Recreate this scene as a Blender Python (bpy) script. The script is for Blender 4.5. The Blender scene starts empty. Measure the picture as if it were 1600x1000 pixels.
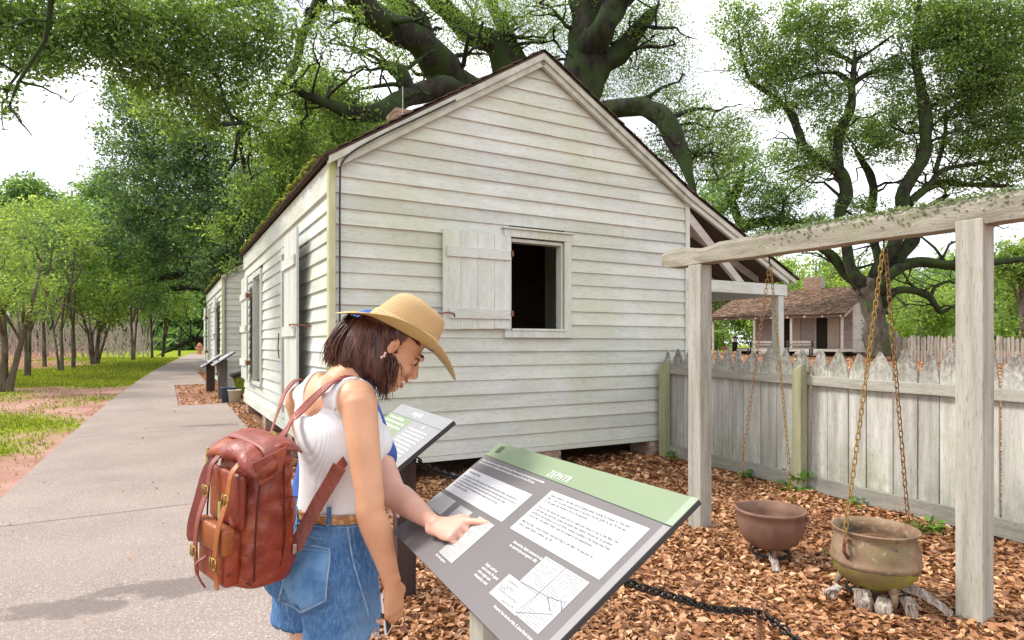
import bpy, bmesh, math, random
import numpy as np
from mathutils import Vector, Matrix, noise
from mathutils.bvhtree import BVHTree
random.seed(7); RNG = np.random.default_rng(11)
R = math.radians
SC = bpy.context.scene; COL = SC.collection
CAMH = 1.55; FPX = 984.0; HOR = 538.0
# ------------------------------------------------------------------ camera, sky, sun, exposure
cd = bpy.data.cameras.new('camera'); cam = bpy.data.objects.new('camera', cd); COL.objects.link(cam)
cam.location = (0, 0, CAMH); cam.rotation_euler = (R(90), 0, 0)
cd.sensor_width = 36; cd.lens = FPX / 1600 * 36; cd.shift_y = (HOR - 500) / 1600; cd.clip_start = .05; cd.clip_end = 2000
SC.camera = cam
SC.cycles.max_bounces = 16; SC.cycles.diffuse_bounces = 8; SC.cycles.transmission_bounces = 12
W = bpy.data.worlds.new('World'); SC.world = W; W.use_nodes = True
nt = W.node_tree; nt.nodes.clear()
out = nt.nodes.new('ShaderNodeOutputWorld'); bg = nt.nodes.new('ShaderNodeBackground')
sky = nt.nodes.new('ShaderNodeTexSky'); sky.sky_type = 'NISHITA'; sky.sun_disc = False
SUN_EL, SUN_ROT = R(58), R(-50)
sky.sun_elevation = SUN_EL; sky.sun_rotation = SUN_ROT
tc = nt.nodes.new('ShaderNodeTexCoord'); mp = nt.nodes.new('ShaderNodeMapping'); mp.inputs['Scale'].default_value = (1, 1, 2.2)
nz = nt.nodes.new('ShaderNodeTexNoise'); nz.inputs['Scale'].default_value = 3.2; nz.inputs['Detail'].default_value = 5
cr = nt.nodes.new('ShaderNodeValToRGB')
cr.color_ramp.elements[0].position = .33; cr.color_ramp.elements[0].color = (5.6, 6.0, 6.7, 1)
cr.color_ramp.elements[1].position = .62; cr.color_ramp.elements[1].color = (12.6, 12.7, 12.8, 1)
mx = nt.nodes.new('ShaderNodeMix'); mx.data_type = 'RGBA'; mx.inputs[0].default_value = .93
nt.links.new(tc.outputs['Generated'], mp.inputs['Vector']); nt.links.new(mp.outputs[0], nz.inputs['Vector']); nt.links.new(nz.outputs['Fac'], cr.inputs[0])
nt.links.new(sky.outputs[0], mx.inputs[6]); nt.links.new(cr.outputs[0], mx.inputs[7]); nt.links.new(mx.outputs[2], bg.inputs[0])
bg.inputs[1].default_value = .1; nt.links.new(bg.outputs[0], out.inputs[0])
sl = bpy.data.lights.new('sun', 'SUN'); sl.energy = 2.6; sl.angle = R(13); sl.color = (1, .95, .87)
so = bpy.data.objects.new('sun', sl); COL.objects.link(so)
SDIR = Vector((math.sin(SUN_ROT) * math.cos(SUN_EL), math.cos(SUN_ROT) * math.cos(SUN_EL), math.sin(SUN_EL)))
SDIR = Vector((-.66, .06, .75)).normalized()       # soft light from the left, over the path
sky.sun_elevation = math.asin(SDIR.z); sky.sun_rotation = math.atan2(SDIR.x, SDIR.y)
so.rotation_euler = SDIR.to_track_quat('Z', 'Y').to_euler(); so.location = (-10, -10, 30)
vs = SC.view_settings; vs.view_transform = 'Standard'; vs.look = 'None'; vs.exposure = .72; vs.gamma = 1; vs.use_curve_mapping = False

# ------------------------------------------------------------------ helpers
def at(px, py, Y): return Vector(((px - 800) / FPX * Y, Y, CAMH - (py - HOR) / FPX * Y))
def G(x, y):
    t = min(max(y - 4, 0), 41)
    return .024 * t
def mesh(name, vs_, fs, smooth=False):
    m = bpy.data.meshes.new(name); m.from_pydata([tuple(v) for v in vs_], [], fs); m.update()
    if smooth: m.polygons.foreach_set('use_smooth', [True] * len(m.polygons))
    return m
def props(o, label=None, cat=None, group=None, kind=None):
    if label: o['label'] = label
    if cat: o['category'] = cat
    if group: o['group'] = group
    if kind: o['kind'] = kind
    return o
def link(name, m, mat=None, parent=None, **k):
    o = bpy.data.objects.new(name, m); COL.objects.link(o)
    if mat is not None and m is not None and len(m.materials) == 0:
        for x in (mat if isinstance(mat, (list, tuple)) else [mat]): m.materials.append(x)
    if parent is not None: o.parent = parent
    return props(o, **k)
def thing(name, label, cat, loc=(0, 0, 0), rz=0, group=None):
    o = bpy.data.objects.new(name, None); COL.objects.link(o); o.location = loc; o.rotation_euler = (0, 0, rz)
    o.empty_display_size = .1
    return props(o, label, cat, group)
def world_child(o, root):          # part modelled in world space under a placed Empty
    o.parent = root; o.matrix_parent_inverse = (Matrix.Translation(root.location) @ root.rotation_euler.to_matrix().to_4x4()).inverted(); return o
def copy_tree(o, parent=None):
    c = o.copy(); COL.objects.link(c)
    if parent is not None: c.parent = parent
    for ch in o.children: copy_tree(ch, c)
    return c
class MB:
    def __init__(s): s.v = []; s.f = []; s.mi = []; s.m = 0
    def add(s, vs_, fs):
        b = len(s.v); s.v += [Vector(v) for v in vs_]; s.f += [tuple(i + b for i in f) for f in fs]; s.mi += [s.m] * len(fs); return s
    def box(s, x0, x1, y0, y1, z0, z1, M=None):
        v = [Vector((x, y, z)) for z in (z0, z1) for y in (y0, y1) for x in (x0, x1)]
        if M is not None: v = [M @ p for p in v]
        return s.add(v, [(0, 2, 3, 1), (4, 5, 7, 6), (0, 1, 5, 4), (2, 6, 7, 3), (0, 4, 6, 2), (1, 3, 7, 5)])
    def hexa(s, b, t):   # bottom quad, top quad
        return s.add(list(b) + list(t), [(3, 2, 1, 0), (4, 5, 6, 7), (0, 1, 5, 4), (1, 2, 6, 5), (2, 3, 7, 6), (3, 0, 4, 7)])
    def loft(s, rings, cap=True, closed=True):
        b = len(s.v); n = len(rings[0])
        for r in rings: s.v += [Vector(p) for p in r]
        for i in range(len(rings) - 1):
            for j in range(n if closed else n - 1):
                a = b + i * n + j; c = b + i * n + (j + 1) % n
                s.f.append((a, c, c + n, a + n)); s.mi.append(s.m)
        if cap and closed:
            s.f.append(tuple(b + j for j in reversed(range(n)))); s.f.append(tuple(b + (len(rings) - 1) * n + j for j in range(n))); s.mi += [s.m] * 2
        return s
    def tube(s, pts, rad, n=8, cap=True, jit=0, flat=1.0, up=None):
        pts = [Vector(p) for p in pts]; rings = []; pu = None
        for i, p in enumerate(pts):
            d = (pts[min(i + 1, len(pts) - 1)] - pts[max(i - 1, 0)]).normalized()
            if pu is None: u = Vector(up) if up is not None else (Vector((0, 0, 1)) if abs(d.z) < .9 else Vector((1, 0, 0)))
            else: u = pu
            a = (u - d * u.dot(d)).normalized(); c = d.cross(a); pu = a
            r = rad[i] if isinstance(rad, (list, tuple)) else rad
            ring = []
            for j in range(n):
                t = 2 * math.pi * j / n
                q = 1 if not jit else 1 + jit * noise.noise(Vector((p.x * 1.3 + 3 * math.cos(t), p.y * 1.3 + 3 * math.sin(t), p.z * 1.3)))
                ring.append(p + a * math.cos(t) * r * q * flat + c * math.sin(t) * r * q)
            rings.append(ring)
        return s.loft(rings, cap)
    def lathe(s, prof, n=32, c=(0, 0, 0), cap=False):
        c = Vector(c)
        return s.loft([[c + Vector((r * math.cos(2 * math.pi * j / n), r * math.sin(2 * math.pi * j / n), z)) for j in range(n)] for r, z in prof], cap)
    def strip(s, pts, wid, nrm, th=.003):      # flat ribbon: pts path, wid width vectors, nrm normals
        rings = []
        for p, w, n_ in zip(pts, wid, nrm):
            rings.append([p - w, p + w, p + w + n_ * th, p - w + n_ * th])
        return s.loft(rings)
    def mesh(s, name='m', smooth=False, auto=None):
        m = mesh(name, s.v, s.f, smooth)
        if any(s.mi): m.polygons.foreach_set('material_index', s.mi)
        if auto: m.polygons.foreach_set('use_smooth', [True] * len(m.polygons)); m.set_sharp_from_angle(angle=R(auto))
        return m
    def build(s, name, mat, parent=None, smooth=False, auto=None, bevel=0, **k):
        o = link(name, s.mesh(name, smooth, auto), mat, parent, **k)
        if bevel:
            b = o.modifiers.new('b', 'BEVEL'); b.width = bevel; b.segments = 2; b.limit_method = 'ANGLE'; b.angle_limit = R(40)
        return o
def smooth_path(pts, n):
    """Catmull-Rom through pts (tuples of any length)"""
    P = np.array(pts, float); P = np.vstack([2 * P[0] - P[1], P, 2 * P[-1] - P[-2]]); o = []
    for i in range(1, len(P) - 2):
        for k in range(n):
            t = k / n
            o.append(.5 * ((2 * P[i]) + (-P[i - 1] + P[i + 1]) * t + (2 * P[i - 1] - 5 * P[i] + 4 * P[i + 1] - P[i + 2]) * t * t + (-P[i - 1] + 3 * P[i] - 3 * P[i + 1] + P[i + 2]) * t ** 3))
    o.append(P[-2]); return o

# ------------------------------------------------------------------ materials
def nodes(name):
    m = bpy.data.materials.new(name); m.use_nodes = True; t = m.node_tree; t.nodes.clear()
    o = t.nodes.new('ShaderNodeOutputMaterial'); b = t.nodes.new('ShaderNodeBsdfPrincipled'); t.links.new(b.outputs[0], o.inputs[0]); return m, t, b, o
def ramp(t, fac, stops, interp='LINEAR'):
    r = t.nodes.new('ShaderNodeValToRGB'); e = r.color_ramp; e.interpolation = interp
    while len(e.elements) < len(stops): e.elements.new(.5)
    for q, (p, c) in zip(e.elements, stops): q.position = p; q.color = (*c, 1) if len(c) == 3 else c
    t.links.new(fac, r.inputs[0]); return r.outputs[0]
def ntex(t, scale, stretch=(1, 1, 1), detail=4, rough=.55, kind='noise', dist=0, off=0):
    tc = t.nodes.new('ShaderNodeTexCoord'); mp = t.nodes.new('ShaderNodeMapping'); mp.inputs['Scale'].default_value = stretch; mp.inputs['Location'].default_value = (off, off * .7, off * .3)
    t.links.new(tc.outputs['Object'], mp.inputs[0])
    if kind == 'noise':
        n = t.nodes.new('ShaderNodeTexNoise'); n.inputs['Detail'].default_value = detail; n.inputs['Roughness'].default_value = rough; n.inputs['Distortion'].default_value = dist; k = 'Fac'
    else:
        n = t.nodes.new('ShaderNodeTexVoronoi'); k = 'Distance'
    n.inputs['Scale'].default_value = scale; t.links.new(mp.outputs[0], n.inputs['Vector']); return n.outputs[k]
def mixc(t, fac, a, b, mode='MIX'):
    m = t.nodes.new('ShaderNodeMix'); m.data_type = 'RGBA'; m.blend_type = mode
    for s, v in ((0, fac), (6, a), (7, b)):
        if hasattr(v, 'links') or isinstance(v, bpy.types.NodeSocket): t.links.new(v, m.inputs[s])
        else: m.inputs[s].default_value = v if s == 0 else ((*v, 1) if len(v) == 3 else v)
    return m.outputs[2]
def mat(name, c1, c2=None, scale=6, stretch=(1, 1, 1), lo=.35, hi=.65, rough=.8, metal=0, spots=(), bump=0, bscale=None, bstretch=None, rnd=0, spec=.3, sub=0, coat=0, detail=5, off=0):
    m, t, b, o = nodes(name)
    c2 = c2 or c1
    f = ntex(t, scale, stretch, detail, off=off); col = ramp(t, f, [(lo, c1), (hi, c2)])
    for i, (sc_, st, l, h, c, amt) in enumerate(spots):
        g = ramp(t, ntex(t, sc_, st, 6, .65, off=3.1 * (i + 1)), [(l, (0, 0, 0)), (h, (amt, amt, amt))])
        col = mixc(t, g, col, c)
    if rnd:
        oi = t.nodes.new('ShaderNodeObjectInfo'); rr = ramp(t, oi.outputs['Random'], [(0, (1 - rnd,) * 3), (1, (1 + rnd * .5,) * 3)])
        col = mixc(t, 1.0, col, rr, 'MULTIPLY')
    t.links.new(col, b.inputs['Base Color'])
    b.inputs['Roughness'].default_value = rough; b.inputs['Metallic'].default_value = metal; b.inputs['Specular IOR Level'].default_value = spec
    if sub: b.inputs['Subsurface Weight'].default_value = sub; b.inputs['Subsurface Radius'].default_value = (.012, .005, .003); b.inputs['Subsurface Scale'].default_value = 1
    if coat: b.inputs['Coat Weight'].default_value = coat; b.inputs['Coat Roughness'].default_value = .25
    if bump:
        bp = t.nodes.new('ShaderNodeBump'); bp.inputs['Strength'].default_value = bump; bp.inputs['Distance'].default_value = .01
        t.links.new(ntex(t, bscale or scale * 3, bstretch or stretch, 8, .6), bp.inputs['Height']); t.links.new(bp.outputs[0], b.inputs['Normal'])
    return m
def leafmat(name, dark, mid, light, trans=.45, rough=.45):
    m = bpy.data.materials.new(name); m.use_nodes = True; t = m.node_tree; t.nodes.clear()
    o = t.nodes.new('ShaderNodeOutputMaterial'); a = t.nodes.new('ShaderNodeAttribute'); a.attribute_name = 'tint'
    c = ramp(t, a.outputs['Fac'], [(0, dark), (.55, mid), (1, light)])
    b = t.nodes.new('ShaderNodeBsdfPrincipled'); b.inputs['Roughness'].default_value = rough; b.inputs['Specular IOR Level'].default_value = .35
    tr = t.nodes.new('ShaderNodeBsdfTranslucent'); mx_ = t.nodes.new('ShaderNodeMixShader'); mx_.inputs[0].default_value = trans
    t.links.new(c, b.inputs['Base Color'])
    yc = mixc(t, 1.0, c, (1.25, 1.2, .45), 'MULTIPLY'); t.links.new(yc, tr.inputs[0])
    t.links.new(b.outputs[0], mx_.inputs[1]); t.links.new(tr.outputs[0], mx_.inputs[2]); t.links.new(mx_.outputs[0], o.inputs[0]); return m
M = {}
def siding(name, st):
    return mat(name, (.52, .54, .51), (.68, .70, .67), 3.0, st, .3, .7, .75, spots=[(.9, (1, 1, 1), .42, .66, (.50, .53, .38), .7), (6, st, .52, .74, (.40, .42, .34), .45), (34, st, .52, .74, (.26, .27, .23), .6), (60, (1, 1, 1), .66, .8, (.27, .28, .25), .5)], bump=.25, bscale=22, rnd=.12)
M['side_x'] = siding('painted_siding', (.35, 1, 2.5)); M['side_y'] = siding('painted_siding_side', (1, .35, 2.5)); M['side_z'] = siding('painted_planks', (3, 3, .35))
M['side_far'] = mat('far_siding', (.44, .40, .36), (.56, .52, .48), 4, (.5, .5, 3), rnd=.12)
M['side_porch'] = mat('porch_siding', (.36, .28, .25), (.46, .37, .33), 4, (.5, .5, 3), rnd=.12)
M['mildew'] = mat('mildewed_board', (.36, .38, .16), (.56, .56, .40), 5, (1, 1, .4), rough=.85, bump=.3)
M['trim'] = mat('grey_trim', (.40, .41, .35), (.56, .57, .50), 5, (1, 1, 1), bump=.3, spots=[(9, (1, 1, 1), .55, .7, (.33, .36, .22), .6)])
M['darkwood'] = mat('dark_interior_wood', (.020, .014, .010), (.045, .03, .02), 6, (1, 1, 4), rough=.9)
M['ceiling'] = mat('porch_ceiling', (.075, .052, .042), (.13, .09, .07), 5, (1, 4, 1), rough=.9)
M['shingle'] = mat('roof_shingle', (.05, .035, .028), (.12, .08, .06), 9, rough=.95, rnd=.2, spots=[(3, (1, 1, 1), .55, .7, (.10, .11, .03), .5)])
M['shingle_far'] = mat('brown_shingle', (.13, .075, .05), (.26, .16, .11), 3, (1, 1, 1), rough=.95, rnd=.35, spots=[(14, (1, 1, 1), .6, .75, (.36, .26, .19), .7)])
M['moss'] = mat('moss', (.09, .12, .015), (.24, .27, .03), 20, rough=1, bump=.6)
M['brick'] = mat('old_brick', (.30, .17, .12), (.45, .31, .24), 14, rough=.95, bump=.4, rnd=.25, spots=[(9, (1, 1, 1), .5, .7, (.45, .42, .36), .7)])
M['mortar'] = mat('mortar', (.36, .33, .28), (.45, .42, .37), 20)
M['iron'] = mat('rusty_iron', (.16, .07, .04), (.28, .14, .08), 12, rough=.85, metal=.2, bump=.3)
M['black'] = mat('black_paint', (.012, .012, .013), (.02, .02, .02), 10, rough=.45)
M['cable'] = mat('dark_cable', (.03, .035, .04), rough=.6)
def weath(name, st, a, b_, lich=.5, green=.3):
    return mat(name, a, b_, 4, st, .3, .7, .9, spots=[(40, st, .56, .70, tuple(x * .42 for x in a), .85), (2.2, (1, 1, 1), .5, .75, (.24, .28, .10), green), (26, (1, 1, 1), .60, .68, (.52, .56, .46), lich)], bump=.5, bscale=30, rnd=.22, detail=8)
M['picket'] = weath('weathered_picket', (4, 4, .3), (.36, .355, .32), (.64, .635, .585), .8, .45)
def picket_tops():      # dark mould on the exposed points, green algae at the foot
    m = M['picket']; t = m.node_tree; b = [n for n in t.nodes if n.type == 'BSDF_PRINCIPLED'][0]; src = b.inputs['Base Color'].links[0].from_socket
    tcn = t.nodes.new('ShaderNodeTexCoord'); sp = t.nodes.new('ShaderNodeSeparateXYZ'); t.links.new(tcn.outputs['Object'], sp.inputs[0])
    for (lo, hi, sc_, c) in ((1.12, 1.55, 16, (.13, .105, .07)), (1.05, 1.5, 42, (.07, .055, .04)), (.62, -.1, 12, (.16, .18, .08))):
        mr = t.nodes.new('ShaderNodeMapRange'); mr.inputs['From Min'].default_value = lo; mr.inputs['From Max'].default_value = hi; t.links.new(sp.outputs['Z'], mr.inputs['Value'])
        ad = t.nodes.new('ShaderNodeMath'); ad.operation = 'MULTIPLY'; t.links.new(mr.outputs[0], ad.inputs[0]); t.links.new(ramp(t, ntex(t, sc_, (1, 1, .6), 7, .7, off=lo), [(.42, (0, 0, 0)), (.60, (.75, .75, .75))]), ad.inputs[1])
        src = mixc(t, ad.outputs[0], src, c)
    t.links.new(src, b.inputs['Base Color'])
picket_tops()
M['rail'] = weath('weathered_rail', (.6, .6, 5), (.28, .265, .235), (.44, .43, .38), .3, .35)
M['fpost'] = weath('mossy_post', (4, 4, .3), (.22, .215, .13), (.38, .37, .235), .2, .6)
M['timber'] = weath('weathered_timber', (4, 4, .3), (.30, .285, .245), (.56, .54, .48), .25, .22)
M['beam'] = weath('weathered_beam', (.8, .8, 4), (.27, .245, .19), (.47, .44, .36), .6, .5)
M['farpicket'] = mat('far_picket', (.24, .20, .17), (.42, .37, .33), 4, (3, 3, .4), rnd=.3)
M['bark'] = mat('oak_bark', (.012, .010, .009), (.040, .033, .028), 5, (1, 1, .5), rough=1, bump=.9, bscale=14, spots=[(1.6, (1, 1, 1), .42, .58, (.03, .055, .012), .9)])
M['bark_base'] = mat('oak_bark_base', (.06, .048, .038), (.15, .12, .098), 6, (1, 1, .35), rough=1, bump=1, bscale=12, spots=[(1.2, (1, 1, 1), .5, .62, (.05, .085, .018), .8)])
M['bark_thin'] = mat('thin_bark', (.07, .055, .04), (.17, .14, .11), 6, (1, 1, .4), rough=1, bump=.6)
M['leaf_oak'] = leafmat('live_oak_leaves', (.06, .115, .05), (.20, .32, .11), (.42, .55, .22), .64)
M['leaf_bright'] = leafmat('bright_leaves', (.10, .18, .055), (.27, .39, .125), (.48, .60, .25), .6)
M['leaf_mid'] = leafmat('blue_green_leaves', (.07, .15, .07), (.19, .33, .13), (.36, .52, .23), .6)
M['leaf_far'] = leafmat('far_leaves', (.14, .22, .07), (.31, .44, .14), (.50, .63, .26), .6)
M['leaf_weed'] = leafmat('weed_leaves', (.05, .13, .015), (.12, .27, .03), (.25, .42, .06), .4)
M['leaf_teal'] = leafmat('deep_oak_leaves', (.04, .095, .052), (.115, .205, .10), (.28, .41, .20), .55)
M['fern'] = leafmat('resurrection_fern', (.02, .045, .012), (.05, .10, .02), (.12, .20, .035), .3)
M['litter'] = leafmat('dry_leaves', (.10, .038, .018), (.44, .205, .095), (.80, .52, .30), .12, .5)
M['grass'] = leafmat('grass_blades', (.11, .15, .02), (.23, .28, .03), (.36, .38, .06), .4)
# ------------------------------------------------------------------ ground
Uh = Vector((.8753, .4833, 0)); Dh = Vector((-.4845, .8747, 0)); Nh = Vector((-.8747, -.4845, 0))   # along gable, along side wall, out of side wall
HK = Vector((-1.74, 6.10, 0)); HYAW = math.atan2(Uh.y, Uh.x)
def side_dist(x, y):   # distance of a ground point to the left of the cabins' side-wall line, and station along it
    d = Vector((x, y, 0)) - HK; return d.dot(Vector((-Dh.y, Dh.x, 0))), d.dot(Dh)
def path_edges(s):     # offsets (left of wall line) of the right and left path edge at station s
    r = .22
    if s > 8.9: r = 1.15
    if s > 14.5: r = .3
    if s < -.4: r = .22 + (-.4 - s) * .2
    l = 2.82 - .018 * max(s, -20) - .0014 * max(0, s) ** 2
    if s > 20.6: r = -1.6
    return r, max(l, r + .3)
xs = sorted(set([-400, -250, -160, -110, -80, -60, -48] + [round(-40 + .4 * i, 2) for i in range(150)] + [22, 25, 30, 38, 50, 70, 110, 160, 250, 400]))
ys = sorted(set([-60, -30, -15, -8, -4] + [round(-2 + .35 * i, 2) for i in range(160)] + [56, 60, 66, 75, 90, 110, 150, 220, 400]))
def grassy(x, y):
    o, s = side_dist(x, y)
    _, l = path_edges(s)
    n = noise.noise(Vector((x * .16, y * .16, 3))) + .5 * noise.noise(Vector((x * .5, y * .5, 8)))
    if x < 0 and o > l - .3:
        v = .66 + n * 1.1
        d = o - l
        if d < 1.0: v -= .25 * (1 - d)
        if y < 8.2: v -= .12
        if d > 4.5 + 1.2 * noise.noise(Vector((s * .2, 2, 2))): v = .12 + n
        if s > 16 and d < 7: v += .45
        return max(0, min(1, v * 1.6 - .25))
    if y > 47: return 1
    if x < 0 and y > 30: return .9
    return 0
gv, gf, ga, gl = [], [], [], []
for y in ys:
    for x in xs:
        gv.append((x, y, G(x, y) + .012 * noise.noise(Vector((x * .6, y * .6, 0))))); g = grassy(x, y); ga.append(g)
        o, s = side_dist(x, y); gl.append(1.0 if o < .4 and not (y > 50) else (.85 if x < 0 and o > path_edges(s)[1] + 4.2 + noise.noise(Vector((x * .3, y * .3, 1))) and s > 10 else 0.0))
nx = len(xs)
for j in range(len(ys) - 1):
    for i in range(nx - 1): a = j * nx + i; gf.append((a, a + 1, a + nx + 1, a + nx))
gm = mesh('ground', gv, gf, True)
for nm, arr in (('grass', ga), ('yard', gl)):
    at_ = gm.attributes.new(nm, 'FLOAT', 'POINT'); at_.data.foreach_set('value', arr)
def ground_mat():
    m, t, b, o = nodes('ground')
    A = t.nodes.new('ShaderNodeAttribute'); A.attribute_name = 'grass'; Y_ = t.nodes.new('ShaderNodeAttribute'); Y_.attribute_name = 'yard'
    dirt = ramp(t, ntex(t, 1.2, detail=8), [(.35, (.33, .165, .125)), (.65, (.48, .29, .235))])
    dirt = mixc(t, ramp(t, ntex(t, 22, detail=5), [(.5, (0, 0, 0)), (.7, (.6, .6, .6))]), dirt, (.20, .13, .10))
    lit = ramp(t, ntex(t, 26, detail=8, rough=.7), [(.32, (.09, .045, .028)), (.5, (.27, .14, .08)), (.68, (.44, .27, .17))])
    grs = ramp(t, ntex(t, 3, detail=8, rough=.7), [(.3, (.15, .20, .012)), (.6, (.25, .31, .02)), (.8, (.34, .37, .04))])
    base = mixc(t, Y_.outputs['Fac'], dirt, lit)
    add = t.nodes.new('ShaderNodeMath'); add.operation = 'ADD'; t.links.new(A.outputs['Fac'], add.inputs[0]); t.links.new(ramp(t, ntex(t, 5, detail=8), [(.3, (0, 0, 0)), (.7, (.5, .5, .5))]), add.inputs[1])
    msk = ramp(t, add.outputs[0], [(.5, (0, 0, 0)), (.85, (1, 1, 1))])
    col = mixc(t, msk, base, grs); t.links.new(col, b.inputs['Base Color']); b.inputs['Roughness'].default_value = 1; b.inputs['Specular IOR Level'].default_value = .1
    bp = t.nodes.new('ShaderNodeBump'); bp.inputs['Strength'].default_value = .6; bp.inputs['Distance'].default_value = .02
    t.links.new(ntex(t, 30, detail=8, rough=.7), bp.inputs['Height']); t.links.new(bp.outputs[0], b.inputs['Normal']); return m
link('ground', gm, ground_mat(), kind='structure')
# path: slab with an edge, aggregate concrete, expansion joints
def path_point(s, o): return HK + Dh * s + Vector((-Dh.y, Dh.x, 0)) * o
M['path'] = mat('washed_concrete', (.265, .205, .183), (.36, .285, .255), 1.1, rough=.9, detail=8, bump=.5, bscale=120, bstretch=(1, 1, 1),
                spots=[(75, (1, 1, 1), .46, .60, (.22, .18, .16), .75), (95, (1, 1, 1), .54, .62, (.64, .57, .52), .7), (.7, (1, 1, 1), .45, .7, (.33, .27, .24), .5)])
def add_stain():       # darker damp stains, their own shape
    m = M['path']; t = m.node_tree; b = [n for n in t.nodes if n.type == 'BSDF_PRINCIPLED'][0]; src = b.inputs['Base Color'].links[0].from_socket
    tcn = t.nodes.new('ShaderNodeTexCoord')
    cur = src
    for (cx, cy, rx, ry, rot) in ((-2.10, 3.95, .80, .26, .25), (-2.60, 3.62, .70, .24, .1), (-5.0, 10.6, .8, .22, .2)):
        mp_ = t.nodes.new('ShaderNodeMapping'); mp_.vector_type = 'TEXTURE'; mp_.inputs['Location'].default_value = (cx, cy, 0); mp_.inputs['Scale'].default_value = (rx, ry, 1); mp_.inputs['Rotation'].default_value = (0, 0, rot)
        t.links.new(tcn.outputs['Object'], mp_.inputs[0])
        sep = t.nodes.new('ShaderNodeVectorMath'); sep.operation = 'MULTIPLY'; sep.inputs[1].default_value = (1, 1, 0); t.links.new(mp_.outputs[0], sep.inputs[0])
        ln = t.nodes.new('ShaderNodeVectorMath'); ln.operation = 'LENGTH'; t.links.new(sep.outputs[0], ln.inputs[0])
        ad = t.nodes.new('ShaderNodeMath'); ad.operation = 'ADD'; t.links.new(ln.outputs['Value'], ad.inputs[0]); t.links.new(ramp(t, ntex(t, 3.2, detail=8, rough=.7, off=cx), [(.3, (.0,) * 3), (.7, (.75,) * 3)]), ad.inputs[1])
        msk = ramp(t, ad.outputs[0], [(.9, (.6,) * 3), (1.0, (.4,) * 3), (1.0, (0,) * 3)])
        r_ = [n for n in t.nodes if n.type == 'VALTORGB'][-1]; e = r_.color_ramp.elements; e[0].position = .78; e[0].color = (.6, .6, .6, 1); e[1].position = .9; e[1].color = (.45, .45, .45, 1); e[2].position = 1.0; e[2].color = (0, 0, 0, 1)
        cur = mixc(t, msk, cur, (.12, .10, .095))
    t.links.new(cur, b.inputs['Base Color'])
add_stain()
slabs = [-9, -4.2, .6, 5.4, 8.895, 8.905, 13.4, 14.495, 14.505, 18.5, 23.5, 29, 36]
pv = MB(); st_all = []
s = -9.0
while s < 40:
    st_all.append(s); s += .25
for s_ in (8.895, 8.905, 14.495, 14.505): st_all.append(s_)
st_all.sort()
lay = []
for s in st_all:
    r, l = path_edges(s); row = []
    n = 20
    for k in range(n + 1):
        o = r + (l - r) * k / n; p = path_point(s, o); p.z = G(p.x, p.y) + .03; row.append(p)
    a = row[0].copy(); a.z -= .1; b_ = row[-1].copy(); b_.z -= .1
    lay.append([a] + row + [b_])
pv.loft(lay, cap=False, closed=False)
pv.v = pv.v; pth = pv.build('path', M['path'], smooth=False, kind='structure')
for p in pth.data.polygons: p.flip()
j = MB()
for s in (-6.6, -4.43, .35, 5.2, 11.5, 17):
    r, l = path_edges(s)
    for k in range(20):
        a = path_point(s, r + (l - r) * k / 20); b_ = path_point(s, r + (l - r) * (k + 1) / 20)
        a.z = G(a.x, a.y) + .034; b_.z = G(b_.x, b_.y) + .034; j.add([a - Dh * .004, b_ - Dh * .004, b_ + Dh * .004, a + Dh * .004], [(3, 2, 1, 0)])
j.build('path_joint', mat('joint', (.07, .06, .05)), kind='structure')

# leaves on the ground, in numpy
def leaf_mesh(name, P, size, tint, up=.0, kite=True, aspect=.42, curl=.25, droop=0):
    n = len(P); d = RNG.normal(size=(n, 3)); d[:, 2] *= (1 - up); d[:, 2] -= droop; d /= np.linalg.norm(d, axis=1)[:, None]
    e = RNG.normal(size=(n, 3)); nn = np.cross(d, e)
    if up: nn = nn / np.linalg.norm(nn, axis=1)[:, None]; nn[:, 2] = np.abs(nn[:, 2]) + up * 2.2
    nn = nn - d * (nn * d).sum(1)[:, None]; nn /= np.linalg.norm(nn, axis=1)[:, None]; s_ = np.cross(nn, d)
    L = (size * RNG.uniform(.65, 1.35, n))[:, None]
    if kite:
        base = P - d * L * .5; tip = P + d * L * .5 + nn * L * curl * RNG.uniform(-1, 1, n)[:, None]
        w = L * aspect * .5; mid = P - d * L * .08 - nn * L * .06
        l_ = mid + s_ * w; r_ = mid - s_ * w
        V = np.stack([base, r_, tip, l_], 1).reshape(-1, 3); k = 4
    else:
        V = np.stack([P - d * L * .5 - s_ * L * aspect * .4, P - d * L * .3 + s_ * L * aspect * .5, P + d * L * .6], 1).reshape(-1, 3); k = 3
    m = bpy.data.meshes.new(name); m.vertices.add(n * k); m.vertices.foreach_set('co', V.astype(np.float32).ravel())
    m.loops.add(n * k); m.loops.foreach_set('vertex_index', np.arange(n * k, dtype=np.int32))
    m.polygons.add(n); m.polygons.foreach_set('loop_start', np.arange(n, dtype=np.int32) * k); m.update(calc_edges=True)
    a = m.attributes.new('tint', 'FLOAT', 'FACE'); a.data.foreach_set('value', np.clip(tint, 0, 1).astype(np.float32)); return m
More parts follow.
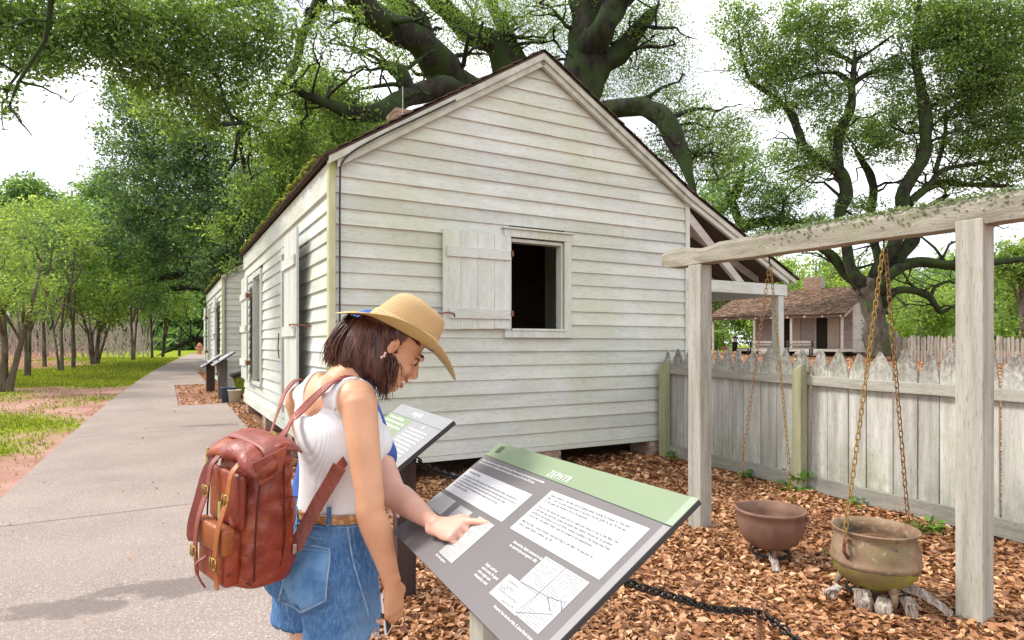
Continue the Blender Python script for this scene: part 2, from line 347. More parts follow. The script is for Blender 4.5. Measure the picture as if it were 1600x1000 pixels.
def folded_leaves(name, P, size, tint, tilt=.45):
    n = len(P); az = RNG.uniform(0, 2 * math.pi, n); up = np.column_stack([RNG.normal(0, tilt, n), RNG.normal(0, tilt, n), np.ones(n)]); up /= np.linalg.norm(up, axis=1)[:, None]
    d = np.column_stack([np.cos(az), np.sin(az), np.zeros(n)]); d -= up * (d * up).sum(1)[:, None]; d /= np.linalg.norm(d, axis=1)[:, None]; s_ = np.cross(up, d)
    L = (size * RNG.uniform(.55, 1.35, n))[:, None]; w = L * RNG.uniform(.16, .27, n)[:, None]; f = RNG.uniform(-.1, .9, n)[:, None] * w; c = RNG.uniform(-.15, .35, n)[:, None] * L * .4
    base = P - d * L * .5 + up * c; tip = P + d * L * .5 + up * c * .8
    l1 = P - d * L * .22 + s_ * w * .85 + up * f; l2 = P + d * L * .20 + s_ * w + up * f; r1 = P - d * L * .22 - s_ * w * .85 + up * f; r2 = P + d * L * .20 - s_ * w + up * f
    V = np.stack([base, r1, r2, tip, l2, l1], 1).reshape(-1, 3); F_ = np.array([[0, 1, 2, 3], [0, 3, 4, 5]]); idx = (np.arange(n)[:, None, None] * 6 + F_[None]).reshape(-1)
    m = bpy.data.meshes.new(name); m.vertices.add(n * 6); m.vertices.foreach_set('co', V.astype(np.float32).ravel()); m.loops.add(n * 8); m.loops.foreach_set('vertex_index', idx.astype(np.int32))
    m.polygons.add(2 * n); m.polygons.foreach_set('loop_start', np.arange(2 * n, dtype=np.int32) * 4); m.update(calc_edges=True)
    t_ = m.attributes.new('tint', 'FLOAT', 'FACE'); t_.data.foreach_set('value', np.repeat(np.clip(tint, 0, 1), 2).astype(np.float32)); return m
def litter():
    pts = []
    def region(n, y0, y1, power=1.0):
        y = y0 + (y1 - y0) * RNG.random(n) ** power; x = (RNG.uniform(-.32, .98, n)) * (y + .6); return np.stack([x, y], 1)
    P = np.vstack([region(76000, 1.6, 6.5, .75), region(30000, 6.0, 13), region(24000, 13, 46)])
    # keep the yard side only
    d = P - np.array([HK.x, HK.y]); off = d @ np.array([-Dh.y, Dh.x]); sta = d @ np.array([Dh.x, Dh.y])
    keep = off < .20 + .2 * np.clip(-.4 - sta, 0, 30)
    inhouse = (off < 0) & (off > -4.6) & (sta > .35) & (sta < 8); keep &= ~inhouse
    P = P[keep]
    z = .024 * np.clip(P[:, 1] - 4, 0, 41) + RNG.uniform(.004, .03, len(P)) + .02 * np.sin(P[:, 0] * 5) * np.sin(P[:, 1] * 4.3) + .015
    size = np.where(P[:, 1] < 6.5, .054, np.where(P[:, 1] < 13, .085, .14))
    t = np.clip(RNG.beta(1.8, 1.8, len(P)) + .18 * np.array([noise.noise(Vector((a * 1.3, b * 1.3, 4))) for a, b in P]), 0, 1)
    return folded_leaves('fallen_leaves', np.column_stack([P, z]), size, t)
link('fallen_leaves', litter(), M['litter'], kind='stuff', label='brown fallen leaves carpeting the yard around the kettles and fence', cat='fallen leaves')
def gutter_leaves():   # thin litter beside the side wall and in the planting bay
    n = 5200; s_ = RNG.uniform(-.2, 22, n); o = RNG.uniform(.02, 1.1, n) ** 1.0
    o = np.where((s_ > 8.9) & (s_ < 14.5), o, o * .2); st_ = RNG.random(n) < .035; s_ = np.where(st_, RNG.uniform(-4.5, 18, n), s_); o = np.where(st_, RNG.uniform(.3, 2.9, n), o)
    P = np.array([HK.x, HK.y]) + s_[:, None] * np.array([Dh.x, Dh.y]) + o[:, None] * np.array([-Dh.y, Dh.x])
    z = .024 * np.clip(P[:, 1] - 4, 0, 41) + .02
    return leaf_mesh('fallen_leaves', np.column_stack([P, z]), .08, RNG.beta(2, 2, n), up=.6)
link('fallen_leaves', gutter_leaves(), M['litter'], kind='stuff', label='narrow bed of dry leaves between the concrete path and the cabin side wall', cat='fallen leaves')
def blades():
    n = 110000; y = 6 + 30 * RNG.random(n) ** 1.25; x = -y * RNG.uniform(.36, .98, n); P = np.stack([x, y], 1)
    d = P - np.array([HK.x, HK.y]); off = d @ np.array([-Dh.y, Dh.x]); sta = d @ np.array([Dh.x, Dh.y])
    keep = off > (2.87 - .018 * sta - .0014 * np.clip(sta, 0, 60) ** 2)
    g = np.array([grassy(a, b) if k else 0 for (a, b), k in zip(P, keep)]); keep &= (g > RNG.uniform(.05, 1.0, n) ** .8) | (RNG.random(n) < .04)
    P = P[keep]; n = len(P); z = .024 * np.clip(P[:, 1] - 4, 0, 41)
    h = RNG.uniform(.02, .05, n) * (1 + P[:, 1] * .03); w = .004 + .0007 * P[:, 1]; a = RNG.uniform(0, 6.28, n)
    c, s_ = np.cos(a), np.sin(a); lx, ly = RNG.normal(0, .02, n), RNG.normal(0, .02, n)
    V = np.stack([np.column_stack([P[:, 0] - c * w, P[:, 1] - s_ * w, z]), np.column_stack([P[:, 0] + c * w, P[:, 1] + s_ * w, z]), np.column_stack([P[:, 0] + lx, P[:, 1] + ly, z + h])], 1).reshape(-1, 3)
    m = bpy.data.meshes.new('grass'); m.vertices.add(n * 3); m.vertices.foreach_set('co', V.astype(np.float32).ravel()); m.loops.add(n * 3); m.loops.foreach_set('vertex_index', np.arange(n * 3, dtype=np.int32))
    m.polygons.add(n); m.polygons.foreach_set('loop_start', np.arange(n, dtype=np.int32) * 3); m.update(calc_edges=True)
    t = m.attributes.new('tint', 'FLOAT', 'FACE'); t.data.foreach_set('value', RNG.random(n).astype(np.float32)); return m
link('grass', blades(), M['grass'], kind='stuff', label='short bright green lawn grass left of the concrete path', cat='grass')

# ------------------------------------------------------------------ white cabin
def build_cabin(label):
    Z0 = .379; EX = .156; W_ = 4.64; LEN = 7.56; AX, AZ = 2.347, 4.86; EL, ER = 3.38, 3.51
    root = thing('wooden_cabin', label, 'cabin', (HK.x, HK.y, 0), HYAW, 'whitewashed timber cabins along the path')
    def roofz(x): return EL + (AZ - EL) * x / AX if x <= AX else AZ + (ER - AZ) * (x - AX) / (W_ - AX)
    def xl(z): return 0 if z <= EL else (z - EL) / (AZ - EL) * AX
    def xr(z): return W_ if z <= ER else AX + (AZ - z) / (AZ - ER) * (W_ - AX)
    wx0, wx1, wz0, wz1 = 1.96, 2.675, 1.73, 2.72
    gw = MB(); IN = .10                     # sheathing with a real opening, gable
    def poly_y(mb, pts, y0, y1):            # extrude an x-z polygon along y
        n = len(pts); v = [Vector((x, y0, z)) for x, z in pts] + [Vector((x, y1, z)) for x, z in pts]
        mb.add(v, [tuple(range(n)), tuple(reversed(range(n, 2 * n)))] + [(i + n, (i + 1) % n + n, (i + 1) % n, i) for i in range(n)])
    poly_y(gw, [(.02, Z0), (wx0, Z0), (wx0, roofz(wx0) - .03), (.02, roofz(.02) - .03)], .02, IN)
    poly_y(gw, [(wx1, Z0), (W_ - .02, Z0), (W_ - .02, roofz(W_ - .02) - .03), (wx1, roofz(wx1) - .03)], .02, IN)
    poly_y(gw, [(wx0, Z0), (wx1, Z0), (wx1, wz0), (wx0, wz0)], .021, IN - .001)
    poly_y(gw, [(wx0, wz1), (wx1, wz1), (wx1, roofz(wx1) - .03), (AX, AZ - .03), (wx0, roofz(wx0) - .03)], .021, IN - .001)
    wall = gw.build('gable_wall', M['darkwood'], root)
    rnd = random.Random(3); z = Z0; k = 0
    while z < AZ - .04:
        z1 = min(z + EX, AZ - .02); za = z + rnd.uniform(-.006, .006) * (k > 0); zb = z1 + .012
        cuts = [(None, None)]
        if za < wz1 + .05 and zb > wz0 - .05: cuts = [(None, wx0 - .02), (wx1 + .02, None)]
        if cuts == [(None, None)] and rnd.random() < .42 and xr(zb) - xl(zb) > 2.2:
            jx = rnd.uniform(xl(zb) + .7, xr(zb) - .7); cuts = [(None, jx - .0015), (jx + .0015, None)]
        for (ca, cb) in cuts:
            a0 = max(ca if ca is not None else xl(za) + .0, xl(za)); a1 = max(ca if ca is not None else xl(zb), xl(zb))
            b0 = cb if cb is not None else xr(za); b1 = cb if cb is not None else xr(zb); b1 = max(b1, a1 + .004); 
            tilt = rnd.uniform(-.004, .004); y0 = -.016 + rnd.uniform(-.004, .004)
            b = MB(); b.hexa([(a0, y0, za), (b0, y0, za + tilt), (b0, .012, za + tilt), (a0, .012, za)], [(a1, .006, zb), (b1, .006, zb), (b1, .0125, zb), (a1, .0125, zb)])
            b.build('clapboard', M['side_x'], wall)
        z = z1; k += 1
    # window in the gable
    win = MB()
    win.box(wx0 - .085, wx0, -.035, -.002, wz0 - .03, wz1 + .03).box(wx1, wx1 + .095, -.035, -.002, wz0 - .03, wz1 + .03)
    win.box(wx0 - .085, wx1 + .095, -.037, -.002, wz1 + .031, wz1 + .115).box(wx0 - .11, wx1 + .12, -.062, -.001, wz1 + .116, wz1 + .135)
    win.box(wx0 - .085, wx1 + .11, -.05, -.002, wz0 - .105, wz0 - .031)
    win.box(wx0, wx0 + .022, -.0, .11, wz0 - .02, wz1 + .02).box(wx1 - .03, wx1 - .002, -.0, .11, wz0 - .02, wz1 + .02).box(wx0 + .022, wx1 - .03, .0, .11, wz1 - .018, wz1 + .02).box(wx0, wx1, -.06, .11, wz0 - .03, wz0 - .003)
    wo = win.build('window', M['side_z'], root, bevel=.003)
    sh = MB(); n = 4; sx0, sx1 = 1.125, 1.93
    sho = bpy.data.objects.new('shutter', mesh('shutter', *(lambda b: (b.v, b.f))(MB().box(sx0 + .05, sx1 - .02, -.052, -.045, wz0 + .02, wz1 - .03)))); COL.objects.link(sho); sho.parent = root; sho.data.materials.append(M['side_z']); sho['label'] = 'open plank shutter swung flat against the gable'
    for i in range(n):
        a = sx0 + (sx1 - sx0) * i / n; b_ = sx0 + (sx1 - sx0) * (i + 1) / n - .003
        MB().box(a, b_, -.080, -.053, wz0 - .02 + .004 * i, wz1 + .04 - .006 * i).build('plank', M['side_z'], sho, bevel=.002)
    for zz, xx in ((wz1 - .19, .035), (wz0 + .15, .06)):
        MB().box(sx0 + xx, sx1 - .01, -.103, -.081, zz - .055, zz + .055).build('batten', M['side_x'], sho, bevel=.003)
    for zz in (wz1 - .17, wz0 + .16):
        MB().box(sx1 + .0, sx1 + .02, -.11, -.04, zz - .03, zz + .03).build('hinge', M['iron'], sho)
    hk = MB(); hk.tube([(sx0 - .17, -.04, 1.87), (sx0 - .02, -.11, 1.875), (sx0 + .05, -.12, 1.885), (sx0 + .11, -.115, 1.87), (sx0 + .12, -.10, 1.84)], .008, 6); hk.build('shutter_hook', M['iron'], root, smooth=True)
    # side wall with two openings
    ops = [(1.93, 2.73, .66, 2.74), (4.95, 5.85, .92, 2.72)]; BZ = .54
    sw = MB()
    def bx(y0, y1, z0, z1): sw.box(.02, IN, y0, y1, z0, z1)
    bx(.1, 1.93, BZ, EL - .05); bx(2.73, 4.95, BZ, EL - .05); bx(5.85, LEN, BZ, EL - .05)
    for (a, b_, c, d) in ops: bx(a, b_, BZ, c); bx(a, b_, d, EL - .05)
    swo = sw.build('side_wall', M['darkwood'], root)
    z = BZ; k = 0
    while z < 3.02:
        zb = z + EX + .012; za = z + rnd.uniform(-.008, .008); segs = [(0.0, LEN)]
        for (a, b_, c, d) in ops:
            if za < d + .04 and zb > c - .04:
                segs = [q for (p0, p1) in segs for q in (((p0, a - .06), (b_ + .06, p1)) if p0 < a < p1 else ((p0, p1),))]
        for (p0, p1) in segs:
            t = rnd.uniform(-.01, .01); x0 = -.017 + rnd.uniform(-.004, .004)
            b = MB(); b.hexa([(x0, p0, za), (.012, p0, za), (.012, p1, za + t), (x0, p1, za + t)], [(.006, p0, zb), (.0125, p0, zb), (.0125, p1, zb), (.006, p1, zb)]); b.build('clapboard', M['side_y'], swo)
        z += EX; k += 1
    MB().box(-.03, .012, .0, LEN, z + .01, EL - .06).build('frieze_board', M['side_y'], swo)
    MB().box(-.024, .012, .02, LEN, BZ - .14, BZ - .005).build('sill_board', M['side_y'], swo)
    for (a, b_, c, d) in ops:
        f = MB(); f.box(-.045, -.003, a - .08, a, c - .02, d + .0).box(-.045, -.003, b_, b_ + .08, c - .02, d).box(-.047, -.003, a - .08, b_ + .08, d + .001, d + .09).box(-.06, .1, a - .08, b_ + .08, c - .07, c - .021)
        f.box(-.002, .11, a, a + .025, c - .02, d).box(-.002, .11, b_ - .025, b_, c - .02, d).box(-.002, .11, a + .025, b_ - .025, d - .025, d)
        fo = f.build('door_frame' if c < .8 else 'window_frame', M['side_z'], root, bevel=.003)
    # plank leaves folded back against the wall
    for (y0, y1, z0, z1, side) in ((1.08, 1.90, .58, 2.86, 0), (5.93, 6.80, .92, 2.78, 1)):
        lf = MB().box(-.118, -.112, y0 + .03, y1 - .03, z0 + .04, z1 - .05).build('door_leaf' if z0 < .8 else 'shutter', M['side_z'], root)
        lf['label'] = 'plank door leaf folded back against the side wall' if z0 < .8 else 'long plank shutter folded back against the side wall'
        m_ = 4
        for i in range(m_):
            a = y0 + (y1 - y0) * i / m_; b_ = y0 + (y1 - y0) * (i + 1) / m_ - .004
            MB().box(-.145, -.119, a, b_, z0, z1 - .01 * (i % 2)).build('plank', M['side_z'], lf, bevel=.002)
        for zz in (z1 - .36, (z0 + z1) / 2 - .02, z0 + .3):
            MB().box(-.170, -.146, y0 + .04, y1 + .03, zz - .06, zz + .06).build('batten', M['side_y'], lf, bevel=.003)
        for zz in (z1 - .36, z0 + .3):
            MB().box(-.15, -.02, y1 - .0 if not side else y0 - .03, y1 + .025 if not side else y0, zz - .04, zz + .04).build('hinge', M['iron'], lf)
        MB().tube([(-.01, y0 - .12, 1.75), (-.17, y0 - .02, 1.77), (-.20, y0 + .10, 1.77), (-.185, y0 + .17, 1.76)] if not side else [(-.01, y1 + .12, 1.75), (-.17, y1, 1.77), (-.19, y1 - .12, 1.77)], .009, 6).build('door_hook', M['iron'], root, smooth=True)
    MB().tube([(-.06, 2.87, 1.70), (-.07, 2.87, 1.50), (-.055, 2.87, 1.36)], .008, 6).build('latch', M['iron'], root, smooth=True)
    # corner boards, far walls, floor, ceiling
    cb = MB(); cb.box(-.034, .022, -.038, -.022, Z0 - .03, EL - .02).box(-.040, -.0235, -.0215, .06, Z0 - .03, EL - .05); cb.build('corner_board', M['mildew'], root)
    MB().box(W_ - .05, W_ + .018, -.03, -.008, Z0, ER - .03).build('corner_board', M['side_z'], root)
    bk = MB(); bk.box(W_ - .1, W_ - .02, IN, LEN, Z0, ER - .05)
    poly_y(bk, [(.02, Z0), (W_ - .02, Z0), (W_ - .02, ER - .03), (AX, AZ - .03), (.02, EL - .03)], LEN - .08, LEN); bk.build('rear_wall', M['side_z'], root)
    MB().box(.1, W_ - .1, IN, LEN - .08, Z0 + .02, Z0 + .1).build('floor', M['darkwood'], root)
    MB().box(.0, W_, -.012, .1, Z0 - .06, Z0 - .004).build('sill_board', M['side_x'], root)
    # partition with a door gap inside
    MB().box(.1, 2.3, 3.4, 3.46, Z0 + .1, 3.3).box(3.1, W_ - .1, 3.4, 3.46, Z0 + .1, 3.3).box(2.3, 3.1, 3.4, 3.46, 2.4, 3.3).build('partition', mat('inner_wall', (.07, .05, .035), (.12, .09, .06), 5, (1, 1, 4)), root)
    # roof: decks, shingle courses, rake boards
    PX, PZ = 6.70, 2.50; Y0, Y1 = -.10, LEN + .12; th = .020
    prof = [(-.055, EL - .035), (AX, AZ + .0), (W_, ER + .0), (PX, PZ)]
    rf = MB()
    for (x0, z0), (x1, z1) in zip(prof[:-1], prof[1:]):
        d = Vector((x1 - x0, 0, z1 - z0)).normalized(); n = Vector((-d.z, 0, d.x))
        A = Vector((x0, 0, z0)); B = Vector((x1, 0, z1)); q = n * th
        for yy in (0,):
            rf.add([A + Vector((0, Y0, 0)), B + Vector((0, Y0, 0)), B + Vector((0, Y1, 0)), A + Vector((0, Y1, 0)), A + q + Vector((0, Y0, 0)), B + q + Vector((0, Y0, 0)), B + q + Vector((0, Y1, 0)), A + q + Vector((0, Y1, 0))],
                   [(3, 2, 1, 0), (4, 5, 6, 7), (0, 1, 5, 4), (1, 2, 6, 5), (2, 3, 7, 6), (3, 0, 4, 7)])
    ro = rf.build('roof', M['ceiling'], root)
    sg = MB(); r2 = random.Random(9)
    for si, ((x0, z0), (x1, z1)) in enumerate(zip(prof[:-1], prof[1:])):
        A = Vector((x0, 0, z0)); B = Vector((x1, 0, z1))
        if z0 > z1: A, B = B, A
        L = (B - A).length; d = (B - A) / L; n = Vector((-d.z, 0, d.x));
        if n.z < 0: n = -n
        A = A + n * th; c = 0; u = -.04 if si != 1 else 0
        while u < L - .02:
            y = Y0 - .02
            while y < Y1:
                w = r2.uniform(.10, .2); l_ = r2.uniform(.30, .34); h = r2.uniform(.010, .022); du = r2.uniform(-.012, .012)
                p = A + d * (u + du) + Vector((0, y, 0)); q = A + d * min(u + l_, L + .02) + Vector((0, y, 0)); ww = Vector((0, w - .006, 0))
                sg.hexa([p + n * .001, q + n * .001, q + ww + n * .001, p + ww + n * .001] if d.x > 0 else [q + n * .001, p + n * .001, p + ww + n * .001, q + ww + n * .001],
                        [p + n * (h + .01), q + n * .004, q + ww + n * .004, p + ww + n * (h + .01)] if d.x > 0 else [q + n * .004, p + n * (h + .01), p + ww + n * (h + .01), q + ww + n * .004])
                y += w
            u += .15; c += 1
    sg.build('shingles', M['shingle'], ro, kind='stuff')
    def rake(x0, z0, x1, z1, drop, wd, ya, yb, m, nm='rake_board'):
        d = Vector((x1 - x0, 0, z1 - z0)).normalized(); n = Vector((d.z, 0, -d.x)); 
        if n.z > 0: n = -n
        b = MB(); A = Vector((x0, 0, z0)) + n * drop; B = Vector((x1, 0, z1)) + n * drop; C = B + Vector((0, 0, -1)) * (wd / abs(n.z)); D = A + Vector((0, 0, -1)) * (wd / abs(n.z))
        f, g = Vector((0, ya, 0)), Vector((0, yb, 0)); b.hexa([A + f, B + f, B + g, A + g], [D + f, C + f, C + g, D + g]); b.f = [tuple(reversed(q)) for q in b.f]; b.build(nm, m, root, bevel=.003)
    for i, ((x0, z0), (x1, z1)) in enumerate(zip(prof[:-1], prof[1:])):
        rake(x0, z0, x1, z1, .002, .062, -.105, -.080, M['trim']); rake(x0 if i else 0, z0 if i else EL, x1 - (0 if i < 2 else .1), z1 + (0 if i < 2 else .05), .062, .062, -.079, -.03, M['trim'] if i < 2 else M['side_x'])
    # moss clumps and debris on the left eave
    ms = MB(); r3 = random.Random(5)
    for i in range(260):
        y = r3.uniform(.2, LEN); p = Vector((-.085 + r3.uniform(-.03, .08), y, EL + .02 + r3.uniform(-.02, .03))); s_ = r3.uniform(.015, .05)
        ms.lathe([(.001, -s_ * .5), (s_ * .9, -s_ * .2), (s_, .1 * s_), (s_ * .6, s_ * .6), (.001, s_ * .8)], 7, p)
    ms.build('roof_moss', M['moss'], ro, kind='stuff', smooth=True)
    # porch: plate, rafters, posts, floor
    MB().box(W_ - .02, 6.56, -.06, .06, 2.26, 2.42).build('porch_beam', M['side_x'], root, bevel=.004)
    MB().box(6.42, 6.56, .062, LEN - .1, 2.26, 2.42).build('porch_beam', M['side_y'], root, bevel=.004)
    for yy in (.4, 1.2, 2.0, 2.8, 3.6, 4.4, 5.2, 6.0, 6.8, 7.4):
        b = MB(); b.hexa([(W_ - .1, yy, ER - .16), (6.5, yy, 2.50), (6.5, yy + .06, 2.50), (W_ - .1, yy + .06, ER - .16)], [(W_ - .1, yy, ER - .03), (6.5, yy, 2.60 - .02), (6.5, yy + .06, 2.58), (W_ - .1, yy + .06, ER - .03)]); b.build('rafter', M['side_far'], root)
    b = MB(); b.hexa([(4.9, -.03, 2.43), (5.05, -.03, 2.43), (5.05, .03, 2.43), (4.9, .03, 2.43)], [(4.66, -.03, 3.0), (4.66, -.03, 3.2), (4.66, .03, 3.2), (4.66, .03, 3.0)])
    b = MB(); b.hexa([(W_ + .0, -.02, 3.17), (5.55, -.02, 2.43), (5.7, -.02, 2.43), (W_ + .0, -.02, 3.33)], [(W_, .04, 3.17), (5.55, .04, 2.43), (5.7, .04, 2.43), (W_, .04, 3.33)]); b.build('porch_brace', M['side_far'], root)
    for yy in (-.05, 2.4, 4.9, 7.2):
        MB().box(6.38, 6.50, yy, yy + .12, .5, 2.255).build('porch_post', M['side_z'], root, bevel=.006)
    MB().box(W_, 6.55, -.1, LEN, .40, .5).build('porch_floor', M['rail'], root)
    MB().box(.3, W_ - .2, 6.0, 6.05, 1, 1.01).build('shelf', M['darkwood'], root)
    # chimney, lightning rod and cable
    ch = MB().box(2.25, 2.62, 4.8, 5.3, 4.2, 5.80).build('chimney', M['mortar'], root)
    rb = random.Random(2)
    for i in range(14):
        z0 = 4.75 + i * .078
        for (a, b_, c, d) in ((2.235, 2.44, 4.785, 4.885), (2.445, 2.635, 4.785, 4.885), (2.23, 2.33, 4.89, 5.09), (2.23, 2.33, 5.095, 5.315), (2.54, 2.64, 4.89, 5.09), (2.54, 2.64, 5.095, 5.315)):
            MB().box(a, b_ - .004, c, d - .004, z0, z0 + .068).build('brick', M['brick'], ch)
    MB().tube([(2.3, 4.6, 4.9), (2.3, 4.6, 6.15)], .008, 6).build('lightning_rod', M['trim'], root)
    MB().tube(smooth_path([(1.25, -.115, 4.11), (.85, -.115, 3.86), (.45, -.12, 3.61), (.18, -.12, 3.42), (.075, -.09, 3.30), (.062, -.05, 3.15), (.06, -.045, 2.2), (.062, -.045, .5)], 6), .009, 6).build('cable', M['cable'], root, smooth=True)
    # brick piers
    def pier(x0, y0, nx_, ny_, ztop, zb):
        po = MB().box(x0 + .012, x0 + nx_ - .012, y0 + .012, y0 + ny_ - .012, zb - .2, ztop).build('brick_pier', M['mortar'], root)
        z = ztop - .012; k = 0
        while z > zb - .05:
            o = (.0 if k % 2 else -.5)
            a = x0 + o * .21
            while a < x0 + nx_ - .02:
                s_, e = max(a, x0), min(a + .2, x0 + nx_)
                if e - s_ > .04: MB().box(s_, e, y0 + rb.uniform(-.004, .004), y0 + .095, z - .062, z).build('brick', M['brick'], po)
                a += .21
            a = y0 + .1
            while a < y0 + ny_:
                e = min(a + .2, y0 + ny_)
                MB().box(x0 + rb.uniform(-.003, .003), x0 + nx_, a, e - .008, z - .062, z).build('brick', M['brick'], po)
                a += .21
            z -= .072; k += 1
    for x in (2.28, 4.0): pier(x, .0, .36, .4, Z0 - .062, .05)
    pier(.05, .02, .4, .4, Z0 - .062, .02)
    for y in (2.2, 4.6, 7.0): pier(.0, y, .34, .36, BZ - .142, .08)
    return root
cab1 = build_cabin('near whitewashed clapboard cabin with an open shutter beside its square gable window')
cab2 = copy_tree(cab1); d2 = Dh * 12.65; cab2.location = (HK.x + d2.x, HK.y + d2.y, .07)
cab2['label'] = 'second whitewashed cabin farther down the path, just its side and a sliver of gable showing'
# ------------------------------------------------------------------ picket fence
FD = -Dh                                  # along the fence, towards the viewer's right
F0 = Vector((2.95, 6.35, 0)); FYAW = math.atan2(FD.y, FD.x)
def fence_t(px):
    r = (px - 800) / FPX; return (r * F0.y - F0.x) / (FD.x - FD.y * r)
fence = thing('picket_fence', 'weathered grey picket fence with pointed boards behind the hanging kettles', 'fence', F0, FYAW)
edges = [1036, 1052, 1070, 1087, 1102, 1117, 1130, 1146, 1163, 1190, 1216, 1242, 1268, 1295, 1328, 1356, 1398, 1436, 1470, 1500, 1532, 1566, 1608, 1652, 1700, 1756, 1815, 1880, 1960, 2050, 2150]
rr = random.Random(21)
for i, (a, b_) in enumerate(zip(edges[:-1], edges[1:])):
    t0, t1 = fence_t(a), fence_t(b_) - .012; w = t1 - t0; gz = G(0, F0.y + FD.y * t0)
    tip = 1.49 + rr.uniform(-.03, .035); sh_ = tip - rr.uniform(.17, .23); zb = gz + .03; m_ = (t0 + t1) / 2 + rr.uniform(-.012, .012); le = rr.uniform(-.006, .006)
    tw = rr.uniform(.012, .022)
    prof = [(t0, zb), (t1, zb), (t1 + le, sh_ + rr.uniform(-.02, .02)), (t1 + le - w * .06, sh_ + .06), (m_ + tw + w * .16, tip - .06), (m_ + tw, tip - .006), (m_ - tw * .3, tip), (m_ - w * .2, tip - .07), (t0 + le + w * .07, sh_ + .07), (t0 + le, sh_)]
    y0 = rr.uniform(-.004, .004); n = len(prof)
    mb = MB(); mb.add([Vector((x, -.012 + y0, z)) for x, z in prof] + [Vector((x, .012 + y0, z)) for x, z in prof], [tuple(range(n)), tuple(reversed(range(n, 2 * n)))] + [(k + n, (k + 1) % n + n, (k + 1) % n, k) for k in range(n)])
    mb.build('picket', M['picket'], fence, bevel=.002)
# the yard side (where the viewer stands) is local -y
ts, te = fence_t(1034), fence_t(2150)
def gz(t): return G(0, F0.y + FD.y * t)
def rail(t0, t1, z0, h):
    mb = MB(); n = 14; rings = []
    for k in range(n + 1):
        t = t0 + (t1 - t0) * k / n; g = gz(t) * .8; dz = .006 * noise.noise(Vector((t * 2.1, z0, 0))); dy = .004 * noise.noise(Vector((t * 3, z0, 5)))
        rings.append([Vector((t, -.058 + dy, z0 + g + dz)), Vector((t, -.016, z0 + g)), Vector((t, -.016, z0 + g + h)), Vector((t, -.058 + dy, z0 + g + h + dz))])
    mb.loft(rings); mb.build('rail', M['rail'], fence, bevel=.003)
tp = [fence_t(1048), fence_t(1260), fence_t(1760)]
rail(ts, tp[1] - .01, 1.10, .095); rail(tp[1] - .008, te, 1.10, .095); rail(ts, tp[1] - .01, .06, .14); rail(tp[1] - .008, te, .055, .145)
for t, h in zip(tp, (1.32, 1.34, 1.33)):
    mb = MB(); mb.hexa([(t - .05, -.155, -.1), (t + .05, -.155, -.1), (t + .05, -.06, -.1), (t - .05, -.06, -.1)], [(t - .05, -.155, h - .05), (t + .05, -.155, h), (t + .05, -.06, h + .03), (t - .05, -.06, h - .01)])
    mb.build('fence_post', M['fpost'], fence, bevel=.004)

# ------------------------------------------------------------------ timber frame that carries the kettle chains
FR = Vector((.53, -.848, 0)).normalized(); RYAW = math.atan2(FR.y, FR.x)
PL = Vector((1.533, 5.14, 0)); PR = Vector((2.563, 3.49, 0))
tf = thing('timber_hoist_frame', 'rough grey timber post and beam frame with vines on its beam, chains hanging from it', 'timber frame', PL, RYAW)
L12 = (PR - PL).length
for k, (t, w, top) in enumerate(((0, .066, 2.195), (L12, .068, 2.235))):
    mb = MB(); n = 12; rings = []
    for i in range(n + 1):
        z = -.1 + (top + .1) * i / n; q = [(-1, -1), (1, -1), (1, 1), (-1, 1)]
        rings.append([Vector((t + sx * (w + .003 * noise.noise(Vector((z * 2, sx * 3, sy * 2 + k)))) + .004 * noise.noise(Vector((z, k, 1))), sy * (w + .003 * noise.noise(Vector((z * 2.3, sx, sy * 4 + k * 2)))), z)) for sx, sy in q])
    mb.loft(rings); mb.build('frame_post', M['timber'], tf, bevel=.006)
mb = MB(); rings = []; n = 46
for i in range(n + 1):
    t = -.37 + 3.9 * i / n; d = .010 * noise.noise(Vector((t * 2.2, 4, 0))); rag = .02 * noise.noise(Vector((t * 7, 9, 1))) if (t < .35) else 0
    zt = 2.352 + .008 * noise.noise(Vector((t * 3, 1, 1))) - (.02 if -.1 < t < .22 else 0) + rag * .6; zb_ = 2.199 + .006 * noise.noise(Vector((t * 2.6, 7, 1)))
    yf, yb_ = -.056 + d, .075 + d
    if i == 0 or i == n: zt -= .02; zb_ += .015
    rings.append([Vector((t, yf, zb_)), Vector((t, yb_, zb_)), Vector((t, yb_, zt)), Vector((t, yf + .012, zt)), Vector((t, yf - .004 + rag, zt - .03)), Vector((t, yf - .003 + rag, zb_ + .05))])
mb.loft(rings); mb.build('beam', M['beam'], tf, bevel=.004)
# creeping vine on the beam, one mass of small leaves
n = 3000; t = .5 + 3.0 * RNG.random(n) ** .9; dens = np.array([noise.noise(Vector((x * 2.2, 3, 3))) for x in t]); t = t[(dens > -.18) | (t > 1.4)]
n = len(t); y = RNG.uniform(-.07, .08, n); z = 2.357 + np.abs(RNG.normal(0, .010, n)); hang = RNG.random(n) < .12; y[hang] = -.066; z[hang] -= RNG.random(hang.sum()) ** 2 * .10
P = np.array([PL.x, PL.y, 0]) + t[:, None] * np.array(FR)[None, :] + y[:, None] * np.array([-FR.y, FR.x, 0]); P[:, 2] = z
vo = link('vine', leaf_mesh('vine', P, .022, RNG.beta(2, 2, n), up=.3, aspect=.8), leafmat('vine_leaves', (.10, .15, .07), (.22, .29, .16), (.38, .44, .30), .3), kind='stuff', label='pale green creeping vine along the top of the timber beam', cat='vine')

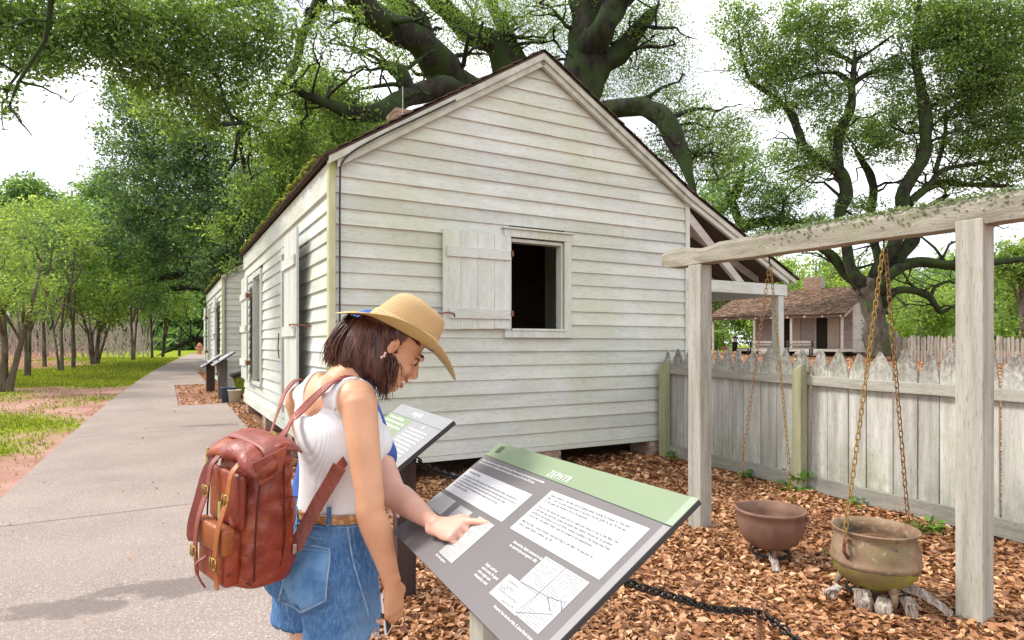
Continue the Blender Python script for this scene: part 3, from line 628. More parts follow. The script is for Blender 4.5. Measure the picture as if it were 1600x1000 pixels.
# chains
def link_mesh(L, W2, r, name='link'):
    mb = MB(); n = 16; rings = []; h = L / 2 - W2
    for i in range(n):
        a = 2 * math.pi * i / n; c = Vector((W2 * math.cos(a), 0, W2 * math.sin(a) + (h if math.sin(a) > 0 else -h))); o = Vector((math.cos(a), 0, math.sin(a)))
        rings.append([c + o * r * math.cos(b) + Vector((0, 1, 0)) * r * math.sin(b) for b in [2 * math.pi * k / 5 for k in range(5)]])
    rings.append(rings[0]); mb.loft(rings, cap=False); return mb.mesh(name, True)
def chain(name, pts, L, W2, r, m, label, cat='chain', group=None, pitch=None):
    P = [Vector(p) for p in smooth_path([tuple(p) for p in pts], 12)] if len(pts) > 2 else [Vector(p) for p in pts]
    root = thing(name, label, cat, P[0], 0, group); me = link_mesh(L, W2, r); me.materials.append(m)
    pitch = pitch or (L - 2.4 * r - .002); cum = [0]
    for a, b_ in zip(P[:-1], P[1:]): cum.append(cum[-1] + (b_ - a).length)
    n = int(cum[-1] / pitch)
    for k in range(n):
        s_ = (k + .5) * pitch; i = max(j for j in range(len(cum)) if cum[j] <= s_); i = min(i, len(P) - 2); q = P[i] + (P[i + 1] - P[i]).normalized() * (s_ - cum[i])
        d = (P[i + 1] - P[i]).normalized(); qt = d.to_track_quat('Z', 'Y'); tw = (R(90) if k % 2 else 0) + R(38) + .25 * noise.noise(Vector((k * .4, 1, 1)))
        o = bpy.data.objects.new('link', me); COL.objects.link(o); o.parent = root; o.location = q - root.location; o.rotation_mode = 'QUATERNION'
        from mathutils import Quaternion
        o.rotation_quaternion = qt @ Quaternion((0, 0, 1), tw)
    return root
M['chain_or'] = mat('rusty_chain', (.11, .055, .03), (.32, .175, .08), 30, rough=.9, bump=.4)
M['chain_yl'] = mat('yellowed_chain', (.20, .11, .03), (.38, .26, .08), 20, rough=.9, bump=.4)
# ------------------------------------------------------------------ kettles
def kettle1():
    c = Vector((1.815, 4.42, 0)); c.z = .115
    root = thing('iron_kettle', 'smooth rust brown hemispherical iron kettle, smaller of the two, near the left post', 'kettle', c)
    M['ket1'] = mat('brown_rust', (.17, .095, .070), (.27, .16, .115), 7, rough=.7, metal=.15, spots=[(3, (1, 1, 1), .55, .75, (.30, .145, .075), .5), (40, (1, 1, 1), .6, .75, (.10, .06, .045), .5)], bump=.15)
    outp = [(.001, 0), (.06, .004), (.12, .022), (.17, .058), (.205, .110), (.222, .165), (.228, .215), (.230, .262), (.236, .266), (.237, .282), (.231, .287)]
    inn = [(.222, .284), (.219, .21), (.213, .165), (.19, .11), (.15, .06), (.09, .03), (.001, .018)]
    MB().lathe(outp + inn, 48).build('bowl', M['ket1'], root, smooth=True)
    for a in (.3, 2.4, 4.5):
        b = MB(); b.tube([(.13 * math.cos(a), .13 * math.sin(a), .04), (.15 * math.cos(a), .15 * math.sin(a), -.01), (.155 * math.cos(a), .155 * math.sin(a), -.06)], [.016, .013, .009], 8); b.build('leg', M['ket1'], root, smooth=True)
    for a in (-.45, 2.69):
        d = Vector((math.cos(a), math.sin(a), 0)); e = Vector((-d.y, d.x, 0)); b = MB(); b.tube([d * .228 + e * .03 + Vector((0, 0, .24)), d * .25 + e * .02 + Vector((0, 0, .22)), d * .25 - e * .02 + Vector((0, 0, .22)), d * .228 - e * .03 + Vector((0, 0, .24))], .007, 7); b.build('handle', M['ket1'], root, smooth=True)
    return c
def kettle2():
    c = Vector((2.155, 3.74, 0)); c.z = .115
    root = thing('iron_kettle', 'bulging moss stained iron kettle with a flared rim, nearer the right post', 'kettle', c)
    M['ket2'] = mat('moss_rust', (.19, .115, .07), (.31, .215, .14), 5, rough=.85, spots=[(4.5, (1, 1, 1), .52, .70, (.22, .20, .09), .5), (9, (1, 1, 1), .58, .64, (.10, .09, .07), .9), (24, (1, 1, 1), .56, .66, (.36, .34, .22), .7)], bump=.5, bscale=30)
    outp = [(.001, 0), (.07, .004), (.14, .024), (.19, .060), (.222, .105), (.236, .150), (.240, .156), (.242, .170), (.238, .176), (.236, .205), (.230, .250), (.217, .288), (.213, .303), (.218, .320), (.232, .340), (.236, .347), (.232, .352)]
    inn = [(.222, .347), (.206, .325), (.200, .305), (.205, .28), (.222, .2), (.22, .15), (.18, .075), (.1, .04), (.001, .03)]
    MB().lathe(outp + inn, 56).build('bowl', M['ket2'], root, smooth=True)
    bt = mat('moss_yellow', (.19, .20, .035), (.31, .31, .06), 6, rough=.95, spots=[(7, (1, 1, 1), .44, .6, (.25, .175, .10), .95)], bump=.4)
    b = MB(); rings = []
    for r_, z in ((.143, .0225), (.193, .0590), (.2255, .1045), (.2385, .1425)):   # moss patch on the lower left flank
        rings.append([Vector((r_ * math.cos(a), r_ * math.sin(a), z + (.014 * noise.noise(Vector((a * 3, 2, 2))) if z > .13 else 0))) for a in np.linspace(math.pi * .95, math.pi * 1.70, 26)])
    b.loft(rings, cap=False, closed=False); b.build('moss_patch', bt, root, smooth=True)
    MB().lathe([(.001, .255), (.218, .255)], 32).build('debris', mat('rusty_silt', (.10, .05, .025), (.26, .16, .10), 12, rough=.6, spots=[(30, (1, 1, 1), .58, .66, (.42, .42, .28), .9)]), root)
    for a in (.5, 2.6, 4.7):
        b = MB(); b.tube([(.17 * math.cos(a), .17 * math.sin(a), .05), (.20 * math.cos(a), .20 * math.sin(a), .0), (.20 * math.cos(a), .20 * math.sin(a), -.05)], [.028, .018, .010], 8); b.build('leg', M['ket2'], root, smooth=True)
    for a in (R(205), R(10)):
        d = Vector((math.cos(a), math.sin(a), 0)); e = Vector((-d.y, d.x, 0)); b = MB()
        b.tube([d * .222 + e * .0 + Vector((0, 0, .30)), d * .265 + Vector((0, 0, .29)), d * .268 + Vector((0, 0, .24)), d * .235 + Vector((0, 0, .20))], .010, 8); b.build('handle', M['iron'], root, smooth=True)
    return c
k1 = kettle1(); k2 = kettle2()
def beam_pt(px, z=2.15):
    r = (px - 800) / FPX; t = (PL.x - r * PL.y) / (r * FR.y - FR.x); p = PL + FR * t; p.z = z; return p
def ring_obj(root_pos, name, mtl, rad, r, parent, rot=0):
    b = MB(); n = 20; rings = []
    for i in range(n + 1):
        a = 2 * math.pi * i / n; c = Vector((math.cos(a) * math.cos(rot), math.cos(a) * math.sin(rot), math.sin(a)))
        s_ = Vector((-math.sin(rot), math.cos(rot), 0)); rings.append([root_pos + c * rad + (c * math.cos(q) + s_ * math.sin(q)) * r for q in [2 * math.pi * k / 6 for k in range(6)]])
    b.loft(rings, cap=False); o = b.build(name, mtl, None, smooth=True); world_child(o, parent); return o
hkp = beam_pt(1202, 2.18)
c1 = chain('hanging_chain', [hkp + Vector((0, 0, -.06)), k1 + Vector((-.215, .09, .25))], .042, .009, .0028, M['chain_or'], 'rusty chain on the left side above the small brown kettle', group='chains hanging from the timber beam')
c2_ = chain('hanging_chain', [hkp + Vector((.01, 0, -.06)), k1 + Vector((.205, .10, .25))], .042, .009, .0028, M['chain_yl'], 'yellow stained chain on the right side above the small brown kettle', group='chains hanging from the timber beam')
hk2 = beam_pt(1381, 2.18)
d2_ = Vector((math.cos(R(205)), math.sin(R(205)), 0)); d3_ = Vector((math.cos(R(10)), math.sin(R(10)), 0))
c3 = chain('hanging_chain', [hk2 + Vector((-.005, 0, -.04)), k2 + d2_ * .262 + Vector((0, 0, .33))], .048, .0115, .0036, M['chain_yl'], 'heavy rusty chain running down to the front handle of the moss stained kettle', group='chains hanging from the timber beam')
c4 = chain('hanging_chain', [hk2 + Vector((.01, 0, -.04)), k2 + d3_ * .25 + Vector((0, .03, .33))], .048, .0115, .0036, M['chain_or'], 'heavy rusty chain running down to the far right handle of the moss stained kettle', group='chains hanging from the timber beam')
ring_obj(k2 + d2_ * .268 + Vector((0, 0, .305)), 'ring', M['iron'], .030, .006, c3, R(60))
for c_, h in ((c1, hkp), (c3, hk2)):
    b = MB(); b.tube([h + Vector((0, 0, .03)), h + Vector((0, 0, -.03)), h + Vector((.015, 0, -.055)), h + Vector((0, 0, -.075)), h + Vector((-.018, 0, -.055))], .006, 6); world_child(b.build('hook', M['black'], None, smooth=True), c_)
# iron trivets and weathered wood chunks
for (k, nm, rad) in ((k1, 'small', .12), (k2, 'large', .15)):
    z = k.z - (.012 if nm == 'small' else .004)
    root = thing('iron_trivet', 'round black iron trivet under the small brown kettle' if nm == 'small' else 'round black iron trivet under the moss stained kettle', 'trivet', (k.x, k.y, 0))
    b = MB(); b.lathe([(rad - .008, z - .02), (rad + .008, z - .02), (rad + .008, z - .006), (rad - .008, z - .006), (rad - .008, z - .02)], 28); b.build('ring', M['black'], root, smooth=False)
    for a in (-.5, 1.6, 3.5):
        MB().tube([(rad * math.cos(a), rad * math.sin(a), z - .02), ((rad + .02) * math.cos(a), (rad + .02) * math.sin(a), -.02)], .007, 6).build('leg', M['black'], root, smooth=True)
M['grain'] = mat('bleached_wood', (.22, .16, .12), (.55, .49, .43), 9, (4, 4, .6), rough=.95, bump=1, bscale=24, bstretch=(3, 3, .7), spots=[(26, (4, 4, .5), .54, .62, (.07, .045, .03), .9)])
def chunk(x, y, ax, L, w, h, label, seed, group=None, tilt=.5):
    r_ = random.Random(seed); d = Vector((math.cos(ax), math.sin(ax), -tilt)).normalized(); s_ = Vector((-d.y, d.x, 0)).normalized(); u = d.cross(s_) * -1
    if u.z < 0: u = -u
    rings = []; c = Vector((x, y, h))
    for i in range(7):
        q = i / 6; k = 1 - .18 * q + .1 * math.sin(q * 7 + seed); rings.append([c + d * L * q + s_ * w * k * a * r_.uniform(.8, 1.15) + u * w * .7 * k * b_ * r_.uniform(.8, 1.15) + u * .02 * math.sin(q * 3) for a, b_ in ((-1, -.6), (-.2, -.9), (.9, -.7), (1, .3), (.35, .9), (-.1, .65), (-.7, .95))])
    tag_ = MB().loft(rings).build('wood_chunk', M['grain'], None, bevel=.003); props(tag_, label, 'firewood', group); return tag_
wg = 'bleached wood chunks under the kettles'
chunk(1.79, 4.35, R(-100), .17, .032, .10, 'single split pale wood chunk leaning under the small brown kettle', 1, wg)
chunk(1.96, 3.76, R(185), .10, .030, .11, 'dark ragged wood chunk left of the moss stained kettle', 2, wg, 1.6)
chunk(2.03, 3.66, R(262), .13, .050, .13, 'grey wood chunk with split grain under the left side of the moss stained kettle', 3, wg, 2.6)
chunk(2.13, 3.60, R(230), .11, .050, .10, 'white topped wood chunk in front of the trivet of the moss stained kettle', 4, wg, 2.0)
chunk(2.23, 3.57, R(282), .14, .042, .12, 'split white wood chunk nearest the viewer under the moss stained kettle', 5, wg, 2.4)
chunk(2.27, 3.66, R(-38), .26, .038, .15, 'long grey root like chunk sloping out right of the moss stained kettle', 6, wg)
chunk(1.94, 3.72, R(150), .10, .018, .10, 'thin dark splinter left of the other chunks by the moss stained kettle', 7, wg)
# black barrier chain and its stake
M['bchain'] = mat('black_plastic_chain', (.010, .010, .012), rough=.35)
stake_top = at(1186, 962, 3.02); stake_top.z = .26
stk = thing('rebar_stake', 'rusty twisted rebar stake with a loop, black barrier chain threaded through it', 'stake', (stake_top.x, stake_top.y, 0))
b = MB(); b.tube([(0, 0, -.1), (0, 0, .235)], .013, 8); b.build('rod', M['iron'], stk, smooth=True)
b = MB(); b.tube([(0, 0, .22), (-.014, 0, .25), (-.024, 0, .28), (-.012, 0, .31), (.012, 0, .31), (.024, 0, .28), (.012, 0, .25)], .006, 6); b.build('loop', mat('pinkish_rust', (.30, .14, .10), (.42, .24, .18), 20), stk, smooth=True)
b = MB()
for i in range(12): b.lathe([(.012, 0), (.0155, .004), (.012, .008)], 8, (0, 0, .02 + i * .019))
b.build('ribs', M['iron'], stk)
SU = Vector((.408, -.912, 0)).normalized()
p_post1 = Vector((.10, 1.42, .60))
chain('barrier_chain', [at(800, 845, 1.9) + Vector((0, .35, -.2)), at(930, 888, 2.25), at(985, 912, 2.45), at(1060, 935, 2.65), at(1120, 952, 2.85), stake_top, at(1235, 992, 2.8), at(1300, 1060, 2.6)], .060, .0165, .0058, M['bchain'], 'black barrier chain sagging from behind the front reading panel to the rebar stake')
chain('barrier_chain', [at(612, 700, 3.75), at(640, 712, 3.7), at(665, 728, 3.6), at(700, 742, 3.4), at(740, 752, 3.2), at(800, 765, 2.9)], .060, .0165, .0058, M['bchain'], 'black barrier chain sagging between the rear reading panel and the front one')

# ------------------------------------------------------------------ reading panels
A1 = Vector((-.0229, 2.0308, 1.2255)); u1 = Vector((.4083, -.9123, .0311)).normalized(); v1 = Vector((-.7454, -.35287, -.56556)); v1 = (v1 - u1 * v1.dot(u1)).normalized(); n1 = v1.cross(u1)
if n1.z < 0: n1 = -n1
def pm(name, color, rough=.5, spec=.35): return mat(name, tuple(c * .96 for c in color), color, 9, rough=rough, spec=spec, spots=[(90, (1, 1, 1), .66, .72, tuple(c * .6 for c in color), .4)])
M['p_grey'] = pm('panel_grey', (.165, .152, .155)); M['p_grey2'] = pm('panel_grey_light', (.29, .29, .305)); M['p_green'] = pm('panel_green', (.225, .29, .18)); M['p_white'] = pm('panel_white', (.58, .575, .60)); M['p_paper'] = pm('old_paper', (.44, .445, .44)); M['p_edge_refl'] = pm('panel_edge_reflection', (.29, .28, .285)); M['ink'] = mat('ink', (.10, .10, .11)); M['ink_w'] = mat('white_ink', (.85, .85, .85)); M['ink_b'] = mat('blue_ink', (.06, .06, .22)); M['p_dark'] = mat('panel_core', (.05, .05, .055), rough=.5)
dg = bpy.context.evaluated_depsgraph_get
def panel_kit(root, A, u, v, n):
    Mx = Matrix(((u.x, -v.x, n.x, A.x), (u.y, -v.y, n.y, A.y), (u.z, -v.z, n.z, A.z), (0, 0, 0, 1)))
    def rect(nm, x0, y0, x1, y1, lvl, m, th=.0006):
        b = MB(); z = .0006 * lvl; b.box(x0, x1, -y1, -y0, z - th, z, Mx); o = b.build(nm, m, None); world_child(o, root); return o
    def text(nm, s, x, y, size, m, lvl=3, shear=0, sx=1.0, width=None, leading=1.12, rotz=0, bold=.006, spc=1.06):
        c = bpy.data.curves.new(nm, 'FONT'); c.body = s; c.size = size; c.shear = shear; c.space_line = leading; c.resolution_u = 2; c.fill_mode = 'FRONT'; c.space_character = spc; c.offset = size * bold
        if width: c.text_boxes[0].width = width / sx
        o = bpy.data.objects.new(nm, c); COL.objects.link(o); me = bpy.data.meshes.new_from_object(o.evaluated_get(dg())); bpy.data.objects.remove(o)
        T = Mx @ Matrix.Translation((x, -y, .0006 * lvl)) @ Matrix.Rotation(rotz, 4, 'Z') @ Matrix.Diagonal((sx, 1, 1, 1)); me.transform(T)
        o = link(nm, me, None); o.data.materials.clear(); o.data.materials.append(m); world_child(o, root); return o
    def lines(nm, segs, w, m, lvl=3):
        b = MB()
        for (x0, y0, x1, y1) in segs:
            d = Vector((x1 - x0, -(y1 - y0), 0)); L = d.length
            if L < 1e-6: continue
            p = Vector((-d.y, d.x, 0)) / L * w / 2; z = Vector((0, 0, .0006 * lvl)); a = Vector((x0, -y0, 0)); c = Vector((x1, -y1, 0)); b.add([Mx @ (a - p + z), Mx @ (c - p + z), Mx @ (c + p + z), Mx @ (a + p + z)], [(0, 1, 2, 3)])
        o = b.build(nm, m, None); world_child(o, root); return o
    return Mx, rect, text, lines
def scribble(rs, x0, x1, y, h, step=.004, jit=1, gap=.12):   # handwriting-like or tiny print strokes
    segs = []; x = x0; py = y
    while x < x1:
        if rs.random() < gap: x += step * 1.6; py = y; continue
        ny = y + rs.uniform(-h, h) * jit; nx_ = x + step * rs.uniform(.6, 1.3); segs.append((x, py, nx_, ny)); x, py = nx_, ny
    return segs
ctr = A1 + u1 * .45 + v1 * .22
sg1 = thing('reading_panel', 'front slanted interpretive panel headed ZEPHYR on a green band, being pointed at', 'sign', (ctr.x, ctr.y, 0), 0, 'slanted reading panels beside the cabins')
Mx, rect, text, lines = panel_kit(sg1, A1, u1, v1, n1)
b = MB(); b.box(-.045, .918, -.432, .004, -.012, -.0006, Mx); world_child(b.build('board', M['p_dark'], None, bevel=.001), sg1)
b = MB(); b.hexa([(-.045, .004, -.0006), (.918, .004, -.0006), (.918, -.0735, -.0006), (-.045, -.0595, -.0006)], [(-.045, .004, .0004), (.918, .004, .0004), (.918, -.0735, .0004), (-.045, -.0595, .0004)]); b.v = [Mx @ p for p in b.v]; world_child(b.build('header_band', M['p_green'], None), sg1)
b = MB(); b.hexa([(-.045, -.062, -.0006), (.918, -.076, -.0006), (.918, -.432, -.0006), (-.045, -.432, -.0006)], [(-.045, -.062, .0002), (.918, -.076, .0002), (.918, -.432, .0002), (-.045, -.432, .0002)]); b.v = [Mx @ p for p in b.v]; world_child(b.build('face', M['p_grey'], None), sg1)
rect('bevel_reflection', .897, .078, .9183, .4323, 2, M['p_edge_refl']); rect('bevel_reflection', .897, -.0043, .9183, .0735, 2, pm('edge_reflection_green', (.30, .36, .27)))  # bevel reflection painted as lighter grey and green along the right edge
text('heading', 'ZEPHYR', .386, .060, .031, M['ink_w'], 3, .20, .86, bold=0, spc=1.28)
rect('emblem', -.010, .010, .024, .039, 2, M['p_dark']); rs = random.Random(1)
lines('emblem_print', [(-.006 + .007 * (i % 5), .014 + .006 * (i // 5), -.001 + .007 * (i % 5), .018 + .006 * (i // 5)) for i in range(20)], .0016, M['p_green'], 3)
text('intro', 'Zephyr was the man whose name appears in Oak Alley records. We know only his given name; his story was written\ndown from the recollections of his descendants, from the plantation inventories and from the 1870 census.', -.026, .085, .0105, M['ink_w'], 3, .1, .82)
rect('card', -.036, .128, .418, .232, 2, M['p_white']); text('card_title', 'The Inventory Subject', -.018, .143, .0115, M['ink'], 3, 0, .9)
text('card_text', 'Zephyr was born in the late 1700s and came to Oak Alley with Zora and their children. The inventory lists\nhim as a field hand, then as a gardener, a rank he kept until the last of the Roman family records. He could not\nread, and yet he is remembered as a man who saved, who traded his time and who earned enough\nto buy the freedom of his wife. In the inventory his name is crossed out, and in the margin\na clerk has written the word free.', -.022, .162, .0100, M['ink'], 3, 0, .86)
rect('card', .474, .096, .876, .235, 2, M['p_white'])
text('card_text', 'Zephyr remained at Oak Alley with his assigned family, working for Jacques as a free man.\nAfter 17 years, he earned enough money to purchase Zora for $200. He was 70, she was\n25. Once again, they decided to live on the plantation.\n\nThere are a few reasons why Zephyr and Zora might have chosen to stay at Oak Alley. One\nis that while they could leave, Jacques still owned their children. Antoine was his gardener,\nand Beatrice was working as an ox-cart driver. Another possibility is that having been freed\nso late in life, it was unlikely Zephyr could earn enough to live independently.\n\nMany years later, a census recorded a field hand living at Oak Alley. The man gave his\nname as Zephyr Roman, a widower, age 100.', .490, .112, .0096, M['ink'], 3, 0, .90, leading=1.08)
def paper(x0, y0, x1, y1, m='p_paper', rows=9, seed=0, lw=.0006):
    rect('document', x0, y0, x1, y1, 2, M[m]); r_ = random.Random(seed); sgm = []
    for k in range(rows):
        y = y0 + (y1 - y0) * (k + .8) / (rows + .6)
        if r_.random() < .85: sgm += scribble(r_, x0 + .006, x1 - .006 - r_.random() * .02, y, .0007, .0026, 1, .16)
    lines('document_writing', sgm, lw, M['ink'])
paper(-.045, .247, .108, .307, rows=8, seed=1); paper(.155, .250, .253, .335, rows=12, seed=2); paper(.303, .249, .406, .387, rows=22, seed=3)
paper(.686, .249, .7705, .323, rows=14, seed=4); paper(.7715, .249, .862, .379, rows=24, seed=5); 
rect('document', .636, .324, .7705, .381, 2.5, M['p_paper'])
r_ = random.Random(8); sgm = []
for (x, y, x1_) in ((.655, .336, .70), (.665, .348, .70), (.650, .362, .74), (.69, .374, .745), (.645, .354, .675)): sgm += scribble(r_, x, x1_, y, .003, .0035, 1, .05)
lines('signature', sgm, .0007, M['ink'], 4)
lines('margin_line', [(.7712, .25, .7690, .325), (.769, .325, .760, .378), (.686, .324, .8, .316), (.80, .316, .842, .308), (.842, .308, .862, .322), (.85, .302, .862, .322), (.762, .376, .852, .336), (.80, .316, .84, .335)], .0008, M['ink_b'], 4)
for (x, y, s_, sz) in ((.540, .262, 'Oath and plea, Zephyr sentenced to the sale, dated\nthe second of June and signed in 1836.', .0098), (-.045, .320, 'Estate ledger of 1836 listing the enslaved\nmen and women of the plantation, with\nthe ages and the values given', .0095), (.305, .398, 'Act of sale, page two', .0095), (.530, .340, 'Zephyr could not\nread or write. He signed\nwith a simple mark,\nwitnessed by a clerk', .0100), (.690, .396, 'Document from the Act of Sale, St. James Parish Archives', .0085)):
    text('caption', s_, x, y, sz, M['ink_w'], 3, .1, .85)
M['post_dark'] = mat('dark_brown_post', (.035, .018, .018), (.06, .035, .03), 6, (3, 3, .4), rough=.6)
def post(root, x, y, ztop, m, w=.05, yaw=0):
    Mz = Matrix.Translation((x, y, 0)) @ Matrix.Rotation(yaw, 4, 'Z'); b = MB(); b.box(-w, w, -w, w, -.1, ztop, Mz); world_child(b.build('post', m, None, bevel=.004), root)
yawp = math.atan2(u1.y, u1.x)
pc = A1 + u1 * .50 + v1 * .30; post(sg1, pc.x + .0, pc.y + .0, pc.z - .05, M['timber'], .045, yawp)
bc = A1 + u1 * .44 + v1 * .22; b = MB(); b.box(.25, .65, -.30, -.14, -.05, -.0195, Mx); world_child(b.build('bracket', M['p_dark'], None), sg1)
# rear panel
A2 = Vector((-.749, 4.285, 1.145)); u2 = Vector((.4695, -.883, -.018)).normalized(); v2 = Vector((-.715, -.38, -.586)); v2 = (v2 - u2 * v2.dot(u2)).normalized(); n2 = v2.cross(u2); n2 = n2 if n2.z > 0 else -n2
c2p = A2 + u2 * .455 + v2 * .22
sg2 = thing('reading_panel', 'rear slanted panel with grey heading band, seen between the woman and the gable', 'sign', (c2p.x, c2p.y, 0), 0, 'slanted reading panels beside the cabins')
Mx2, rect, text, lines = panel_kit(sg2, A2, u2, v2, n2)
b = MB(); b.box(0, .91, -.44, 0, -.026, -.0006, Mx2); world_child(b.build('board', M['p_dark'], None, bevel=.001), sg2)
rect('header_band', 0, 0, .91, .086, 1, M['p_grey2']); rect('face', 0, .089, .91, .44, 1, M['p_grey2']); rect('green_field', 0, .089, .44, .30, 2, M['p_green'])
text('heading', 'Living Life', .33, .055, .046, M['ink_w'], 3, .28, .85)
text('green_text', 'The cabins of Oak Alley\nonce stood in two rows of ten\nbehind the big house, each one\nshared by two families.', .045, .125, .030, M['ink_w'], 3, 0, .9); text('green_text', 'Names', .12, .255, .024, M['ink_w'], 3, 0, .9)
text('panel_title', 'II', .66, .125, .034, M['ink_w'], 3, 0, 1.2)
text('panel_text', 'Work began before the sun rose\nand went on until after dark. The\nevening and Sunday were left for\ngardens, for the wash and for the\nsmall trades which brought in a\nlittle money. Fowl and corn were\nraised behind each of the cabins,\nand moss was gathered from oak\ntrees to be sold at the landing\nstage by the river.', .50, .155, .0235, M['ink_w'], 3, 0, .92)
lines('arrow', [(.50, .40, .53, .42), (.53, .42, .50, .425), (.50, .425, .50, .40)], .014, M['ink_w'], 3)
post(sg2, c2p.x + .04, c2p.y + .02, c2p.z - .03, M['post_dark'], .058, yawp)
b = MB(); b.box(.25, .65, -.33, -.12, -.06, -.027, Mx2); world_child(b.build('bracket', M['p_dark'], None), sg2)
# far panels in the planting bay
def far_panel(cx, cy, zc, label, postm, w=.9):
    root = thing('reading_panel', label, 'sign', (cx, cy, 0), 0, 'slanted reading panels beside the cabins'); u = Dh * -1; v = Vector((Nh.x * .82, Nh.y * .82, -.57)).normalized(); n = v.cross(u); n = n if n.z > 0 else -n
    A = Vector((cx, cy, zc)) - u * w / 2 - v * .28; Mx_, rc, tx, ln = panel_kit(root, A, u, v, n)
    b_ = MB(); b_.box(0, w, -.56, 0, -.03, -.0006, Mx_); world_child(b_.build('board', M['p_dark'], None), root); rc('face', 0, 0, w, .56, 2, M['p_grey2'], .001); rc('photograph', .06, .12, .40, .40, 4, M['p_white'], .001)
    for t in (-.0,):
        post(root, cx, cy, zc - .04, postm, .10, HYAW)
far_panel(-6.85, 14.9, 1.22, 'far slanted reading panel on a stout grey post at the end of the near cabin', mat('grey_post', (.09, .08, .07), (.17, .155, .135), 5, (3, 3, .5)))
far_panel(-7.95, 16.6, 1.12, 'farthest slanted reading panel, half hidden behind the one at the end of the near cabin', M['post_dark'])
# tilted tray and buckets stored between the cabins
tb = thing('garden_cart', 'dark tilted garden cart with a mossy yellow side standing between the two cabins', 'cart', (-6.15, 15.0, 0), HYAW)
b = MB(); b.hexa([(-.45, 0, .75), (.45, 0, 1.05), (.45, .8, 1.05), (-.45, .8, .75)], [(-.47, 0, .81), (.43, 0, 1.12), (.43, .8, 1.12), (-.47, .8, .81)]); b.build('tray', M['black'], tb)
b = MB(); b.hexa([(-.35, .02, .40), (.4, .02, .40), (.4, .7, .40), (-.35, .7, .40)], [(-.4, .02, .76), (.44, .02, 1.02), (.44, .7, 1.02), (-.4, .7, .76)]); b.build('bin', M['moss'], tb)
MB().box(-.3, -.24, .1, .16, .1, .42).box(.3, .36, .1, .16, .1, .42).box(-.3, -.24, .6, .66, .1, .42).box(.3, .36, .6, .66, .1, .42).build('cart_leg', M['black'], tb)
def bucket(x, y, r_, h, m, label):
    z = G(x, y) + .01; o = MB().lathe([(.001, 0), (r_ * .82, 0), (r_, h), (r_ * 1.06, h), (r_ * 1.06, h - .02), (r_ * .96, h - .02), (r_ * .8, .02), (.001, .02)], 20).build('bucket', m, None, smooth=True); o.location = (x, y, z); props(o, label, 'bucket')
bucket(-6.35, 14.1, .16, .34, mat('blue_plastic', (.05, .09, .16), rough=.5), 'blue grey bucket on the ground under the tilted garden cart')
bucket(-6.12, 13.9, .14, .30, mat('cream_plastic', (.55, .53, .42), rough=.5), 'cream bucket at the far corner of the near cabin')
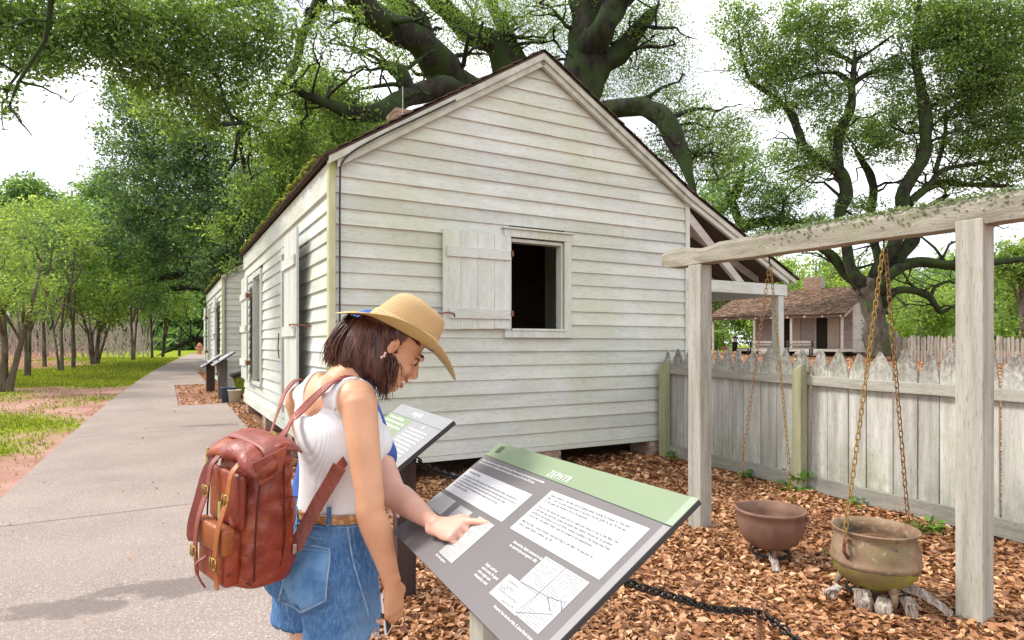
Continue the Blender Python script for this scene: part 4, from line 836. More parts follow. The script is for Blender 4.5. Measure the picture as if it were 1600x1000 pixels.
# ------------------------------------------------------------------ far brown cabin
def far_cabin():
    # front (porch) faces the viewer; local x along the front to the right, y away
    a = at(1178, 550, 42.5); b_ = at(1332, 552, 38.0); a.z = b_.z = 0
    ex = (b_ - a).normalized(); W_ = (b_ - a).length; ZB = G(0, 40); root = thing('wooden_cabin', 'small brown cabin with a shingled porch roof and brick chimney beyond the fence', 'cabin', (a.x, a.y, ZB), math.atan2(ex.y, ex.x))
    DP, PD = 5.4, 2.0; H = 2.75; RZ = 4.35; FL = .40
    front = MB().box(0, W_, 0, .1, FL - .25, H).build('front_wall', M['darkwood'], root)
    dx = [(W_ * .30, W_ * .40), (W_ * .66, W_ * .77)]
    z = FL - .2; r_ = random.Random(4)
    while z < H - .05:
        segs = [(0, W_)]
        for (p, q) in dx:
            if z < 2.30 and z > .3: segs = [w for (c, d) in segs for w in (((c, p), (q, d)) if c < p < d else ((c, d),))]
        for c, d in segs:
            b = MB(); b.hexa([(c, -.03, z), (d, -.03, z), (d, -.002, z), (c, -.002, z)], [(c, -.012, z + .17), (d, -.012, z + .17), (d, -.002, z + .17), (c, -.002, z + .17)]); b.build('clapboard', M['side_porch'], front)
        z += .165
    for p, q in dx:
        MB().box(p - .07, p, -.05, -.001, FL, 2.36).box(q, q + .07, -.05, -.001, FL, 2.36).box(p - .07, q + .07, -.05, -.001, 2.361, 2.44).build('door_frame', M['side_far'], root)
        MB().box(q + .08, q + .08 + (q - p) * .9, -.09, -.052, FL + .02, 2.32).build('door_leaf', mat('brown_door', (.42, .31, .24), (.52, .40, .33), 5, (4, 4, .4)), root)
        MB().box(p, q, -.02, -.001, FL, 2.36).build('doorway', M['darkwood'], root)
    side = MB().box(W_ - .1, W_, .1, DP, FL - .25, H).build('side_wall', M['darkwood'], root); z = FL - .2
    while z < RZ - .1:
        y0 = 0 if z < H else (z - H) / (RZ - H) * (DP / 2 + 0) ; y1 = DP - y0 if z >= H else DP
        y0b = 0 if z + .17 < H else (z + .17 - H) / (RZ - H) * DP / 2
        if y1 - y0 > .2:
            b = MB(); b.hexa([(W_ + .03, y0, z), (W_ + .03, y1, z), (W_ + .002, y1, z), (W_ + .002, y0, z)], [(W_ + .012, y0b, z + .17), (W_ + .012, DP - y0b, z + .17), (W_ + .002, DP - y0b, z + .17), (W_ + .002, y0b, z + .17)]); b.build('clapboard', M['side_far'], side)
        z += .165
    MB().add([(W_, 0, H), (W_, DP, H), (W_, DP / 2, RZ), (W_ - .1, 0, H), (W_ - .1, DP, H), (W_ - .1, DP / 2, RZ)], [(0, 1, 2), (5, 4, 3), (0, 2, 5, 3), (1, 4, 5, 2)]).build('gable', M['side_far'], root)
    MB().box(0, W_, DP - .1, DP, FL - .2, H).box(0, .1, .1, DP - .1, FL - .2, H).build('rear_wall', M['side_far'], root)
    MB().box(-.2, W_ + .2, -PD, -.01, FL - .15, FL).build('porch_floor', M['side_far'], root)
    MB().box(-.2, -.1, -PD, -PD + .1, 0, FL - .15).box(W_ + .1, W_ + .2, -PD, -PD + .1, 0, FL - .15).box(-.1, W_ + .1, -PD + .4, -PD + .45, 0, FL - .151).build('foundation', M['darkwood'], root)
    xsP = [-1.9, -.1 + W_ * .17, W_ * .52, W_ + .12]
    EY, EZ = -PD - .25, 2.02 + .25
    for x in [-1.9, W_ * .16, W_ * .54, W_ + .1]:
        MB().box(x - .06, x + .06, -PD - .02, -PD + .1, 0 if x < -1 else FL, 2.29).build('porch_post', mat('pale_post', (.48, .42, .36), (.60, .54, .48), 5), root)
    MB().box(-2.0, W_ + .25, -PD - .03, -PD + .11, 2.291, 2.41).build('porch_beam', M['side_porch'], root)
    for k in range(9):
        x = -1.9 + (W_ + 2.0) * k / 8; MB().box(x - .05, x + .05, EY + .02, -PD - .031, 2.30, 2.40).build('rafter_tail', M['p_white'], root)
    X0, X1 = -2.15, W_ + .35
    deck = MB(); deck.hexa([(X0, EY, EZ + .14), (X1, EY, EZ + .14), (X1, DP / 2, RZ), (X0, DP / 2, RZ)], [(X0, EY, EZ + .20), (X1, EY, EZ + .20), (X1, DP / 2, RZ + .06), (X0, DP / 2, RZ + .06)])
    deck.hexa([(X0, DP / 2 + .005, RZ), (X1, DP / 2 + .005, RZ), (X1, DP + .3, H - .1), (X0, DP + .3, H - .1)], [(X0, DP / 2 + .005, RZ + .06), (X1, DP / 2 + .005, RZ + .06), (X1, DP + .3, H), (X0, DP + .3, H)])
    ro = deck.build('roof', M['ceiling'], root); A = Vector((X0, EY - .03, EZ + .20)); B = Vector((X0, DP / 2, RZ + .06)); L = (B - A).length; d = (B - A) / L; n = Vector((0, -d.z, d.y)); u = 0; sh = MB()
    while u < L:
        x = X0 + r_.uniform(-.1, 0)
        while x < X1:
            w = r_.uniform(.1, .22); h = r_.uniform(.02, .05); du = r_.uniform(-.03, .03); l_ = min(.24, L - u)
            p = A + d * (u + du) + Vector((x - X0, 0, 0)); q = p + d * l_; ww = Vector((w - .012, 0, 0))
            sh.m = r_.choice((0, 0, 1, 2)); sh.hexa([p + n * .001, p + ww + n * .001, q + ww + n * .001, q + n * .001], [p + n * h, p + ww + n * h, q + ww + n * .008, q + n * .008]); x += w
        u += .175
    sh.build('shingles', [M['shingle_far'], mat('shingle_dark', (.09, .05, .035), (.19, .11, .075), 3), mat('shingle_tan', (.20, .13, .085), (.34, .23, .16), 3)], ro, kind='stuff')
    b = MB(); b.hexa([(X1 - .02, EY, EZ + .02), (X1 + .03, EY, EZ + .02), (X1 + .03, DP / 2, RZ - .14), (X1 - .02, DP / 2, RZ - .14)], [(X1 - .02, EY, EZ + .17), (X1 + .03, EY, EZ + .17), (X1 + .03, DP / 2, RZ + .03), (X1 - .02, DP / 2, RZ + .03)]); b.build('rake_board', mat('pale_rake', (.50, .42, .37)), root)
    ch = MB().box(W_ * .46 - .5, W_ * .46 + .6, DP / 2 - .35, DP / 2 + .35, RZ - .4, RZ + .78).build('chimney', M['mortar'], root)
    for k in range(15):
        z = RZ - .35 + k * .078; o = .1 * (k % 2)
        for i in range(6):
            x0 = W_ * .46 - .5 + i * .2 - o; x1 = min(x0 + .19, W_ * .46 + .6); x0 = max(x0, W_ * .46 - .5)
            if x1 - x0 > .04: MB().box(x0, x1, DP / 2 - .38, DP / 2 - .3505, z, z + .068).build('brick', M['brick'], ch)
    for k in range(2):
        x = (dx[k][0] + dx[k][1]) / 2
        for i in range(3): MB().box(x - .6, x + .6, -PD - .3 * (i + 1), -PD - .3 * i - .001, 0, FL - .08 - .11 * i).build('step', M['side_far'], root)
    bench = None
    for k, x in enumerate((W_ * .34, W_ * .72)):
        t_ = thing('bench', 'low grey bench in front of the left doorway of the brown cabin' if k == 0 else 'low grey bench in front of the right doorway of the brown cabin', 'bench', root.location + Vector(Matrix.Rotation(root.rotation_euler.z, 3, 'Z') @ Vector((x - .1, -PD - 1.5, 0))), root.rotation_euler.z)
        for i in range(3): MB().box(-.8, .8, i * .13, i * .13 + .11, .44, .48).build('seat_slat', M['farpicket'], t_)
        for i in range(2): MB().box(-.8, .8, .40, .44, .60 + i * .17, .72 + i * .17).build('back_slat', M['farpicket'], t_)
        for sx in (-.7, .7): MB().box(sx - .04, sx + .04, .0, .06, 0, .44).box(sx - .04, sx + .04, .33, .39, 0, .9).build('leg', M['black'], t_)
    return root
far_cabin()
# fence far behind on the right
fa, fb = at(1392, 555, 33.0), at(1760, 575, 25.0); fa.z = fb.z = 0; fdir = (fb - fa).normalized(); FLn = (fb - fa).length
ff = thing('picket_fence', 'far rough picket fence of narrow grey palings beyond the yard at right', 'fence', fa, math.atan2(fdir.y, fdir.x))
r_ = random.Random(31); t = 0
while t < FLn:
    g = G(0, fa.y + fdir.y * t); w = r_.uniform(.09, .14); h = 1.28 + r_.uniform(-.07, .1); m_ = t + w / 2; le = r_.uniform(-.03, .03)
    b = MB(); pr = [(t, g), (t + w, g), (t + w + le, g + h - .08), (m_ + le, g + h), (t + le, g + h - .08)]; n = 5
    b.add([Vector((x, 0, z)) for x, z in pr] + [Vector((x, .03, z)) for x, z in pr], [tuple(range(n)), tuple(reversed(range(n, 2 * n)))] + [(k + n, (k + 1) % n + n, (k + 1) % n, k) for k in range(n)])
    b.build('picket', M['farpicket'], ff); t += w + r_.uniform(.02, .05)
for z in (.35, .95):
    g0, g1 = G(0, fa.y), G(0, fb.y); b = MB(); b.hexa([(0, .031, g0 + z), (FLn, .031, g1 + z), (FLn, .07, g1 + z), (0, .07, g0 + z)], [(0, .031, g0 + z + .08), (FLn, .031, g1 + z + .08), (FLn, .07, g1 + z + .08), (0, .07, g0 + z + .08)]); b.build('rail', M['farpicket'], ff)
for tt in (.2, 3.2, 6.0, 9.2): 
    b = MB(); g = G(0, fa.y + fdir.y * tt); b.box(tt, tt + .16, -.14, -.01, g, g + 1.55); b.build('fence_post', M['farpicket'], ff, bevel=.02)
# little path lamp on the far lawn, red hydrant at the path end
lp = at(1148, 540, 47); lp.z = G(0, 47)
t_ = thing('bollard_lamp', 'short dark lamp post with white head on the lawn left of the brown cabin', 'lamp', lp)
MB().box(-.18, .18, -.1, .1, 0, .75).build('post', M['black'], t_); MB().box(-.16, .16, -.11, .11, .76, 1.05).build('head', M['p_white'], t_); MB().box(-.22, .22, -.16, .16, 1.051, 1.12).build('cap', M['black'], t_)
hp = at(312, 552, 40.5); hp.z = G(0, 40)
t_ = thing('fire_hydrant', 'small faded red fire hydrant on the grass where the path ends', 'hydrant', hp); M['hyd'] = mat('faded_red', (.48, .16, .12), (.56, .24, .18), 6)
MB().lathe([(.001, 0), (.2, 0), (.2, .06), (.13, .07), (.13, .55), (.17, .56), (.17, .60), (.12, .70), (.05, .78), (.04, .84), (.001, .84)], 16).build('barrel', M['hyd'], t_, smooth=False)
for sx in (-1, 1): MB().tube([(sx * .1, 0, .42), (sx * .26, 0, .42)], .08, 10).build('nozzle', M['hyd'], t_)
# folding chair left of the far cabin
ch_ = at(1129, 556, 30); ch_.z = G(0, 30)
t_ = thing('folding_chair', 'thin dark metal folding chair on the yard behind the fence near the white cabin', 'chair', ch_, R(30))
for sx in (-.22, .22):
    MB().tube([(sx, .25, 0), (sx, -.2, .85)], .014, 6).build('leg', M['iron'], t_); MB().tube([(sx, -.25, 0), (sx, .2, .48)], .014, 6).build('leg', M['iron'], t_)
MB().box(-.22, .22, -.12, .24, .44, .46).build('seat', M['iron'], t_); MB().box(-.22, .22, -.2, -.18, .66, .84).build('backrest', M['iron'], t_)
# weeds by the fence
def weed(px, py, label, n=26, s_=.12):
    Y = 1.5 * FPX / (py - HOR); 
    for _ in range(3): Y = (CAMH - G(0, Y)) * FPX / (py - HOR)
    p = at(px, py, Y); root = thing('weed', label, 'plant', p, 0, 'green weeds along the fence')
    P = np.array([[RNG.normal(0, s_ * .35), RNG.normal(0, s_ * .35), RNG.uniform(.15, 1) * s_] for _ in range(n)])
    link('leaves', leaf_mesh('leaves', P, s_ * .5, RNG.beta(2, 1.5, n), up=.45, aspect=.6, curl=.15), M['leaf_weed'], root)
    b = MB()
    for q in P[:10]: b.tube([(0, 0, -.01), (q[0] * .5, q[1] * .5, q[2] * .6), tuple(q)], .003, 4)
    b.build('stems', M['leaf_weed'], root)
weed(1244, 772, 'tallest clump of green weeds, against the foot of the middle fence post', 46, .22)
weed(1052, 720, 'tiny green weed at the foot of the fence post nearest the cabin')
weed(1166, 752, 'small yellow green weed under the left hanging chain', 20, .12)
weed(1340, 795, 'small yellow green weed behind the moss stained kettle', 20, .11)
weed(1436, 838, 'low weed at the bottom rail just right of the moss stained kettle', 26, .12)
weed(1462, 836, 'broad leaved green weed beside the right post of the timber frame', 24, .13)
weed(1290, 872, 'tiny weed in the leaves between the two kettles', 14, .06)
weed(1400, 790, 'tiny weed at the bottom rail above the moss stained kettle', 14, .08)

# ------------------------------------------------------------------ trees
LAST = []
def limb(mb, pts, n=12, sub=6, jit=.4):
    """pts: (px, py, Y, r_px)"""
    W3 = [tuple(at(a, b_, c)) + (d / FPX * c,) for a, b_, c, d in pts]; S = smooth_path(W3, sub)
    if W3[-1][3] > .04: e_ = S[-1] * 2 - S[-3]; e2 = S[-1] * 3 - 2 * S[-3]; e_[3] = W3[-1][3] * .55; e2[3] = .015; S += [e_, e2]
    LAST.append(S)
    mb.tube([q[:3] for q in S], [max(.01, q[3]) for q in S], n, jit=jit); return [Vector(q[:3]) for q in S]
def twig(mb, a, b_, r0, rs, depth=2):
    a, b_ = Vector(a), Vector(b_); L = (b_ - a).length; pts = []
    for i in range(6):
        q = i / 5; pts.append(a.lerp(b_, q) + Vector((rs.gauss(0, 1), rs.gauss(0, 1), rs.gauss(0, 1))) * L * .05 * math.sin(q * 3.14) + Vector((0, 0, L * .06 * math.sin(q * 3.14))))
    mb.tube(pts, [r0 * (1 - .7 * i / 5) for i in range(6)], 6)
    if depth:
        for _ in range(3):
            i = rs.randint(2, 5); d = Vector((rs.gauss(0, 1), rs.gauss(0, 1), rs.gauss(0, .6))).normalized(); twig(mb, pts[i], pts[i] + d * L * rs.uniform(.25, .45) + (b_ - a) * .15, r0 * .45, rs, depth - 1)
def crown(blobs, leaf, seed, wood=None, anchors=None, kite=True, aspect=.45, tlo=2.0, thi=2.0):
    """blobs: (px,py,Y, rx_px, ry_px, clusters, leaves_per_cluster, sigma_m)"""
    rg = np.random.default_rng(seed); P = []; T = []; rs = random.Random(seed)
    for (px, py, Y, rx, ry, K, m_, sg_) in blobs:
        c = np.array(at(px, py, Y)); e = np.array([rx / FPX * Y, max(rx, ry) / FPX * Y * .75, ry / FPX * Y])
        q = rg.normal(size=(K, 3)); q /= np.linalg.norm(q, axis=1)[:, None]; q *= rg.random(K)[:, None] ** (1 / 2.4); C = c + q * e
        for cc in C:
            mm = max(3, int(m_ * 1.2 * rg.uniform(.5, 1.4))); sg2_ = sg_ * .80 * rg.uniform(.6, 1.3); d = rg.normal(size=(mm, 3)) * np.array([1, 1, .62]) * sg2_
            P.append(cc + d); T.append(np.clip(rg.normal(.45 + rg.normal(0, .16), .2, mm) , 0, 1))
        if wood is not None and anchors:
            A = min(anchors, key=lambda a: (a - Vector(c)).length)
            if (A - Vector(c)).length > .3: twig(wood, A, Vector(c), max(.02, .012 * (A - Vector(c)).length + .02), rs, 2)
    P = np.vstack(P); T = np.concatenate(T); return leaf_mesh('crown', P, leaf, T, up=.15, kite=kite, aspect=aspect)
def fern_fuzz(paths, dens, leaf, seed, side=.2):
    rg = np.random.default_rng(seed); P = []
    for S in paths:
        for a, b_ in zip(S[:-1], S[1:]):
            p, r0 = Vector(a[:3]), a[3]; q = Vector(b_[:3]); L = (q - p).length
            if r0 < leaf * .8 or noise.noise(p * .35) < -.25: continue
            d = (q - p).normalized(); u = (UPV - d * UPV.dot(d)); u = u.normalized() if u.length > .2 else Vector((-1, 0, 0)); s_ = d.cross(u); n = int(dens * L * r0 * 6)
            for _ in range(n):
                t = rg.random(); an = rg.normal(0, 1.1); P.append(tuple(p.lerp(q, t) + (u * math.cos(an) + s_ * math.sin(an)) * (r0 * 1.02 + leaf * .3 * rg.random())))
    return leaf_mesh('ferns', np.array(P), leaf, rg.beta(2, 2, len(P)), up=.1, aspect=.35) if len(P) > 10 else None
UPV = Vector((0, 0, 1))
def tree(nm, label, base, limbs, blobs, leaf, lm, bark, seed, group=None, kite=True, jit=.4, aspect=.45, base2=None, ferns=0):
    root = thing(nm, label, 'tree', base, 0, group); mb = MB(); anc = []; LAST.clear()
    for L in limbs:
        if base2 and L is limbs[0]:
            q = MB(); limb(q, L, jit=jit); world_child(q.build('trunk', base2, None, smooth=True), root); continue
        s_ = limb(mb, L, jit=jit); anc += s_[len(s_) // 3:]
    wd = MB(); rq = random.Random(seed + 500)
    if ferns:
        fm = fern_fuzz(LAST, ferns, leaf * .75, seed + 9)
        if fm: world_child(link('ferns', fm, M['fern'], kind='stuff'), root)
        for S in LAST[1:]:
            for _ in range(7):
                q = S[rq.randint(len(S) // 4, len(S) - 1)]; L = rq.uniform(.05, .12) * q[1]; p = Vector(q[:3]); twig(wd, p, p + Vector((rq.gauss(0, 1), rq.gauss(0, .5), rq.uniform(-.2, 1.1))).normalized() * L, min(q[3] * .35, .09), rq, 2)
    cm = crown(blobs, leaf, seed, wd, anc, kite, aspect)
    world_child(mb.build('limbs' if base2 else 'trunk', bark, None, smooth=True), root)
    if wd.v: world_child(wd.build('branches', bark, None, smooth=True, kind='stuff'), root)
    world_child(link('crown', cm, lm), root); return root
# great live oak behind the near cabin
Yo = 19
o_l = [[(850, 640, Yo, 60), (850, 420, Yo, 48), (845, 300, Yo, 44), (850, 210, Yo, 42)],
       [(850, 240, Yo, 40), (800, 190, Yo - 1, 30), (722, 140, Yo - 2, 27), (690, 105, Yo - 3, 25), (650, 60, Yo - 4, 22), (600, 38, Yo - 5, 21), (560, 0, Yo - 6, 20), (520, -60, Yo - 7, 18)],
       [(830, 230, Yo, 30), (770, 180, Yo - .5, 24), (720, 155, Yo - 1, 22), (672, 95, Yo - 1.5, 19), (650, 40, Yo - 2, 19), (620, 0, Yo - 3, 18), (600, -60, Yo - 4, 16)],
       [(860, 240, Yo, 36), (800, 130, Yo + 1, 22), (775, 70, Yo + 1, 18), (740, 55, Yo + 1, 15), (700, 18, Yo + 1, 15), (670, -10, Yo, 13)],
       [(860, 220, Yo, 30), (810, 95, Yo + 2, 13), (785, 40, Yo + 2, 11), (765, 0, Yo + 2, 8)],
       [(880, 260, Yo, 42), (906, 150, Yo, 33), (915, 85, Yo, 30), (920, 30, Yo, 27), (918, -60, Yo, 24)],
       [(905, 160, Yo, 26), (935, 105, Yo, 20), (965, 85, Yo, 17), (990, 55, Yo, 14), (1015, 25, Yo, 10)],
       [(915, 80, Yo, 26), (945, 40, Yo - 1, 19), (965, 0, Yo - 1, 18), (985, -60, Yo - 2, 15)],
       [(880, 270, Yo, 34), (915, 190, Yo - .5, 18), (960, 172, Yo - 1, 13), (1005, 166, Yo - 1.5, 14), (1035, 182, Yo - 2, 15), (1052, 212, Yo - 2.2, 15), (1066, 245, Yo - 2.4, 12), (1076, 270, Yo - 2.6, 8), (1084, 300, Yo - 2.7, 5), (1082, 325, Yo - 2.7, 3)],
       [(860, 250, Yo, 34), (760, 190, Yo - 3, 24), (700, 140, Yo - 4, 19), (640, 150, Yo - 5, 14), (600, 172, Yo - 6, 15), (560, 178, Yo - 6.5, 12), (520, 165, Yo - 7, 9), (480, 150, Yo - 7, 6)],
       [(640, 150, Yo - 5, 13), (630, 120, Yo - 5, 12), (612, 106, Yo - 5, 10)],
       [(520, -40, Yo - 7, 13), (490, 20, Yo - 5, 8), (472, 60, Yo - 4.5, 7), (462, 100, Yo - 4, 6), (430, 150, Yo - 4, 4), (412, 185, Yo - 4, 3), (350, 195, Yo - 9.5, 3)],
       [(480, -20, Yo - 7, 6), (400, 0, Yo - 8, 5), (300, 15, Yo - 8, 4), (190, 30, Yo - 8.5, 3), (140, 55, Yo - 8.8, 2.5), (100, 80, Yo - 9, 2)],
       [(560, -40, Yo - 8, 12), (430, -60, Yo - 10, 9), (250, -60, Yo - 11, 6)]]
near = []; rs = random.Random(77)
def B(px, py, Y, rx, ry, K, m_=26, s_=.17): near.append((px, py, Y, rx, ry, K, m_, s_))
B(-40, 10, 9.0, 90, 70, 117); B(60, 40, 9.2, 90, 60, 148); B(55, 95, 9, 60, 30, 49); B(15, 165, 8.2, 22, 14, 7, 16, .10); B(10, 140, 8.5, 18, 12, 6, 16, .1)
B(160, 25, 9.6, 100, 60, 161); B(190, 80, 9.6, 70, 45, 74); B(260, 50, 10, 90, 60, 148); B(235, 115, 10, 70, 40, 68); B(350, 40, 10.5, 100, 60, 148); B(330, 110, 10.5, 80, 55, 117); B(420, 60, 11, 60, 60, 93)
B(280, 160, 11, 80, 50, 99); B(360, 165, 11.5, 70, 50, 93); B(440, 140, 12, 40, 40, 37); B(90, -60, 9.5, 190, 60, 55); B(350, -70, 10.5, 170, 60, 55)
B(520, 35, 12, 60, 45, 37); B(585, 95, 13, 40, 30, 14); B(500, 90, 12.5, 30, 24, 11)
B(430, 235, 12.5, 50, 30, 60, 24, .17); B(390, 300, 12.5, 36, 34, 50, 24, .17); B(350, 360, 13, 30, 26, 34, 24, .17); B(355, 415, 13, 16, 14, 8, 20, .12); B(500, 150, 12.5, 46, 34, 60, 24, .16); B(548, 190, 12.5, 40, 24, 46, 24, .16); B(470, 225, 12.5, 40, 24, 46, 24, .16); B(440, 190, 13, 80, 45, 74, 24, .2); B(530, 150, 13, 50, 38, 49, 24, .2); B(570, 165, 13, 30, 24, 16, 24, .2); B(400, 225, 13.5, 60, 35, 43, 24, .2)
for (a, c, d, e, f, k) in ((640, 10, 18, 60, 45, 60), (740, 20, 19, 60, 50, 70), (700, 80, 20, 50, 30, 36), (800, 30, 20, 60, 50, 70), (860, 60, 21, 40, 50, 50), (840, 10, 19, 60, 50, 60), (960, 60, 20, 50, 60, 70), (1010, 30, 19, 60, 55, 90), (1040, 90, 19, 45, 40, 50), (1000, 125, 20, 50, 40, 60), (935, 150, 21, 30, 40, 30), (1060, 160, 18, 50, 30, 40), (1090, 210, 17.5, 55, 45, 90), (1120, 250, 17, 50, 40, 60), (1050, 235, 18, 50, 50, 60), (1150, 200, 18, 30, 30, 26), (640, 100, 17, 50, 30, 26), (590, 20, 15, 50, 40, 60), (700, -60, 17, 160, 60, 70), (950, -60, 18, 160, 60, 80), (770, 85, 21, 40, 25, 24)):
    near.append((a, c, d, e, f, int(k * 1.4), 26, .30))
bb = at(850, 640, Yo); bb.z = G(0, Yo)
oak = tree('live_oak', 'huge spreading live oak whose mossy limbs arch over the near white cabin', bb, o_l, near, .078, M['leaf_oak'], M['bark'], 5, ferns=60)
# second oak: dark hanging mass at the left centre
dk = []
for (a, c, d, e, f, k) in ((225, 210, 24, 70, 60, 150), (280, 270, 24, 90, 80, 260), (230, 300, 25, 70, 60, 180), (330, 330, 23, 60, 80, 200), (260, 380, 25, 80, 50, 170), (190, 370, 26, 50, 40, 80), (350, 400, 22, 40, 40, 80), (160, 270, 26, 30, 20, 20), (320, 230, 23, 70, 50, 150), (340, 430, 24, 50, 30, 60), (240, 420, 27, 60, 25, 50), (385, 320, 22, 40, 60, 110), (200, 160, 24, 40, 40, 50)):
    dk.append((a, c, d, e, f, k, 26, .30))
tree('live_oak', 'dark dense live oak hanging low over the far end of the path', tuple(at(420, 566, 30)), [[(420, 570, 30, 22), (410, 500, 29, 20), (385, 440, 28, 17), (340, 425, 26, 8), (285, 428, 26, 6), (235, 440, 27, 4)], [(400, 480, 29, 16), (360, 400, 27, 10), (300, 340, 25, 6), (240, 330, 25, 4)], [(385, 440, 28, 12), (350, 320, 25, 8), (290, 250, 24, 5)], [(410, 500, 29, 13), (330, 455, 30, 7), (270, 450, 31, 5), (200, 470, 32, 3)], [(410, 520, 29, 8), (340, 545, 31, 5), (310, 530, 31, 4), (270, 545, 32, 3)]], dk, .145, M['leaf_teal'], M['bark'], 6, ferns=10)
md = []
for (a, c, d, e, f, k) in ((470, 250, 27, 60, 60, 260), (430, 290, 27, 60, 60, 220), (400, 350, 26, 60, 50, 150), (520, 190, 28, 60, 50, 240), (590, 190, 30, 40, 30, 90), (500, 130, 30, 40, 30, 90), (560, 200, 28, 60, 40, 160)):
    md.append((a, c, d, e, f, k, 26, .34))
tree('broadleaf_tree', 'bright green tree rising behind the side roof of the near white cabin', tuple(at(520, 560, 30)), [[(520, 565, 30, 16), (515, 400, 29, 13), (500, 300, 28, 9), (470, 240, 27, 5)], [(515, 350, 29, 9), (560, 230, 28, 5)], [(505, 330, 28, 8), (430, 300, 27, 4)]], md, .17, M['leaf_bright'], M['bark'], 8)
# right live oak by the brown cabin
Yr = 33
r_l = [[(1374, 556, Yr, 22.2), (1368, 520, Yr, 17.8), (1364, 480, Yr, 16.3), (1358, 455, Yr, 17.8), (1352, 440, Yr, 16.3)],
       [(1352, 455, Yr, 12.6), (1330, 420, Yr, 8.9), (1322, 385, Yr, 7.4), (1312, 340, Yr, 8.9), (1322, 300, Yr, 10.4), (1312, 270, Yr, 8.9), (1285, 255, Yr, 7.4), (1258, 232, Yr, 6.7), (1246, 200, Yr, 5.9), (1228, 168, Yr, 4.4), (1200, 145, Yr, 3.7), (1172, 125, Yr, 3.0), (1160, 90, Yr, 2.2), (1155, 60, Yr, 1.5)],
       [(1246, 200, Yr, 5.2), (1240, 180, Yr, 4.4), (1225, 165, Yr, 3.0)],
       [(1312, 280, Yr, 8.1), (1308, 240, Yr, 6.7), (1315, 200, Yr, 6.7), (1328, 170, Yr, 5.9), (1332, 130, Yr, 5.2), (1335, 95, Yr, 3.7)],
       [(1330, 135, Yr, 3.7), (1345, 122, Yr, 3.7), (1365, 112, Yr, 3.0), (1395, 108, Yr, 2.2)], [(1328, 128, Yr, 3.7), (1310, 115, Yr, 3.0), (1280, 115, Yr, 2.2), (1235, 125, Yr, 1.5)],
       [(1335, 100, Yr, 3.7), (1315, 88, Yr, 3.0), (1290, 78, Yr, 3.0), (1280, 60, Yr, 1.5)], [(1335, 95, Yr, 3.0), (1360, 80, Yr, 2.2), (1395, 55, Yr, 1.5)],
       [(1352, 450, Yr, 11.1), (1320, 425, Yr + .5, 7.4), (1300, 400, Yr + .5, 6.7), (1280, 385, Yr + .5, 5.9), (1262, 360, Yr + 1, 3.7)],
       [(1362, 455, Yr, 11.8), (1375, 415, Yr - .5, 9.6), (1395, 385, Yr - 1, 9.6), (1412, 345, Yr - 1, 9.6), (1412, 300, Yr - 1, 9.6), (1440, 250, Yr - 1, 9.6), (1447, 200, Yr - 1, 8.9), (1440, 140, Yr - 1, 7.4), (1430, 90, Yr - 1, 5.2), (1432, 40, Yr - 1, 3.7), (1440, -20, Yr - 1, 3.0)],
       [(1385, 430, Yr, 10.4), (1405, 400, Yr, 10.4), (1425, 375, Yr, 8.9), (1450, 330, Yr + 1, 6.7), (1480, 305, Yr + 1, 4.4), (1450, 325, Yr + 1, 3.0)],
       [(1370, 470, Yr, 8.9), (1390, 430, Yr - 1, 8.1), (1430, 410, Yr - 1, 7.4), (1480, 414, Yr - 1.5, 6.7), (1530, 412, Yr - 2, 5.9), (1600, 405, Yr - 2, 4.4)],
       [(1375, 480, Yr, 8.1), (1400, 455, Yr - 1, 5.9), (1430, 455, Yr - 1, 5.2), (1450, 462, Yr - 1, 5.2), (1462, 478, Yr - 1, 4.4), (1470, 488, Yr - 1, 3.7), (1482, 483, Yr - 1, 2.2)], [(1455, 462, Yr - 1, 3.0), (1462, 448, Yr - 1, 2.2), (1480, 440, Yr - 1, 2.2), (1492, 442, Yr - 1, 1.5)],
       [(1420, 320, Yr - 1, 6.7), (1450, 290, Yr - 1, 4.4), (1475, 265, Yr - 1, 3.7), (1510, 258, Yr - 1, 3.0), (1550, 252, Yr - 1, 2.2)], [(1460, 270, Yr - 1, 3.7), (1475, 220, Yr - 1, 3.0), (1478, 180, Yr - 1, 2.2)], [(1447, 170, Yr - 1, 3.0), (1475, 155, Yr - 1, 3.0), (1495, 150, Yr - 1, 2.2)],
       [(1400, 340, Yr, 5.2), (1440, 300, Yr, 5.9), (1475, 285, Yr, 5.2), (1510, 288, Yr, 4.4), (1560, 290, Yr, 3.7)],
       [(1375, 420, Yr + 1, 5.9), (1360, 340, Yr + 2, 5.9), (1365, 295, Yr + 2, 5.9), (1352, 260, Yr + 2, 5.2), (1340, 240, Yr + 2, 3.7)]]
rb_ = []
